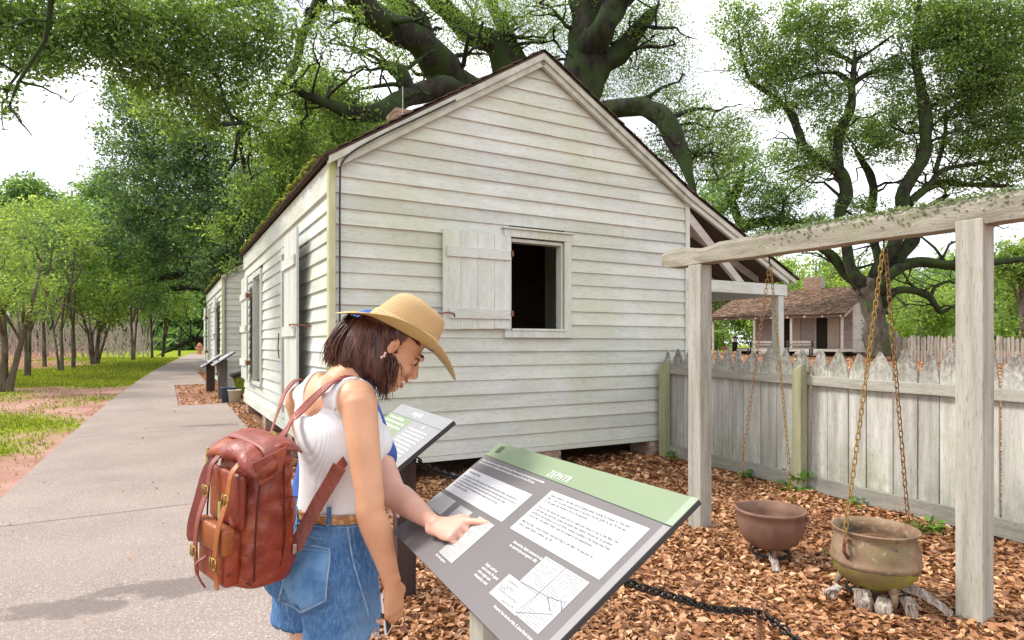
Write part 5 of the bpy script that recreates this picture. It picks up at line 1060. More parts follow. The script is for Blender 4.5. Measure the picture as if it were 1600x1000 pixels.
for (a, c, d, e, f, k) in ((1175, 90, Yr, 45, 50, 90), (1150, 30, Yr, 40, 40, 60), (1215, 110, Yr, 50, 40, 90), (1240, 40, Yr, 50, 45, 90), (1225, 160, Yr, 40, 30, 55), (1290, 30, Yr, 45, 35, 70), (1270, 90, Yr, 50, 35, 80), (1285, 150, Yr, 40, 30, 60), (1330, 60, Yr, 45, 30, 40), (1300, 190, Yr, 40, 30, 44), (1390, 20, Yr, 55, 35, 80), (1385, 110, Yr, 35, 28, 36), (1370, 195, Yr + 2, 45, 32, 60), (1340, 215, Yr + 2, 50, 30, 60), (1410, 150, Yr, 40, 60, 70), (1455, 60, Yr - 1, 60, 60, 190), (1520, 90, Yr - 2, 60, 60, 220), (1560, 130, Yr - 2, 60, 60, 230), (1580, 40, Yr - 2, 60, 60, 200), (1500, 20, Yr - 2, 60, 40, 150), (1500, 160, Yr - 1, 50, 40, 110), (1550, 220, Yr - 1, 60, 40, 110), (1500, 230, Yr - 1, 40, 30, 50), (1600, 200, Yr - 1, 50, 60, 130), (1480, 280, Yr, 40, 20, 40), (1570, 270, Yr, 50, 30, 70), (1265, 255, Yr, 40, 26, 44), (1230, 240, Yr, 34, 26, 36), (1380, 230, Yr, 40, 30, 50), (1300, 230, Yr + 2, 36, 24, 32), (1430, 200, Yr + 2, 40, 60, 70), (1650, 100, Yr - 1, 60, 140, 200), (1390, -50, Yr, 230, 50, 180), (1340, 325, Yr, 40, 20, 24)):
    rb_.append((a, c, d, e, f, int(k * 1.45), 26, .36))
rb0 = at(1374, 556, Yr); rb0.z = G(0, Yr)
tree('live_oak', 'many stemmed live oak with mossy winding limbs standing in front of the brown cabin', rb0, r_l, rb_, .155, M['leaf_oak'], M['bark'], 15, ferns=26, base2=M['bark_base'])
# middle oak behind the gable's right shoulder
mo = []
for (a, c, d, e, f, k) in ((1150, 280, 38, 50, 40, 90), (1190, 330, 38, 50, 36, 90), (1230, 300, 38, 45, 30, 60), (1110, 320, 36, 40, 40, 80), (1250, 350, 38, 45, 24, 60), (1170, 235, 40, 40, 30, 50), (1200, 380, 38, 50, 20, 50)):
    mo.append((a, c, d, e, f, k, 26, .42))
tree('live_oak', 'slender oak between the near cabin gable and the brown cabin with a bowed mossy limb', tuple(at(1090, 552, 42)), [[(1090, 556, 42, 14), (1095, 430, 41, 12), (1110, 350, 40, 10), (1150, 300, 39, 7), (1160, 270, 38, 4)], [(1095, 400, 40, 9), (1150, 360, 39, 8), (1200, 345, 38, 8), (1240, 350, 38, 6), (1262, 350, 38, 3)], [(1160, 360, 39, 6), (1145, 320, 39, 6), (1135, 290, 39, 4)]], mo, .19, M['leaf_mid'], M['bark'], 16, ferns=12)
# bright trees of the background, right
def round_tree(px, Y, top, w, lm, label, seed, bark='bark_thin', K=150, leaf=None, base=None, trunk_px=None, group=None, low=None, m_=26):
    g = G(0, Y); by = HOR + (CAMH - g) * FPX / Y; r2 = random.Random(seed); h = by - top; tw = trunk_px or 5; bl = []; low = low if low is not None else .55
    for i in range(9):
        a = r2.uniform(-1, 1); q = r2.uniform(0, 1); bl.append((px + a * w * .62 * (1 - .4 * abs(q - .4)), top + h * (.16 + q * low * .8), Y + r2.uniform(-1.5, 1.5), w * r2.uniform(.34, .5), h * r2.uniform(.13, .2), K // 9, m_, Y * .011))
    ls = [[(px, by + 2, Y, tw * 1.3), (px + r2.uniform(-4, 4), by - h * .25, Y, tw), (px + r2.uniform(-8, 8), by - h * .5, Y, tw * .7), (px, by - h * .75, Y, tw * .35)]]
    for k in range(3): a = r2.uniform(-1, 1); ls.append([(px, by - h * r2.uniform(.25, .4), Y, tw * .6), (px + a * w * .3, by - h * .55, Y, tw * .45), (px + a * w * .6, by - h * .72, Y, tw * .2)])
    b0 = at(px, by, Y); b0.z = g; return tree('broadleaf_tree', label, b0, ls, bl, leaf or max(.12, Y * .0055), lm, M[bark], seed, group)
BG = [(1118, 60, 400, 60, 'leaf_bright', 'pale tree glimpsed under the porch roof of the near cabin'),
      (1275, 58, 392, 80, 'leaf_far', 'yellow green tree behind the chimney of the brown cabin'),
      (1205, 64, 400, 60, 'leaf_far', 'pale green tree behind the left end of the brown cabin roof'),
      (1440, 55, 420, 90, 'leaf_far', 'bright bushy tree behind the far palings, just left of the right timber post'),
      (1340, 70, 380, 90, 'leaf_bright', 'green tree far behind the trunk of the many stemmed oak'),
      (1525, 62, 395, 80, 'leaf_far', 'light green tree behind the right timber post'),
      (1600, 50, 360, 80, 'leaf_bright', 'full green tree at the right edge of the picture above the fence'),
      (1690, 55, 300, 90, 'leaf_mid', 'dark green tree just past the right edge'),
      (1480, 75, 400, 70, 'leaf_mid', 'hazy tree between the two bright ones behind the far palings')]
for i, (px, Y, top, w, lm, lb) in enumerate(BG): round_tree(px, Y, top, w, M[lm], lb, 40 + i, K=300, low=.95, leaf=.34, m_=24)
# left woodland: small trees one can tell apart
def thicket_tree(px, by, stems, top, w, lm, label, seed, K=170, lean=0, tint=None):
    Y = 20.0
    for _ in range(20): Y = (CAMH - G(0, Y)) * FPX / (by - HOR)
    r2 = random.Random(seed); h = by - top; ls = []; bl = []
    for k, (dx, tw) in enumerate(stems):
        tw *= .8; kn = r2.uniform(-6, 6)
        ls.append([(px + dx * .25, by + 2, Y, tw * 1.25), (px + dx * .6 + kn * .4, by - h * .12, Y, tw), (px + dx * 1.0 + kn, by - h * .25, Y + r2.uniform(-.5, .5), tw * .8), (px + dx * 1.8 + kn, by - h * .45, Y + r2.uniform(-1, 1), tw * .55), (px + dx * 2.6, by - h * .65, Y, tw * .25)])
        for q in range(3): a = r2.uniform(-1, 1); ls.append([(px + dx * 1.0 + kn, by - h * .25, Y, tw * .45), (px + dx + a * w * .25, by - h * .38, Y + r2.uniform(-1, 1), tw * .32), (px + dx + a * w * .6, by - h * r2.uniform(.40, .5), Y + r2.uniform(-2, 2), tw * .12)])
    for i in range(11):
        a = r2.uniform(-1, 1); q = r2.uniform(0, 1); bl.append((px + a * w * .65, top + h * (.12 + q * .48), Y + r2.uniform(-2, 2), w * r2.uniform(.3, .48), h * r2.uniform(.10, .16), K // 11, 26, Y * .0115))
    b0 = at(px, by, Y); b0.z = G(0, Y); return tree('broadleaf_tree', label, b0, ls, bl, Y * .0056, lm, M['bark_thin'], seed, 'small trees of the woodland left of the path')
LT = [(8, 612, [(-6, 7), (22, 6)], 300, 90, 'leaf_bright', 'twin stemmed crooked tree nearest the left edge, one stem curving right', 230),
      (44, 588, [(-3, 4), (4, 3.5)], 330, 60, 'leaf_mid', 'slim tree with a grey pair of trunks second from the left edge', 150),
      (95, 580, [(6, 3), (-8, 2)], 330, 60, 'leaf_bright', 'thin leaning tree with two spindly stems in the left woodland', 150),
      (114, 576, [(3, 3.4)], 320, 60, 'leaf_mid', 'single straight dark stem tree left of the many stemmed bush', 150),
      (148, 569, [(-14, 3), (-6, 3.2), (3, 3), (10, 3), (17, 2.4)], 390, 70, 'leaf_bright', 'fan shaped many stemmed bush tree on the edge of the lawn', 170),
      (208, 560, [(-2, 2.5), (5, 2)], 350, 60, 'leaf_mid', 'tree with pale twiggy trunks right of the fan shaped bush', 150),
      (238, 557, [(0, 2.2)], 380, 50, 'leaf_mid', 'thin dark trunked tree by the far lawn, third from the path end', 110),
      (254, 555.5, [(0, 2), (4, 1.6)], 380, 50, 'leaf_bright', 'thin dark trunked tree by the far lawn, second from the path end', 110),
      (280, 554.5, [(0, 2)], 390, 60, 'leaf_mid', 'small tree closest to the end of the path', 110),
      (-50, 602, [(0, 6), (14, 4)], 290, 110, 'leaf_bright', 'tree standing just past the left edge of the picture', 170),
      (70, 573, [(0, 3)], 300, 90, 'leaf_bright', 'taller bright crowned tree behind the thin leaning one at left', 200)]
for i, (px, by, st, top, w, lm, lb, K) in enumerate(LT): thicket_tree(px, by, st, top, w, M[lm], lb, 70 + i, K)
def mass(name, blobs, leaf, lm, label, seed):
    return link(name, crown(blobs, leaf, seed, kite=False), lm, kind='stuff', label=label, cat='woodland')
r2 = random.Random(9); bl = []
for i in range(46): px = -80 + i * 9.6; bl.append((px, r2.uniform(345, 500), r2.uniform(62, 80), 40, 34, 60, 22, .8))
for i in range(14): bl.append((-60 + i * 20, 320 + 26 * math.sin(i) , 80, 30, 24, 40, 20, .8))
for i in range(52): bl.append((-90 + i * 9, r2.uniform(505, 545), r2.uniform(58, 72), 20, 20, 40, 22, .7))
for i in range(20): bl.append((200 + i * 10, r2.uniform(510, 540), 66, 14, 16, 26, 20, .7))
mass('woodland', bl, .60, M['leaf_mid'], 'hazy green woods filling the distance behind the small trees at left', 91)
bl = []
for i in range(60): px = 1040 + i * 12; bl.append((px, r2.uniform(430, 530), r2.uniform(85, 100), 34, 36, 70, 20, 1.0))
for i in range(22): px = 380 + i * 30; bl.append((px, r2.uniform(440, 520), r2.uniform(85, 95), 40, 34, 60, 18, 1.0))
mass('woodland', bl, .75, M['leaf_far'], 'pale distant woods along the horizon behind the cabins and the right fence', 92)
# twiggy underbrush in the left woodland
br = MB(); r3 = random.Random(12)
for i in range(420):
    px = r3.uniform(-40, 235); Y = r3.uniform(36, 60); g = G(0, Y); by = HOR + (CAMH - g) * FPX / Y
    p = at(px, by, Y); q = p + Vector((r3.gauss(0, .8), r3.gauss(0, .5), r3.uniform(1, 4.2))); mid_ = (p + q) / 2 + Vector((r3.gauss(0, .2), 0, 0)); br.tube([p, mid_, q], [r3.uniform(.02, .05), .02, .01], 4)
br.build('underbrush', mat('grey_twigs', (.24, .19, .165), (.40, .33, .29), 5), kind='stuff', label='grey tangle of bare underbrush between the trunks of the left woodland', cat='underbrush')
# ------------------------------------------------------------------ people
M['skin_w'] = mat('skin_tan', (.56, .285, .16), (.67, .37, .22), 7, rough=.45, sub=.12, spec=.45, bump=.15, bscale=160, spots=[(5, (1, 1, 1), .45, .75, (.66, .32, .22), .35), (90, (1, 1, 1), .66, .74, (.40, .20, .12), .5)])
M['skin_m'] = mat('skin_pink', (.60, .33, .25), (.68, .40, .31), 9, rough=.5, sub=.12, spec=.4, bump=.08, bscale=120, spots=[(14, (1, 1, 1), .52, .7, (.62, .24, .19), .4)])
M['hair'] = mat('brown_hair', (.035, .014, .011), (.16, .066, .046), 9, (4, 4, .8), rough=.38, spec=.5, spots=[(16, (3, 3, .6), .58, .75, (.27, .13, .085), .85)])
def ribbed():
    m, t, b, o = nodes('ribbed_white_knit'); b.inputs['Base Color'].default_value = (.80, .81, .83, 1); b.inputs['Roughness'].default_value = .9
    tcn = t.nodes.new('ShaderNodeTexCoord'); w = t.nodes.new('ShaderNodeTexWave'); w.wave_type = 'BANDS'; w.bands_direction = 'X'; w.inputs['Scale'].default_value = 62; w.inputs['Distortion'].default_value = .2
    mp_ = t.nodes.new('ShaderNodeMapping'); mp_.inputs['Rotation'].default_value = (0, 0, R(-50)); t.links.new(tcn.outputs['Object'], mp_.inputs[0]); t.links.new(mp_.outputs[0], w.inputs[0])
    w.inputs['Detail'].default_value = 1
    bp = t.nodes.new('ShaderNodeBump'); bp.inputs['Strength'].default_value = .35; bp.inputs['Distance'].default_value = .0016; t.links.new(w.outputs['Fac'], bp.inputs['Height']); t.links.new(bp.outputs[0], b.inputs['Normal'])
    return m
M['tank'] = ribbed()
M['denim'] = mat('denim', (.030, .095, .24), (.075, .19, .40), 7, (1, 1, .7), .3, .75, .9, spots=[(3.5, (1, 1, 1), .5, .78, (.24, .42, .66), .75), (150, (1, 1, .35), .45, .7, (.22, .38, .58), .5)], bump=.4, bscale=90)
M['denim_l'] = mat('denim_seam', (.20, .34, .52), (.36, .50, .66), 40, rough=.9, bump=.5)
M['thread'] = mat('denim_thread', (.55, .60, .68), (.70, .74, .80), 40, rough=.9)
M['leather'] = mat('red_brown_leather', (.14, .017, .010), (.31, .046, .018), 4, rough=.40, spec=.5, coat=.08, bump=.9, bscale=13, spots=[(6, (1, 1, 1), .48, .68, (.40, .10, .028), .85), (45, (1, 1, 1), .58, .68, (.05, .010, .007), .7)], detail=8)
M['leather_p'] = mat('tan_leather', (.24, .06, .014), (.38, .115, .028), 6, rough=.38, spec=.5, bump=.4, bscale=40)
M['leather_s'] = mat('pinkish_leather_strap', (.20, .045, .034), (.33, .09, .07), 8, rough=.45, spec=.5, bump=.3, bscale=50)
M['leather_d'] = mat('dark_leather_strap', (.15, .035, .025), (.27, .07, .045), 9, rough=.4, spec=.5, bump=.6, bscale=50, spots=[(20, (1, 1, 1), .6, .7, (.06, .015, .012), .8)])
M['seam'] = mat('leather_piping', (.07, .014, .010), rough=.4)
M['brass'] = mat('brass', (.45, .32, .10), rough=.3, metal=.9); M['steel'] = mat('steel', (.55, .54, .50), rough=.25, metal=.9)
def straw():
    m, t, b, o = nodes('woven_straw'); tcn = t.nodes.new('ShaderNodeTexCoord'); w = t.nodes.new('ShaderNodeTexWave'); w.wave_type = 'BANDS'; w.bands_direction = 'Z'; w.inputs['Scale'].default_value = 62; w.inputs['Distortion'].default_value = .6; w.inputs['Detail'].default_value = 2
    t.links.new(tcn.outputs['Object'], w.inputs[0]); c = ramp(t, w.outputs['Fac'], [(.1, (.36, .20, .075)), (.5, (.62, .40, .18)), (1, (.74, .52, .27))]); t.links.new(c, b.inputs['Base Color']); b.inputs['Roughness'].default_value = .6
    bp = t.nodes.new('ShaderNodeBump'); bp.inputs['Strength'].default_value = .8; bp.inputs['Distance'].default_value = .002; t.links.new(w.outputs['Fac'], bp.inputs['Height']); t.links.new(bp.outputs[0], b.inputs['Normal']); return m
def straw_brim():
    m, t, b, o = nodes('straw_brim'); tcn = t.nodes.new('ShaderNodeTexCoord'); w = t.nodes.new('ShaderNodeTexWave'); w.wave_type = 'RINGS'; w.rings_direction = 'Z'; w.inputs['Scale'].default_value = 60; w.inputs['Distortion'].default_value = .3
    t.links.new(tcn.outputs['Object'], w.inputs[0]); c = ramp(t, w.outputs['Fac'], [(.1, (.46, .33, .12)), (1, (.64, .49, .22))]); t.links.new(c, b.inputs['Base Color']); b.inputs['Roughness'].default_value = .65
    bp = t.nodes.new('ShaderNodeBump'); bp.inputs['Strength'].default_value = .5; bp.inputs['Distance'].default_value = .002; t.links.new(w.outputs['Fac'], bp.inputs['Height']); t.links.new(bp.outputs[0], b.inputs['Normal']); return m
M['straw'] = straw(); M['brim'] = straw_brim()
def braid():
    m, t, b, o = nodes('braided_tan'); c = ramp(t, ntex(t, 60, (1, 1, 1), kind='voronoi'), [(.1, (.60, .36, .17)), (.6, (.34, .16, .06))]); t.links.new(c, b.inputs['Base Color']); b.inputs['Roughness'].default_value = .6
    bp = t.nodes.new('ShaderNodeBump'); bp.inputs['Strength'].default_value = 1; bp.inputs['Distance'].default_value = .003; t.links.new(ntex(t, 90, kind='voronoi'), bp.inputs['Height']); t.links.new(bp.outputs[0], b.inputs['Normal']); return m
M['braid'] = braid()

def ell_ring(c, a, b_, ax, ay, n=24, p=2.0):
    o = []
    for j in range(n):
        t = 2 * math.pi * j / n; ct, st = math.cos(t), math.sin(t)
        o.append(c + ax * a * math.copysign(abs(ct) ** (2 / p), ct) + ay * b_ * math.copysign(abs(st) ** (2 / p), st))
    return o
class Body(MB):
    def limb(s, pts, ref=None, n=18, sub=5):
        """pts: (Vector, ra, rb); closed rounded chain; ra along ref, rb across"""
        S = smooth_path([tuple(p) + (a, b_) for p, a, b_ in pts], sub); P = [Vector(q[:3]) for q in S]; ra = [q[3] for q in S]; rb = [q[4] for q in S]; rings = []
        for i, p in enumerate(P):
            d = (P[min(i + 1, len(P) - 1)] - P[max(0, i - 1)]).normalized(); r0 = Vector(ref) if ref is not None else Vector((0, 0, 1)) if abs(d.z) < .8 else Vector((0, 1, 0))
            ax = (r0 - d * r0.dot(d)).normalized(); ay = d.cross(ax)
            if i == 0:
                for q in (.15, .5, .8): rings.append(ell_ring(p - d * min(ra[0], rb[0]) * math.sqrt(1 - q * q) * .9, ra[0] * q, rb[0] * q, ax, ay, n))
            rings.append(ell_ring(p, ra[i], rb[i], ax, ay, n))
            if i == len(P) - 1:
                for q in (.8, .5, .15): rings.append(ell_ring(p + d * min(ra[i], rb[i]) * math.sqrt(1 - q * q) * .9, ra[i] * q, rb[i] * q, ax, ay, n))
        return s.loft(rings)
    def ell(s, c, r, M3=None, n=18, m=12):
        rings = []
        for i in range(1, m):
            t = math.pi * i / m; rings.append([Vector((r[0] * math.sin(t) * math.cos(2 * math.pi * j / n), r[1] * math.sin(t) * math.sin(2 * math.pi * j / n), -r[2] * math.cos(t))) for j in range(n)])
        if M3 is not None: rings = [[M3 @ p for p in q] for q in rings]
        return s.loft([[Vector(c) + p for p in q] for q in rings])
    def remesh(s, vox, it=4, fac=.5):
        me = s.mesh('tmp'); bm = bmesh.new(); bm.from_mesh(me); bmesh.ops.recalc_face_normals(bm, faces=bm.faces); bm.to_mesh(me); bm.free()
        o = bpy.data.objects.new('tmp', me); COL.objects.link(o); r = o.modifiers.new('r', 'REMESH'); r.mode = 'VOXEL'; r.voxel_size = vox; r.use_smooth_shade = True
        sm = o.modifiers.new('s', 'SMOOTH'); sm.iterations = it; sm.factor = fac
        out = bpy.data.meshes.new_from_object(o.evaluated_get(dg())); bpy.data.objects.remove(o); return out
def bvh_of(me): return BVHTree.FromPolygons([v.co.copy() for v in me.vertices], [tuple(p.vertices) for p in me.polygons])
def garment(me, field, off, th, tau=.004, bvh=None):
    """the faces of me where field(p)<0, the hem snapped on to the field's zero line, as a cloth shell"""
    bm = bmesh.new(); bm.from_mesh(me); bm.normal_update(); f = {v.index: field(v.co) for v in bm.verts}
    bmesh.ops.delete(bm, geom=[q for q in bm.faces if all(f[v.index] > tau for v in q.verts)], context='FACES')
    lone = [v for v in bm.verts if not v.link_faces]; bmesh.ops.delete(bm, geom=lone, context='VERTS')
    for v in bm.verts:
        if v.is_boundary:
            for _ in range(3):
                d = field(v.co); e = .002; g = Vector([(field(v.co + Vector(x) * e) - d) / e for x in ((1, 0, 0), (0, 1, 0), (0, 0, 1))]); l2 = g.length_squared
                if l2 > .05: v.co -= g * (max(-.008, min(.008, d)) / l2)
    for _ in range(16):
        nw = {}
        for v in bm.verts:
            if v.is_boundary:
                nb = [e.other_vert(v) for e in v.link_edges if e.is_boundary]
                if len(nb) == 2: nw[v] = v.co * .5 + (nb[0].co + nb[1].co) * .25
        for v, c in nw.items(): v.co = c
    bm.normal_update()
    for v in bm.verts: v.co += v.normal * (off(v.co) if callable(off) else off)
    o = bpy.data.meshes.new('g'); bm.to_mesh(o); bm.free(); o.polygons.foreach_set('use_smooth', [True] * len(o.polygons)); return o
def cray(bvh, px, py):
    d = Vector(((px - 800) / FPX, 1, -(py - HOR) / FPX)).normalized(); h = bvh.ray_cast(Vector((0, 0, CAMH)), d); return (h[0], h[1]) if h[0] is not None else (None, None)
def hand_chains(b, W, d, nrm, thumb, L=.185, curls=(0, .3, .3, .3, .3), wid=.084, spread=.12, sc=1.0, lens=None):
    """W wrist, d direction of the palm, nrm out of the BACK of the hand, thumb side vector"""
    d = d.normalized(); nrm = (nrm - d * nrm.dot(d)).normalized(); t = d.cross(nrm); t = t if t.dot(thumb) > 0 else -t
    pl = L * .50; kn = W + d * pl
    b.limb([(W - d * .02, wid * .33, .021), (W + d * pl * .25, wid * .38, .019), (W + d * pl * .6, wid * .48, .016), (kn - d * .004, wid * .49, .0135)], ref=t, sub=4)
    b.limb([(W + d * pl * .12 + t * wid * .22 - nrm * .006, .016, .016), (W + d * pl * .45 + t * wid * .36 - nrm * .010, .015, .015)], sub=3)
    fl = lens or (.072 * sc, .080 * sc, .074 * sc, .060 * sc)
    tips = []
    for i in range(4):
        o = (.36 - .24 * i) * wid; a = spread * (1.2 - .8 * i) * .5; dd = (d + t * a).normalized(); p = kn + t * o - d * (.004 * abs(i - 1.2)) - nrm * .002; r0 = .0092 - .0006 * (i == 3) - .0003 * i; pts = [(p - dd * .018, r0, r0), (p, r0 * 1.05, r0 * 1.05)]; c = curls[i + 1]; ang = 0
        for k, (f_, cc) in enumerate(((.45, .75), (.30, 1.0), (.25, .7))):
            ang += c * cc; e = dd * math.cos(ang) - nrm * math.sin(ang); q = pts[-1][0] + e * fl[i] * f_ * (.5)
            pts.append((q, r0 * (.97 - .05 * k), r0 * (.97 - .05 * k))); q2 = pts[-1][0] + e * fl[i] * f_ * .5; pts.append((q2, r0 * (1.0 - .10 * k), r0 * (1.0 - .10 * k)))
        b.limb(pts, sub=2, n=12); tips.append(pts[-1][0])
    q0 = W + d * pl * .30 + t * wid * .34 - nrm * .006; e1 = (d * .70 + t * .62 - nrm * .25).normalized(); e2 = (d * .92 + t * (.35 - curls[0]) - nrm * (.25 + curls[0])).normalized()
    b.limb([(q0, .014, .014), (q0 + e1 * .032, .0125, .0125), (q0 + e1 * .036 + e2 * .022, .0112, .0112), (q0 + e1 * .036 + e2 * .050, .0095, .0095)], sub=3, n=12)
    return kn, tips
def head_chains(b, H, r_, f, u, s=1.0, male=False):
    M3 = Matrix((r_, f, u)).transposed(); X = lambda x, y, z: H + r_ * x * s + f * y * s + u * z * s
    E = lambda c, r0: b.ell(X(*c), tuple(q * s for q in r0), M3)
    E((0, -.008, .040), (.072, .088, .080)); E((0, .030, -.010), (.064, .062, .080)); E((0, .030, -.055), (.052, .058, .046)); E((0, .062, -.078), (.034, .036, .034)); E((0, .083, -.100), (.017, .016, .014))
    for sx in (-1, 1):
        E((sx * .036, .070, -.030), (.026, .022, .024)); E((sx * .045, .02, -.06), (.020, .05, .028)); E((sx * .028, .090, .024), (.024, .010, .007))
        E((sx * .073, -.004, -.004), (.007, .016, .028)); E((sx * .078, -.010, .008), (.006, .013, .016)); E((sx * .011, .100, -.041), (.009, .011, .007))
    E((0, .089, -.024), (.009, .020, .019)); E((0, .076, -.068), (.028, .025, .020))
    b.limb([(X(0, .085, .014), .0065 * s, .008 * s), (X(0, .098, -.006), .0065 * s, .009 * s), (X(0, .114, -.028), .0085 * s, .0090 * s), (X(0, .111, -.035), .0090 * s, .0075 * s)], ref=r_, sub=4, n=12)
    b.limb([(X(-.026, .086, -.058), .004, .005), (X(0, .1015, -.061), .005, .006), (X(.026, .086, -.058), .004, .005)], ref=u, sub=4, n=10)
    b.limb([(X(-.022, .084, -.072), .004, .005), (X(0, .099, -.078), .0055, .007), (X(.022, .084, -.072), .004, .005)], ref=u, sub=4, n=10)
    return X, M3

# ---------------------------------------------------------------- woman
aF = R(50); F = Vector((math.cos(aF), math.sin(aF), 0)); RT = Vector((math.sin(aF), -math.cos(aF), 0)); UP = Vector((0, 0, 1))
gW = G(0, 1.9) + .03
pel = at(508, 868, 1.95); wst = at(524, 800, 1.95); rib = at(530, 735, 1.94); bst = at(531, 682, 1.93); shl = at(522, 625, 1.92); nkb = at(536, 592, 1.91)
def torso(b, inf=0.0, legs=True, up=True):
    fr = [(pel - UP * .05, .158, .118), (pel, .168, .122), (pel + (wst - pel) * .55, .150, .105), (wst, .130, .094), (rib, .134, .096), (bst, .148, .108), (at(524, 652, 1.925), .152, .096), (shl, .142, .070), (at(531, 608, 1.915), .098, .052), (nkb, .058, .050)]
    if up: b.limb([(p, a + inf, c + inf) for p, a, c in fr], ref=RT, n=32, sub=6)
    else: b.limb([(p, a + inf, c + inf) for p, a, c in fr[:5]], ref=RT, n=32, sub=6)
    if up:
        for sx in (-1, 1): b.ell(bst + F * .070 + RT * sx * .068 - UP * .015, (.054 + inf, .052 + inf, .054 + inf))
    for sx in (-1, 1): b.ell(pel - F * (.062) + RT * sx * .075 - UP * .030, (.088 + inf, .085 + inf, .095 + inf))
b = Body(); torso(b)
hipR = pel + RT * .085 - UP * .05; hipL = pel - RT * .085 - UP * .05
kneeR = Vector((hipR.x + .03, hipR.y - .0, gW + .47)); kneeL = Vector((hipL.x - .0, hipL.y + .02, gW + .47)); ankR = Vector((kneeR.x - .02, kneeR.y - .02, gW + .09)); ankL = Vector((kneeL.x - .03, kneeL.y, gW + .09))
for h, k, an in ((hipR, kneeR, ankR), (hipL, kneeL, ankL)):
    b.limb([(h + UP * .02, .092, .090), (h.lerp(k, .35), .082, .080), (h.lerp(k, .8), .060, .058), (k, .054, .055), (k.lerp(an, .3) - F * .012, .052, .055), (k.lerp(an, .7), .038, .038), (an, .033, .034)], ref=RT, n=20)
    b.limb([(an - F * .03 - UP * .045, .030, .030), (an + F * .06 - UP * .05, .036, .026), (an + F * .14 - UP * .062, .040, .016)], ref=RT)
# arms
shR = at(560, 628, 1.80); elR = at(581, 802, 1.74); wrR = at(612, 908, 1.76); hdR = at(620, 985, 1.78)
shL = at(470, 626, 2.08); elL = at(500, 770, 2.16); wrL = elL + Vector((.13, .0, -.14))
b.ell(shR + Vector((-.012, .012, .006)), (.060, .060, .058)); b.ell(shR.lerp(shl, .40) + UP * .018, (.070, .070, .042))
b.limb([(shR, .056, .054), (shR.lerp(elR, .3), .050, .047), (shR.lerp(elR, .65), .042, .043), (shR.lerp(elR, .88), .037, .039), (elR + Vector((-.004, .002, 0)), .036, .040), (elR.lerp(wrR, .25), .040, .042), (elR.lerp(wrR, .6), .030, .033), (elR.lerp(wrR, .88), .022, .027), (wrR, .021, .027)], n=22)
b.ell(shL + Vector((.012, -.012, .0)), (.054, .054, .054)); b.ell(shL.lerp(shl, .40) + UP * .018, (.066, .066, .040))
b.limb([(shL, .052, .050), (shL.lerp(elL, .5), .044, .042), (elL, .037, .037), (elL.lerp(wrL, .3), .036, .036), (wrL, .024, .024)], n=20)
hand_chains(b, wrL, (wrL - elL), Vector((0, 0, 1)), Vector((0, -1, 0)), curls=(.4, .9, .9, .9, .9), wid=.075)
dR = (hdR - wrR).normalized(); knR, tipsR = hand_chains(b, wrR, dR, Vector((.80, -.6, .05)), Vector((.4, .9, 0)), curls=(.25, .38, .45, .52, .60), wid=.074, L=.178, sc=1.0)
# neck and head
Hc = at(615, 541, 1.92); ah, tl = R(15), R(41); fh = Vector((math.cos(ah), math.sin(ah), 0)); f_ = (fh * math.cos(tl) - UP * math.sin(tl)); u_ = (fh * math.sin(tl) + UP * math.cos(tl)); r_v = f_.cross(u_)
hc = at(631, 522, 1.915); th_ = R(29); hu = fh * math.sin(th_) + UP * math.cos(th_); hf = fh * math.cos(th_) - UP * math.sin(th_); hr = hf.cross(hu)
HM = Matrix(((hr.x, hf.x, hu.x, hc.x), (hr.y, hf.y, hu.y, hc.y), (hr.z, hf.z, hu.z, hc.z), (0, 0, 0, 1)))
HMi = HM.inverted()
def under_hat(me):
    for v in me.vertices:
        p = HMi @ v.co
        if p.z > -.02 and abs(p.x) < .2 and abs(p.y) < .22:
            e = math.hypot(p.x / .078, (p.y + .004) / .100)
            if p.z > .0 and e > 1: p.x /= e; p.y = (p.y + .004) / e - .004; e = 1
            p.z = min(p.z, .085)
            if e > .92: p.z = min(p.z, .02)
            v.co = HM @ p
b.limb([(nkb - UP * .02 - F * .01, .060, .056), (nkb.lerp(Hc, .4), .050, .052), (Hc - u_ * .045 - f_ * .030, .048, .050)], ref=RT)
XW, M3W = head_chains(b, Hc, r_v, f_, u_, .97)
woman = thing('person', 'woman in straw hat, white tank top and denim shorts bending over the front panel', 'person', (pel.x, pel.y, gW))
bodyW = b.remesh(.0042, 3, .5); under_hat(bodyW); bo = link('body', bodyW, M['skin_w']); world_child(bo, woman); bvW = bvh_of(bodyW)
# tank top
bt_ = Body(); torso(bt_, .004); bt_.ell(shR.lerp(shl, .40) + UP * .018, (.075, .075, .047)); bt_.ell(shL.lerp(shl, .40) + UP * .018, (.071, .071, .045)); bt_.ell(shR + Vector((-.012, .012, .006)), (.064, .064, .062)); bt_.ell(shL + Vector((.012, -.012, .0)), (.058, .058, .058)); top_me = bt_.remesh(.005, 8, .6)
Lz = lambda p: p.z
def tank_field(p):
    q = p - wst; lat = (p - shl).dot(RT); dep = (p - shl).dot(F); z = p.z
    hem = (wst.z + .014 + .01 * math.sin(lat * 20)) - z
    back = dep < .02
    neck_w = .084; neck_c = shl.z + (-.052 if back else -.13)       # depth of the scoop
    k = abs(lat) / neck_w; neck = (z - (neck_c + .0 + .105 * k ** 3.0)) if k < 1.15 else -1
    if not back: neck = (z - (neck_c + .19 * k ** 3.0)) if k < 1.15 else -1
    # armhole: an ellipse seen from the side, outside of the strap
    al = abs(lat); ah_c = shl.z - .030; zz = (z - ah_c)
    lim = .128 + .042 * max(0, min(1, (-zz - .02) / .10)) ** 1.6
    arm = (al - lim) if zz > -.125 else -1
    if zz > -.16 and zz <= -.125: arm = -1
    top = z - (nkb.z + .02)
    return max(hem, neck * .7, arm, top)
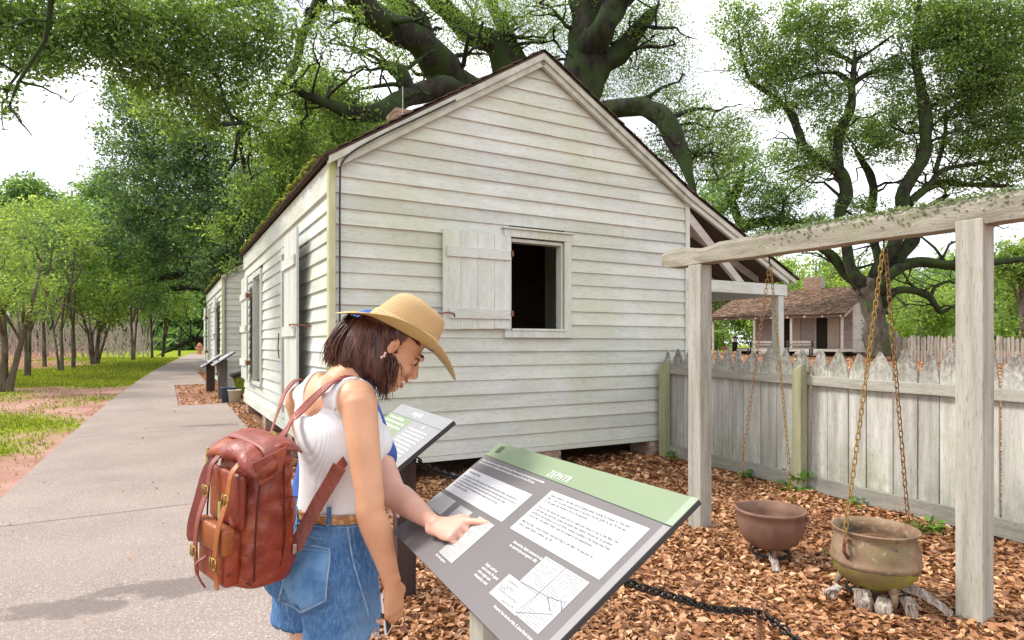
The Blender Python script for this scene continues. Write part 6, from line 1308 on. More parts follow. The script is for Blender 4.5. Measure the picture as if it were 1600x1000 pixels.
tank = link('tank_top', garment(top_me, tank_field, .0035, .002), M['tank']); so_ = tank.modifiers.new('s', 'SOLIDIFY'); so_.thickness = .0022; so_.offset = 1; world_child(tank, woman)
def bound_loops(me):
    cnt = {}
    for p in me.polygons:
        for k in p.edge_keys: cnt[k] = cnt.get(k, 0) + 1
    adj = {}
    for (a, c), n in cnt.items():
        if n == 1: adj.setdefault(a, []).append(c); adj.setdefault(c, []).append(a)
    seen = set(); out_ = []
    for s0 in adj:
        if s0 in seen: continue
        lp = [s0]; seen.add(s0)
        while True:
            nx = [q for q in adj[lp[-1]] if q not in seen]
            if not nx: break
            lp.append(nx[0]); seen.add(nx[0])
        if len(lp) > 24: out_.append(lp)
    return out_
for lp in bound_loops(tank.data):
    P = np.array([tank.data.vertices[i].co for i in lp])
    if P[:, 2].mean() < wst.z + .05: continue
    for _ in range(26): P = .5 * P + .25 * (np.roll(P, 1, 0) + np.roll(P, -1, 0))
    c0 = P[:, None][:, 0]; mb = MB(); Q = [Vector(p) for p in P]; Q.append(Q[0].copy()); mb.tube(Q, .0042, 8); world_child(mb.build('binding', M['tank'], None, smooth=True), woman)
# shorts
bs = Body(); torso(bs, .006, up=False)
bs.limb([(hipR + UP * .05, .100, .102), (hipR - UP * .03, .104, .106), (hipR - UP * .10 + RT * .004, .104, .107), (hipR - UP * .24 + RT * .006, .101, .106)], ref=RT, n=28)
bs.limb([(hipL + UP * .05, .100, .102), (hipL - UP * .03, .102, .106), (hipL - UP * .10 - RT * .004, .102, .107), (hipL - UP * .24 - RT * .006, .100, .106)], ref=RT, n=28)
sh_me = bs.remesh(.005, 7, .6)
hemz = at(500, 978, 1.93).z
def shorts_field(p):
    lat = (p - pel).dot(RT); dep = (p - pel).dot(F); z = p.z
    hz = hemz - .012 * (lat > 0) + .006 * noise.noise(p * 30) + .003 * noise.noise(p * 110)
    if lat > .05:                                    # side notch on the right leg, the outseam
        hz += max(0, .045 * (1 - abs(dep - .035) / .045)) if dep > -.01 else 0
    return max(z - (wst.z + .012), hz - z)
def fold(p): return .005 + .0075 * noise.noise(Vector((p.x * 9, p.y * 9, p.z * 26))) * (1 if p.z < pel.z + .02 else .4)
shorts = link('shorts', garment(sh_me, shorts_field, fold, .003), M['denim']); so_ = shorts.modifiers.new('s', 'SOLIDIFY'); so_.thickness = .003; so_.offset = 1; world_child(shorts, woman)
bvS = bvh_of(sh_me)
def band(bvh, cen, z0, h, off, th, n=90, m=None, name='belt', parent=woman, wav=0):
    rings = []
    for k in range(n):
        a = 2 * math.pi * k / n; d = Vector((math.cos(a), math.sin(a), 0)); o_ = Vector((cen.x, cen.y, z0 + h / 2)); hh = bvh.ray_cast(o_ + d * .5, -d); p = hh[0] if hh[0] is not None else o_ + d * .13
        p = Vector((p.x, p.y, 0)) + d * off; z = z0 + wav * math.sin(a * 2)
        rings.append([p + UP * z, p + d * th + UP * (z + .002), p + d * th + UP * (z + h - .002), p + UP * (z + h)])
    rings.append(rings[0]); mb = MB(); mb.loft(rings, cap=False); return world_child(mb.build(name, m, None, smooth=False), parent)
band(bvS, wst, wst.z - .006, .028, .008, .004, m=M['braid'], name='belt')
band(bvS, wst, wst.z - .042, .033, .0055, .003, m=M['denim'], name='waistband')
band(bvS, wst, wst.z - .044, .0025, .0085, .0015, m=M['denim_l'], name='waistband_stitch'); band(bvS, wst, wst.z - .014, .0025, .0085, .0015, m=M['denim_l'], name='waistband_stitch')
bvSh = bvh_of(shorts.data)
def on_px(pts, bvh, off=.003, sub=4, alt=1.9):
    o_ = []
    for q in smooth_path(pts, sub) if len(pts) > 2 else [np.array(pts[0]) + (np.array(pts[1]) - np.array(pts[0])) * t for t in np.linspace(0, 1, 8)]:
        p, n_ = cray(bvh, q[0], q[1])
        if p is None: p = at(q[0], q[1], o_[-1][0].y if o_ else alt); n_ = Vector((0, -1, 0))
        if n_.dot(Vector((0, 0, CAMH)) - p) < 0: n_ = -n_
        o_.append((p + n_ * off, n_))
    return o_
def seam(name, pts, bvh, r_, m, off=.004, parent=woman, sub=4, flat=1):
    P = on_px(pts, bvh, off, sub); mb = MB(); mb.tube([p for p, _ in P], r_, 6); return world_child(mb.build(name, m, None, smooth=True), parent)
# back pocket: a patch laid on the denim
pk = [(462, 853), (516, 857), (508, 936), (473, 953), (437, 934)]
mb = MB(); N_ = 12; grid = []
for i in range(N_ + 1):
    row = []
    for j_ in range(N_ + 1):
        u, v = j_ / N_, i / N_
        L0 = np.array((462, 853)) * (1 - v) + np.array((437, 934)) * v; R0 = np.array((516, 857)) * (1 - v) + np.array((508, 936)) * v; q = L0 * (1 - u) + R0 * u; q = q + np.array((0, 17 * (1 - abs(2 * u - .95)) * max(0, (v - .2) / .8)))
        p, n_ = cray(bvSh, q[0], q[1]); 
        if p is None: p = at(q[0], q[1], 1.86); n_ = Vector((0, -1, 0))
        row.append(p + n_ * .0065)
    grid.append(row)
mb.loft(grid, cap=False, closed=False); po_ = mb.build('back_pocket', mat('denim_pocket', (.055, .15, .33), (.12, .27, .49), 8, (1, 1, .7), rough=.9, bump=.4, bscale=90, spots=[(9, (1, 1, 1), .45, .75, (.23, .41, .64), .8)]), None, smooth=True); world_child(po_, woman)
for off_ in (0, 3.2):
    mb = MB(); c = (487, 898); pp = []
    for a, b_ in zip(pk, pk[1:] + pk[:1]):
        for t in np.linspace(0, 1, 9)[:-1]: pp.append((a[0] + (b_[0] - a[0]) * t + (c[0] - a[0]) * off_ * .012, a[1] + (b_[1] - a[1]) * t + (c[1] - a[1]) * off_ * .012))
    P = []
    for q in pp + pp[:1]:
        p, n_ = cray(bvSh, *q)
        if p is not None: P.append(p + n_ * .0085)
    mb.tube(P, .0011 if off_ else .0022, 5); world_child(mb.build('pocket_stitch', M['denim_l'], None, smooth=True), woman)
seam('pocket_stitch', [(461, 861), (515, 865)], bvSh, .0011, M['denim_l'], .009)
seam('side_seam', [(541, 806), (545, 840), (552, 880), (562, 915), (571, 945), (575, 965)], bvSh, .0026, M['denim_l'], .002)
seam('side_seam', [(548, 806), (552, 840), (559, 880), (568, 915), (577, 945)], bvSh, .0011, M['denim_l'], .002)
seam('centre_seam', [(440, 860), (441, 900), (446, 935), (453, 970)], bvSh, .0016, M['denim_l'], .002)
for px in (517, 470):
    P = on_px([(px + 1, 789), (px - 1, 822)], bvS, .013); mb = MB(); rings = []
    for p, n_ in P:
        s_ = n_.cross(UP).normalized() * .0065; rings.append([p - s_, p + s_, p + s_ + n_ * .003, p - s_ + n_ * .003])
    mb.loft(rings); world_child(mb.build('belt_loop', M['denim'], None, bevel=.001), woman)
# frayed hem
mb = MB(); r9 = random.Random(4)
bmh = [v.co for v in shorts.data.vertices if v.co.z < hemz + .05]
edg = {}
for p in shorts.data.polygons:
    for k in p.edge_keys: edg[k] = edg.get(k, 0) + 1
hv = list({i for k, c in edg.items() if c == 1 for i in k if shorts.data.vertices[i].co.z < hemz + .06})
for i in hv:
    for _ in range(2):
        if r9.random() < .6:
            p = shorts.data.vertices[i].co + Vector((r9.gauss(0, .002), r9.gauss(0, .002), .003)); L = r9.choice((.006, .01, .015, .03)); q = p + Vector((r9.gauss(0, .004), r9.gauss(0, .004), -L)); mb.tube([p, (p + q) / 2 + Vector((r9.gauss(0, .002), 0, 0)), q], .0006, 3, cap=False)
fr = mb.build('frayed_threads', M['thread'], None, kind='stuff'); world_child(fr, woman)
# long loose threads at the left leg
# sandals
for an in (ankR, ankL):
    mb = MB(); rings = [ell_ring(an + F * t - UP * z, .001, .001, RT, F, 4) for t, z in ()]
    sb = [ell_ring(an + F * .05 + UP * (-.09 + h), .042, .125, RT, F, 24) for h in (0, .022)]; mb.loft(sb); mb.tube([an + F * .08 - RT * .04 - UP * .06, an + F * .09 - UP * .02, an + F * .08 + RT * .04 - UP * .06], .006, 6)
    world_child(mb.build('sandal', M['leather_p'], None), woman)
# face parts
def hw(x, y, z): return XW(x, y, z)
for sx in (-1, 1):
    mb = Body(); mb.ell(hw(sx * .0262, .0745, .004), (.0118, .0118, .0118)); world_child(mb.build('eyeball', mat('eye_white', (.50, .46, .44), rough=.3), None, smooth=True), woman)
    mb = Body(); mb.ell(hw(sx * .0275, .0840, .000), (.0070, .0036, .0066)); world_child(mb.build('iris', mat('iris_brown', (.05, .025, .012), rough=.15), None, smooth=True), woman)
    P = [hw(sx * (.014 + .034 * t), .0895 - .018 * t * t, .0125 + .0 + .006 * math.sin(t * 3.1)) for t in np.linspace(0, 1, 8)]
    mb = MB(); mb.tube(P, [.0018, .0026, .0030, .0030, .0030, .0028, .0024, .0014], 6); world_child(mb.build('eyelash', M['hair'], None, smooth=True), woman)
    P = [hw(sx * (.012 + .040 * t), .0935 - .022 * t * t, .026 + .008 * math.sin(t * 2.6)) for t in np.linspace(0, 1, 8)]
    mb = MB(); mb.tube(P, [.002, .003, .0034, .0034, .003, .0026, .002, .001], 6, flat=.8); world_child(mb.build('eyebrow', M['hair'], None, smooth=True), woman)
for sx in (-1, 1):
    mb = MB(); cc = (sx * .0265, .0752, .004); rings = []
    for i in range(7):
        t = R(8 + 75 * i / 6); rings.append([hw(cc[0] + .0132 * math.cos(t) * math.cos(a), cc[1] + .0132 * math.cos(t) * math.sin(a), cc[2] + .0132 * math.sin(t)) for a in np.linspace(.0, math.pi, 14)])
    mb.loft(rings, cap=False, closed=False); world_child(mb.build('eyelid', M['skin_w'], None, smooth=True), woman)
    mb = MB(); mb.tube([hw(sx * .0815, -.004 + .010 * math.sin(a) - .002, .002 + .016 * math.cos(a)) for a in np.linspace(-.2, 2.9, 10)], [.002, .003, .003, .003, .003, .003, .003, .0035, .0045, .005], 7); world_child(mb.build('ear_rim', M['skin_w'], None, smooth=True), woman)
    mb = Body(); mb.ell(hw(sx * .0785, .001, -.004), (.0035, .006, .011), M3W); world_child(mb.build('ear_shadow', mat('ear_shade', (.36, .16, .10)), None, smooth=True), woman)  # shadow inside the ear, painted as a darker skin tone
lipm = mat('lips', (.50, .17, .14), rough=.4); mb = MB()
mb.tube([hw(x, .1045 - .9 * x * x * 22 * .9, -.0570 + 14 * x * x) for x in np.linspace(-.029, .029, 11)], [.0012, .0026, .0036, .0042, .0044, .0042, .0044, .0042, .0036, .0026, .0012], 6)
mb.tube([hw(x, .102 - .9 * x * x * 22 * .9, -.0795 + 22 * x * x) for x in np.linspace(-.024, .024, 11)], [.0012, .003, .0042, .005, .0054, .0054, .0054, .005, .0042, .003, .0012], 6); world_child(mb.build('lips', lipm, None, smooth=True), woman)
mb = Body(); mb.ell(hw(0, .0905, -.0675), (.024, .0135, .0092), M3W); world_child(mb.build('teeth', mat('teeth', (.78, .75, .70), rough=.3), None, smooth=True), woman)
for k in range(3):
    mb = Body(); mb.ell(hw(.082, -.010 + .003 * (k % 2), -.036 - .008 * k), (.004, .004, .0045)); world_child(mb.build('earring', mat('pink_bead', (.80, .55, .50), rough=.2), None, smooth=True), woman)
# hair: a soft volume plus combed strands
hb = Body()
HX = lambda x, y, z: XW(x, y, z)
hb.ell(HX(0, -.020, .036), (.081, .094, .080), M3W)
down = Vector((0, 0, -1))
bk0 = at(560, 548, 1.93); 
hb.limb([(at(585, 515, 1.93), .080, .060), (at(560, 540, 1.93), .082, .050), (at(545, 565, 1.93), .078, .030)], ref=r_v, n=20)
hb.limb([(at(598, 530, 1.875), .030, .030), (at(590, 565, 1.865), .032, .030), (at(594, 590, 1.87), .026, .024), (at(602, 612, 1.885), .012, .012)], ref=r_v, n=16)
hb.limb([(at(570, 535, 1.90), .05, .05), (at(560, 562, 1.89), .045, .035), (at(572, 585, 1.88), .030, .02)], ref=r_v, n=16)
hv_me = hb.remesh(.005, 6, .6); under_hat(hv_me)
# cut the hair volume away from the face
bm = bmesh.new(); bm.from_mesh(hv_me)
def face_side(p):
    q = p - Hc; y, z, x = q.dot(f_), q.dot(u_), q.dot(r_v)
    return y > .012 - .0 * z and z < .045
bmesh.ops.delete(bm, geom=[v for v in bm.verts if face_side(v.co) and v.co.z > at(0, 575, 1.9).z], context='VERTS'); hm = bpy.data.meshes.new('hair'); bm.to_mesh(hm); bm.free(); hm.polygons.foreach_set('use_smooth', [True] * len(hm.polygons))
hair = link('hair', hm, M['hair']); world_child(hair, woman)
mb = MB(); r5 = random.Random(15); bvHair = bvh_of(hv_me)
ends = [(508, 562), (514, 568), (522, 572), (532, 576), (542, 578), (552, 582), (560, 588), (572, 594), (584, 604), (594, 614), (602, 622), (612, 606), (614, 590)]
for k in range(760):
    t = r5.random(); i = t * (len(ends) - 1); j_ = int(i); fr_ = i - j_; e = np.array(ends[j_]) * (1 - fr_) + np.array(ends[min(j_ + 1, len(ends) - 1)]) * fr_
    s0 = np.array((545 + 66 * t + r5.uniform(-7, 7), 496 + 20 * t + r5.uniform(-6, 6))); e = e + np.array((r5.gauss(0, 4), r5.gauss(0, 5)))
    Yd = 1.93 - .055 * t - r5.uniform(0, .03); pts = []
    lat = r5.random()
    if lat < .45: Yd = 1.93 + r5.uniform(0, .09)
    cv = r5.uniform(2, 12); ph = r5.uniform(0, 6)
    for q in range(9):
        s_ = q / 8; x, y = s0 + (e - s0) * s_; x += -cv * math.sin(s_ * 3.14) * (1 - t) + (3.5 * math.sin(ph * 3) * s_ ** 3) + cv * .7 * math.sin(s_ * 3.14) * t + 3.0 * s_ * math.sin(s_ * 8 + ph); y += -cv * .5 * math.sin(s_ * 3.14) * (1 - t)
        p = at(x, y, Yd - (.02 * math.sin(s_ * 3.14) if lat >= .45 else 0))
        if lat >= .45:
            hh, nn_ = cray(bvHair, x, y)
            if hh is not None and abs(hh.y - p.y) < .12: p = hh - Vector((0, 1, 0)) * (.001 + .004 * ((k * 7) % 10) / 10)
        pts.append(p)
    w0 = r5.uniform(.0012, .0026); mb.tube(pts, [w0 * (1 - .75 * (q / 8) ** 2) for q in range(9)], 4)
hs = mb.build('hair_strands', M['hair'], None, smooth=True, kind='stuff'); world_child(hs, woman)
# hat
hat = bpy.data.objects.new('straw_hat', None); COL.objects.link(hat); hat.matrix_world = HM; hat.empty_display_size = .05; hat.parent = woman; hat.matrix_parent_inverse = Matrix.Translation(-woman.location)
mb = MB(); rings = []
N_ = 64
def crown_pt(a, q):      # q 0 at base .. 1 at the shoulder of the crown .. 2 centre
    h = .118; t = min(q, 2) * .5 * math.pi / 1.0 * .5      # 0..pi/2
    sn = math.sin(t); z = h * sn ** .85 * (1 - .06 * math.sin(a) * sn); r = max(.0, 1 - sn ** 10) ** .5 * (1 - .30 * sn)
    c, s_ = math.cos(a), math.sin(a); z -= .012 * max(0, q - 1.2) ** 2
    return Vector((.086 * c * r, .112 * s_ * r - .006 + .020 * sn, z))
qs = [0, .05, .1, .15, .2, .26, .34, .42, .5, .58, .66, .74, .81, .87, .92, .96, 1.0, 1.04, 1.1, 1.2, 1.35, 1.5, 1.7, 1.9, 1.985]
def rnd_edge(q): return q
mb.loft([[crown_pt(2 * math.pi * j / N_, q) for j in range(N_)] for q in qs]); co = link('hat_crown', mb.mesh('hat_crown', True), M['straw'], hat)
sb_ = co.modifiers.new('s', 'SMOOTH'); sb_.iterations = 3
def brim_pt(a, k, dz=0):
    c, s_ = math.cos(a), math.sin(a); x = .083 + (.168 - .083) * k; y = .107 + (.205 - .107) * k
    z = .022 * k ** 1.6 * c * c - .046 * k ** 1.9 * (abs(s_) ** 2.2) + .004 * math.sin(3 * a + 1) * k
    return Vector((x * c, y * s_, z + dz))
ks = np.linspace(0, 1, 15); rings = [[brim_pt(2 * math.pi * j / 80, k, .0014) for j in range(80)] for k in ks] + [[brim_pt(2 * math.pi * j / 80, 1.012, 0) for j in range(80)]] + [[brim_pt(2 * math.pi * j / 80, k, -.0014) for j in range(80)] for k in ks[::-1]]
mb = MB(); mb.loft(rings, cap=False); link('hat_brim', mb.mesh('hat_brim', True), M['brim'], hat)
mb = MB(); rings = []
for q in (.02, .06, .24, .28): rings.append([crown_pt(2 * math.pi * j / N_, q) * 1 + Vector((math.cos(2 * math.pi * j / N_), math.sin(2 * math.pi * j / N_), 0)) * (.0035 if .03 < q < .27 else .001) for j in range(N_)])
mb.loft(rings, cap=False); link('hat_band', mb.mesh('hat_band', True), mat('braided_straw', (.55, .33, .15), (.74, .52, .30), 70, (1, 1, 1), rough=.6, bump=1, bscale=110), hat)
# phone in the right hand
nh = Vector((.80, -.6, .05)); nh = (nh - dR * nh.dot(dR)).normalized(); nh = Matrix.Rotation(R(-28), 3, dR) @ nh; pxa = dR.cross(nh).normalized(); pc_ = wrR + dR * .090 + Vector((-.022, .012, 0))
ph = thing('phone', 'white edged phone held low in the hand of the woman', 'phone', pc_)
ph.rotation_euler = Matrix((pxa, -dR.cross(pxa) * -1, dR)).transposed().to_euler()
MB().box(-.034, .034, -.0045, .0045, -.060, .060).build('phone_body', mat('phone_white', (.72, .72, .74), rough=.25), ph, bevel=.003)
MB().box(.0, .0365, -.0052, -.0046, -.052, .052).build('phone_screen', M['black'], ph); MB().box(.0362, .0372, -.002, .002, -.008, .008).build('phone_port', M['black'], ph)

# ---------------------------------------------------------------- backpack
BO = at(397, 791, 1.74); tiltb = R(3)
bo_ = -F; br_ = RT
bu = (UP + F * .05 + RT * .13).normalized()
BM = Matrix(((br_.x, bo_.x, bu.x, BO.x), (br_.y, bo_.y, bu.y, BO.y), (br_.z, bo_.z, bu.z, BO.z), (0, 0, 0, 1))) @ Matrix.Diagonal((.86, .92, .95, 1))
bag = bpy.data.objects.new('backpack', None); COL.objects.link(bag); bag.matrix_world = BM; bag['x'] = 0; del bag['x']; bag.empty_display_size = .1
props(bag, 'worn red brown leather backpack with rolled top hanging on the woman', 'backpack')
def bag_ring(z, w, d, cy=0, cx=0, p=3.6, n=56):
    return [Vector((cx + w * math.copysign(abs(math.cos(t)) ** (2 / p), math.cos(t)), cy + d * math.copysign(abs(math.sin(t)) ** (2 / p), math.sin(t)), z)) for t in [2 * math.pi * j / n for j in range(n)]]
prof_b = [(-.202, .080, .045, 0), (-.200, .110, .066, 0), (-.190, .126, .078, 0), (-.16, .135, .084, .0), (-.10, .139, .086, 0), (-.03, .139, .084, 0), (.04, .137, .080, 0), (.10, .136, .073, -.004), (.15, .138, .062, -.010), (.185, .140, .050, -.016), (.200, .138, .036, -.02), (.206, .128, .020, -.02)]
zz = np.linspace(0, 1, 60); P_ = np.array(prof_b); ti = np.linspace(0, 1, len(P_)); rings = []
for t in zz:
    q = [np.interp(t, ti, P_[:, k]) for k in range(4)]; rings.append(bag_ring(q[0], q[1], q[2], q[3]))
for ri, rg_ in enumerate(rings):
    for p in rg_:
        n_ = noise.noise(Vector((p.x * 9, p.y * 9, p.z * 5))) * .016 + (abs(noise.noise(Vector((p.x * 16 + p.z * 16, p.y * 14, p.z * 11 - p.x * 12)))) - .15) * .022
        rad = Vector((p.x / .14, p.y / .09, 0)); p += rad.normalized() * n_ if rad.length > .1 else Vector()
mb = MB(); mb.loft(rings); mb.build('bag_body', M['leather'], bag, smooth=True)
def bsurf(x, z, lift=.0):      # point on the outer (front) face of the bag, y outwards
    d = np.interp(z, P_[:, 0], P_[:, 2]); return Vector((x, d + lift, z))
# rolled top flap: folds over the front and droops at both ends
mb = MB(); rings = []
for i in range(30):
    u = i / 29; x = -.155 + .31 * u; e = (2 * u - 1); r0 = .030 * (1 - .25 * e * e) + .003 * math.sin(u * 17); cz = .176 - .035 * e * e + .004 * math.sin(u * 11); cy = .040 + .006 * math.sin(u * 9)
    rr_ = []
    for k in range(20):
        a = 2 * math.pi * k / 20; rr_.append(Vector((x + .004 * math.sin(a * 3 + u * 8), cy + r0 * 1.75 * math.cos(a) + .004 * noise.noise(Vector((u * 9, a, 0))), cz + r0 * .95 * math.sin(a) - .012 * math.cos(a) + .004 * noise.noise(Vector((u * 9, a, 4))))))
    rings.append(rr_)
mb.loft(rings); mb.build('rolled_top', M['leather'], bag, smooth=True)
mb = MB(); rings = []
for i in range(16):     # top panel between the roll and the back
    u = i / 15; y = -.070 + .115 * u; z = .196 + .016 * math.sin(u * 3.1)
    rings.append([Vector((x, y, z - .03 * (x / .15) ** 4 + .004 * noise.noise(Vector((x * 14, u * 4, 2))) + (.006 if s_ else 0))) for s_, xs_ in ((1, np.linspace(-.145, .145, 16)), (0, np.linspace(.145, -.145, 16))) for x in xs_])
mb.loft(rings); mb.build('top_panel', M['leather_s'], bag, smooth=True)
# gusset flap hanging at the near end of the roll
mb = MB(); mb.hexa([(.142, -.02, .20), (.150, -.02, .20), (.150, .085, .165), (.142, .085, .165)], [(.146, -.005, .13), (.154, -.005, .13), (.156, .06, .10), (.148, .06, .10)]); mb.build('side_fold', M['leather'], bag, bevel=.004)
def piping(pts, r_=.0026, m='seam'): 
    mb = MB(); mb.tube([Vector(p) for p in (smooth_path(pts, 5) if len(pts) > 2 else pts)], r_, 6); mb.build('piping', M[m], bag, smooth=True)
def side_pt(y, z, l=.003):
    t = np.interp(z, P_[:, 0], P_[:, 1]); return (t + l, y, z)
piping([side_pt(.050, .13, -.001), side_pt(.058, .05, -.001), side_pt(.062, -.05, -.001), side_pt(.060, -.14, -.001), side_pt(.045, -.195, -.012)])
piping([side_pt(-.015, .15, .003), side_pt(-.020, .05), side_pt(-.026, -.05), side_pt(-.020, -.13, .002), side_pt(-.005, -.190, -.006)])
piping([side_pt(-.072, .04, -.010), side_pt(-.045, .050, .002), side_pt(-.022, .048, .004)], .002)
for sx in (-1,):
    piping([(sx * .128, .074, .12), (sx * .132, .082, 0), (sx * .130, .082, -.12)])
piping([(-.128, .066, -.178), (0, .080, -.182), (.128, .064, -.178)])
# front pocket with flap, straps and buckles
def rbox(nm, x0, x1, y0, y1, z0, z1, m, bev=.010, seg=3, parent=bag):
    o = MB().box(x0, x1, y0, y1, z0, z1).build(nm, M[m] if isinstance(m, str) else m, parent); bb_ = o.modifiers.new('b', 'BEVEL'); bb_.width = bev; bb_.segments = seg; o.data.polygons.foreach_set('use_smooth', [True] * len(o.data.polygons)); return o
pkt = rbox('front_pocket', -.085, .098, .078, .128, -.185, -.035, 'leather', .016, 4)
rbox('pocket_flap', -.088, .101, .100, .136, -.095, -.020, 'leather_p', .010, 4, pkt)
rbox('front_panel', -.10, .108, .074, .092, -.03, .12, 'leather', .010)
def strap_on(nm, pts, w, m, th=.004, parent=bag, side=None):
    S = smooth_path(pts, 6) if len(pts) > 2 else pts; P = [Vector(p) for p in S]; rings = []
    for i, p in enumerate(P):
        d = (P[min(i + 1, len(P) - 1)] - P[max(0, i - 1)]).normalized(); s_ = Vector(side) if side is not None else Vector((1, 0, 0)); s_ = (s_ - d * s_.dot(d)).normalized(); n_ = d.cross(s_); k = 1 if i < len(P) - 2 else (.85 if i == len(P) - 2 else .5)
        rings.append([p - s_ * w * k - n_ * th / 2, p + s_ * w * k - n_ * th / 2, p + s_ * w * k + n_ * th / 2, p - s_ * w * k + n_ * th / 2])
    mb = MB(); mb.loft(rings); o = mb.build(nm, M[m], parent, bevel=.001); return o
for x in (-.060, .072):
    strap_on('strap', [(x, .085, .150), (x, .108, .120), (x, .116, .06), (x + .004, .140, -.02), (x + .004, .146, -.09), (x + .006, .142, -.150), (x + .004, .138, -.185)], .0125, 'leather_p' if x > 0 else 'leather_s')
    for z, y in ((.055, .122), (-.112, .150)):
        fb = MB()
        for a, c in (((-.018, 0, -.014), (.018, 0, -.014)), ((-.018, 0, .014), (.018, 0, .014)), ((-.018, 0, -.014), (-.018, 0, .014)), ((.018, 0, -.014), (.018, 0, .014)), ((0, .002, -.014), (0, .002, .016))): fb.tube([Vector((x, y, z)) + Vector(a), Vector((x, y, z)) + Vector(c)], .0022, 6)
        fb.build('buckle', M['brass'], bag, smooth=True)
strap_on('hanging_strap', [(-.095, .080, .135), (-.105, .100, .10), (-.112, .118, .02), (-.122, .130, -.05), (-.128, .130, -.105)], .014, 'leather_s', side=(.8, -.6, 0))
strap_on('hanging_strap', [(.02, .145, -.105), (.0, .165, -.13), (.012, .160, -.165), (.03, .150, -.19)], .008, 'leather', side=(.9, .3, 0))
for x, z, y in ((-.135, .150, .085), (.050, .035, .125)):
    MB().box(x - .008, x + .008, y, y + .004, z - .035, z + .012).build('tag', mat('olive_patina', (.28, .27, .06), (.40, .40, .12), 30, rough=.5, metal=.4), bag, bevel=.002)
MB().tube([(x, y, z) for x, y, z in ((.142, -.05, .05), (.146, -.052, .01), (.145, -.05, -.02))], .004, 6).build('side_stitch', M['leather_d'], bag)
# shoulder straps, laid from the bag over the woman's back
bvT = BVHTree.FromPolygons([v.co.copy() for v in bodyW.vertices] + [v.co.copy() for v in tank.data.vertices], [tuple(p.vertices) for p in bodyW.polygons] + [tuple(i + len(bodyW.vertices) for i in p.vertices) for p in tank.data.polygons])
BMi = BM.inverted()
def world_strap(nm, pts, w, m, sidef=None, th=.0045, off=.008, lift=.9):
    """pts: (px,py) glued to the body or (px,py,Y) free"""
    base = []
    for q in pts:
        if len(q) == 2:
            p, n_ = cray(bvT, *q)
            if p is None: p = at(q[0], q[1], base[-1][0].y); n_ = base[-1][1]
            base.append((p + n_ * off, n_))
        else: p = at(*q[:3]); base.append((p, Vector(q[3]).normalized() if len(q) > 3 else Vector((-.2, -1, .2)).normalized()))
    S = smooth_path([tuple(p) + tuple(n_) for p, n_ in base], 6); rings = []
    for i, q in enumerate(S):
        p, n_ = Vector(q[:3]), Vector(q[3:]).normalized(); a = Vector(S[min(i + 1, len(S) - 1)][:3]) - Vector(S[max(0, i - 1)][:3]); s_ = a.cross(n_).normalized(); rings.append([BMi @ v for v in (p - s_ * w, p + s_ * w, p + s_ * w + n_ * th, p - s_ * w + n_ * th)])
    mb = MB(); mb.loft(rings); return mb.build(nm, M[m], bag, bevel=.0012)
world_strap('shoulder_strap', [(438, 690, 1.745, (-.3, -.8, .5)), (452, 678, 1.80, (-.3, -.8, .5)), (472, 657), (498, 631), (522, 609), (543, 596), (560, 590), (574, 590)], .0125, 'leather_s')
top_sh, _n = cray(bvT, 566, 594)
fs = shR + Vector((.01, .06, .045)); aR_ = shR + F * .07 - UP * .02 - RT * .02
world_strap('shoulder_strap', [(536, 722, 1.75, (.2, -1, .1)), (520, 748, 1.765, (-.2, -1, .1)), (500, 778, 1.77, (-.2, -1, .1)), (483, 806, 1.76, (-.2, -1, .1)), (467, 834, 1.74, (-.2, -1, .1)), (457, 852, 1.73, (-.2, -1, .1))], .019, 'leather_d')
world_strap('shoulder_strap', [(532, 728, 1.752, (.2, -1, .1)), (556, 700, 1.86, (.9, -.4, .1)), (585, 660, 1.97, (.9, .2, .2)), (585, 625, 1.97, (.7, .4, .5)), (574, 592, 1.86, (.2, .2, 1))], .013, 'leather_s')
world_strap('shoulder_strap', [(428, 688, 1.75, (-.5, -.7, .3)), (436, 668, 1.84, (-.6, -.6, .3)), (446, 645, 1.95, (-.6, -.6, .4)), (456, 622, 2.02, (-.5, -.5, .6)), (474, 604, 2.08, (-.2, -.2, 1)), (492, 606, 2.14, (.3, .3, .8))], .011, 'leather_s')
pp_ = BMi @ at(434, 680, 1.725); mb = MB()
mb.lathe([(.001, -.003), (.013, -.003), (.014, 0), (.013, .003), (.009, .003), (.008, .001), (.001, .001)], 20); o = mb.build('ring_stud', M['brass'], bag); o.location = pp_; o.rotation_euler = (BMi.to_3x3() @ Vector((-.2, -.9, .35))).to_track_quat('Z', 'Y').to_euler()
pp_ = BMi @ at(456, 852, 1.71); MB().box(-.004, .004, -.006, .006, -.014, .014).build('buckle', M['steel'], bag, bevel=.002).location = pp_
strap_on('grab_loop', [tuple(BMi @ at(444, 690, 1.74)), tuple(BMi @ at(453, 702, 1.745)), tuple(BMi @ at(455, 716, 1.75)), tuple(BMi @ at(450, 722, 1.75))], .010, 'leather_d', side=tuple(BMi.to_3x3() @ Vector((0, 1, 0))))

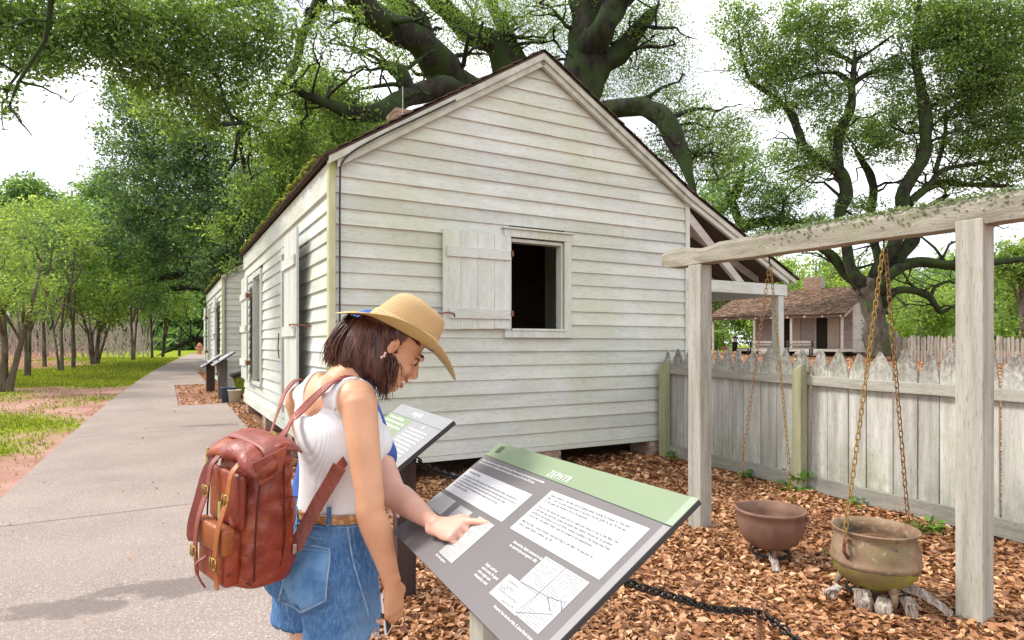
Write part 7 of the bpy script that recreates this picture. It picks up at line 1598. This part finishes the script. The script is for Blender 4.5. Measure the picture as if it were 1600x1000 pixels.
# ---------------------------------------------------------------- man
am = R(15); Fm = Vector((math.cos(am), math.sin(am), 0)); Rm = Vector((math.sin(am), -math.cos(am), 0)); gM = G(0, 2.6) + .03
hipm = Vector((-.80, 2.66, .93)); wm = Vector((-.765, 2.65, 1.06)); cm_ = Vector((-.70, 2.62, 1.28)); sm_ = Vector((-.665, 2.60, 1.40)); nm_ = Vector((-.640, 2.59, 1.46)); Hm = Vector((-.585, 2.56, 1.555))
b = Body()
b.limb([(hipm - UP * .04, .155, .115), (wm, .145, .11), (cm_, .165, .12), (sm_, .16, .085), (nm_, .065, .06)], ref=Rm, n=28)
tipP = Vector((-.0890, 1.5893, 1.0719)) + n1 * .007; wr = at(684, 822, 1.70); el = Vector((-.372, 1.97, 1.085)); shm = sm_ + Rm * .165 - UP * .005
b.limb([(shm, .062, .060), (shm.lerp(el, .4), .052, .050), (shm.lerp(el, .85), .042, .042), (el, .040, .042), (el.lerp(wr, .22), .044, .043), (el.lerp(wr, .55), .036, .034), (el.lerp(wr, .85), .027, .023), (wr, .030, .023)], n=22, ref=n1)
shLm = sm_ - Rm * .165; elm = shLm - UP * .28 + Fm * .02; wlm = elm + Fm * .12 - UP * .2
b.limb([(shLm, .058, .056), (elm, .044, .044), (elm.lerp(wlm, .3), .042, .042), (wlm, .028, .026)]); hand_chains(b, wlm, wlm - elm, -Rm, Fm, curls=(.3, .5, .5, .5, .5))
dirm = (tipP - wr).normalized(); kn_t = wr + (dirm - n1 * .0).normalized() * .09
thumbv = (u1 * 0 + Vector((.2, 1, .1))); nrm_ = (n1 + dirm * .1).normalized()
Ltot = (tipP - wr).length
hand_chains(b, wr, dirm, nrm_, thumbv, L=.185, curls=(.45, .06, .95, 1.05, 1.1), wid=.088, spread=.20, lens=(max(.075, Ltot - .098), .082, .076, .062))
b.limb([(nm_ - UP * .02, .062, .06), (Hm - UP * .05 - Fm * .02, .055, .055)], ref=Rm)
tm = R(32); fm_ = Fm * math.cos(tm) - UP * math.sin(tm); um_ = Fm * math.sin(tm) + UP * math.cos(tm); XM, M3M = head_chains(b, Hm, fm_.cross(um_), fm_, um_, 1.03)
for sx in (-1, 1):
    h = hipm + Rm * .09 * sx - UP * .04; k = Vector((h.x + .02, h.y, gM + .48)); an = Vector((k.x - .03, k.y, gM + .09)); b.limb([(h, .085, .088), (h.lerp(k, .5), .075, .075), (k, .056, .058), (k.lerp(an, .35), .055, .056), (an, .038, .04)], ref=Rm)
man = thing('person', 'man in blue cap and shirt, mostly hidden behind the woman, pointing at the panel', 'person', (hipm.x, hipm.y, gM))
bm_me = b.remesh(.0036, 2, .5); world_child(link('body', bm_me, M['skin_m']), man)
M['blue'] = mat('blue_cloth', (.035, .085, .32), (.06, .13, .42), 8, rough=.9, bump=.3)
bs = Body(); bs.limb([(hipm - UP * .02, .168, .128), (wm, .16, .125), (cm_, .178, .134), (sm_, .172, .098), (nm_ - UP * .01, .07, .07)], ref=Rm, n=28)
for s0, e0 in ((shm, el), (shLm, elm)): bs.limb([(s0 + (sm_ - s0) * .3, .068, .068), (s0, .072, .070), (s0.lerp(e0, .45), .066, .062), (s0.lerp(e0, .72), .062, .060)], ref=UP)
sh2 = bs.remesh(.007, 5, .5)
def shirt_f(p):
    cut = -1
    for s0, e0 in ((shm, el), (shLm, elm)):
        d = (e0 - s0).normalized(); 
        if (p - s0).length < .35 and (p - (s0 + d * (p - s0).dot(d))).length < .09 and (p - s0).dot(d) > .1: cut = max(cut, (p - s0).dot(d) - (e0 - s0).length * .68)
    return max(cut, (hipm.z - .03) - p.z, p.z - (nm_.z - .01))
sho_ = link('shirt', garment(sh2, shirt_f, .002, .002), M['blue']); world_child(sho_, man); q = sho_.modifiers.new('s', 'SOLIDIFY'); q.thickness = .003
bs = Body(); bs.limb([(hipm - UP * .05, .165, .125), (hipm + UP * .03, .160, .120)], ref=Rm)
for sx in (-1, 1):
    h = hipm + Rm * .09 * sx - UP * .05; k = Vector((h.x + .02, h.y, gM + .48)); an = Vector((k.x - .03, k.y, gM + .09)); bs.limb([(h, .098, .10), (h.lerp(k, .6), .09, .092), (k, .08, .08), (an, .062, .062)], ref=Rm)
world_child(link('trousers', bs.remesh(.009, 4), mat('dark_trousers', (.05, .055, .07), (.08, .085, .10), 8, rough=.9)), man)
for sx in (-1, 1):
    h = hipm + Rm * .09 * sx; a0 = Vector((h.x - .01, h.y, gM)); mb = Body(); mb.limb([(a0 - Fm * .04 + UP * .045, .042, .045), (a0 + Fm * .08 + UP * .04, .048, .040), (a0 + Fm * .18 + UP * .03, .044, .028)], ref=Rm); world_child(mb.build('shoe', M['black'], None, smooth=True), man)
cp = bpy.data.objects.new('cap', None); COL.objects.link(cp); CM = Matrix.Translation(Hm + um_ * .035 - fm_ * .010) @ Matrix((fm_.cross(um_), fm_, um_)).transposed().to_4x4(); cp.matrix_world = CM; cp.parent = man; cp.matrix_parent_inverse = Matrix.Translation(-man.location)
mb = MB(); mb.loft([[Vector((.082 * math.cos(a) * math.sqrt(max(.0, 1 - q * q)), .104 * math.sin(a) * math.sqrt(max(0, 1 - q * q)), .100 * q)) for a in [2 * math.pi * j / 32 for j in range(32)]] for q in np.linspace(0, .985, 12)]); mb.build('cap_crown', M['blue'], cp, smooth=True)
mb = MB(); mb.loft([[Vector((x, .07 + y * math.sqrt(max(0, 1 - (x / .085) ** 2)) * .11, .008 - .25 * x * x * 10 * .1 - .012 * y + dz)) for x in np.linspace(-.08, .08, 14)] + [Vector((x, .07 + y * math.sqrt(max(0, 1 - (x / .085) ** 2)) * .11, .004 - .25 * x * x * 10 * .1 - .012 * y + dz)) for x in np.linspace(.08, -.08, 14)] for y, dz in ((0, 0), (.5, -.002), (1, -.008))]); mb.build('cap_visor', M['blue'], cp)
for i in range(6):
    a0 = math.pi * i / 6
for sx in (-1, 1):
    mb = Body(); mb.ell(XM(sx * .03, .083, .006), (.0125, .0125, .0125)); world_child(mb.build('eyeball', mat('eye_white_m', (.75, .72, .70), rough=.2), None, smooth=True), man)
    mb = MB(); mb.tube([XM(sx * (.012 + .040 * t), .0985 - .022 * t * t, .024 + .006 * math.sin(t * 2.6)) for t in np.linspace(0, 1, 6)], .003, 6); world_child(mb.build('eyebrow', M['hair'], None, smooth=True), man)
mb = Body(); mb.ell(XM(0, -.03, .03), (.079, .085, .075), M3M); world_child(mb.build('hair', M['hair'], None, smooth=True), man)
mb = MB(); mb.tube([XM(x, .106 - 18 * x * x, -.068) for x in np.linspace(-.025, .025, 9)], [.001, .003, .004, .0045, .0045, .0045, .004, .003, .001], 6); world_child(mb.build('lips', lipm, None, smooth=True), man)
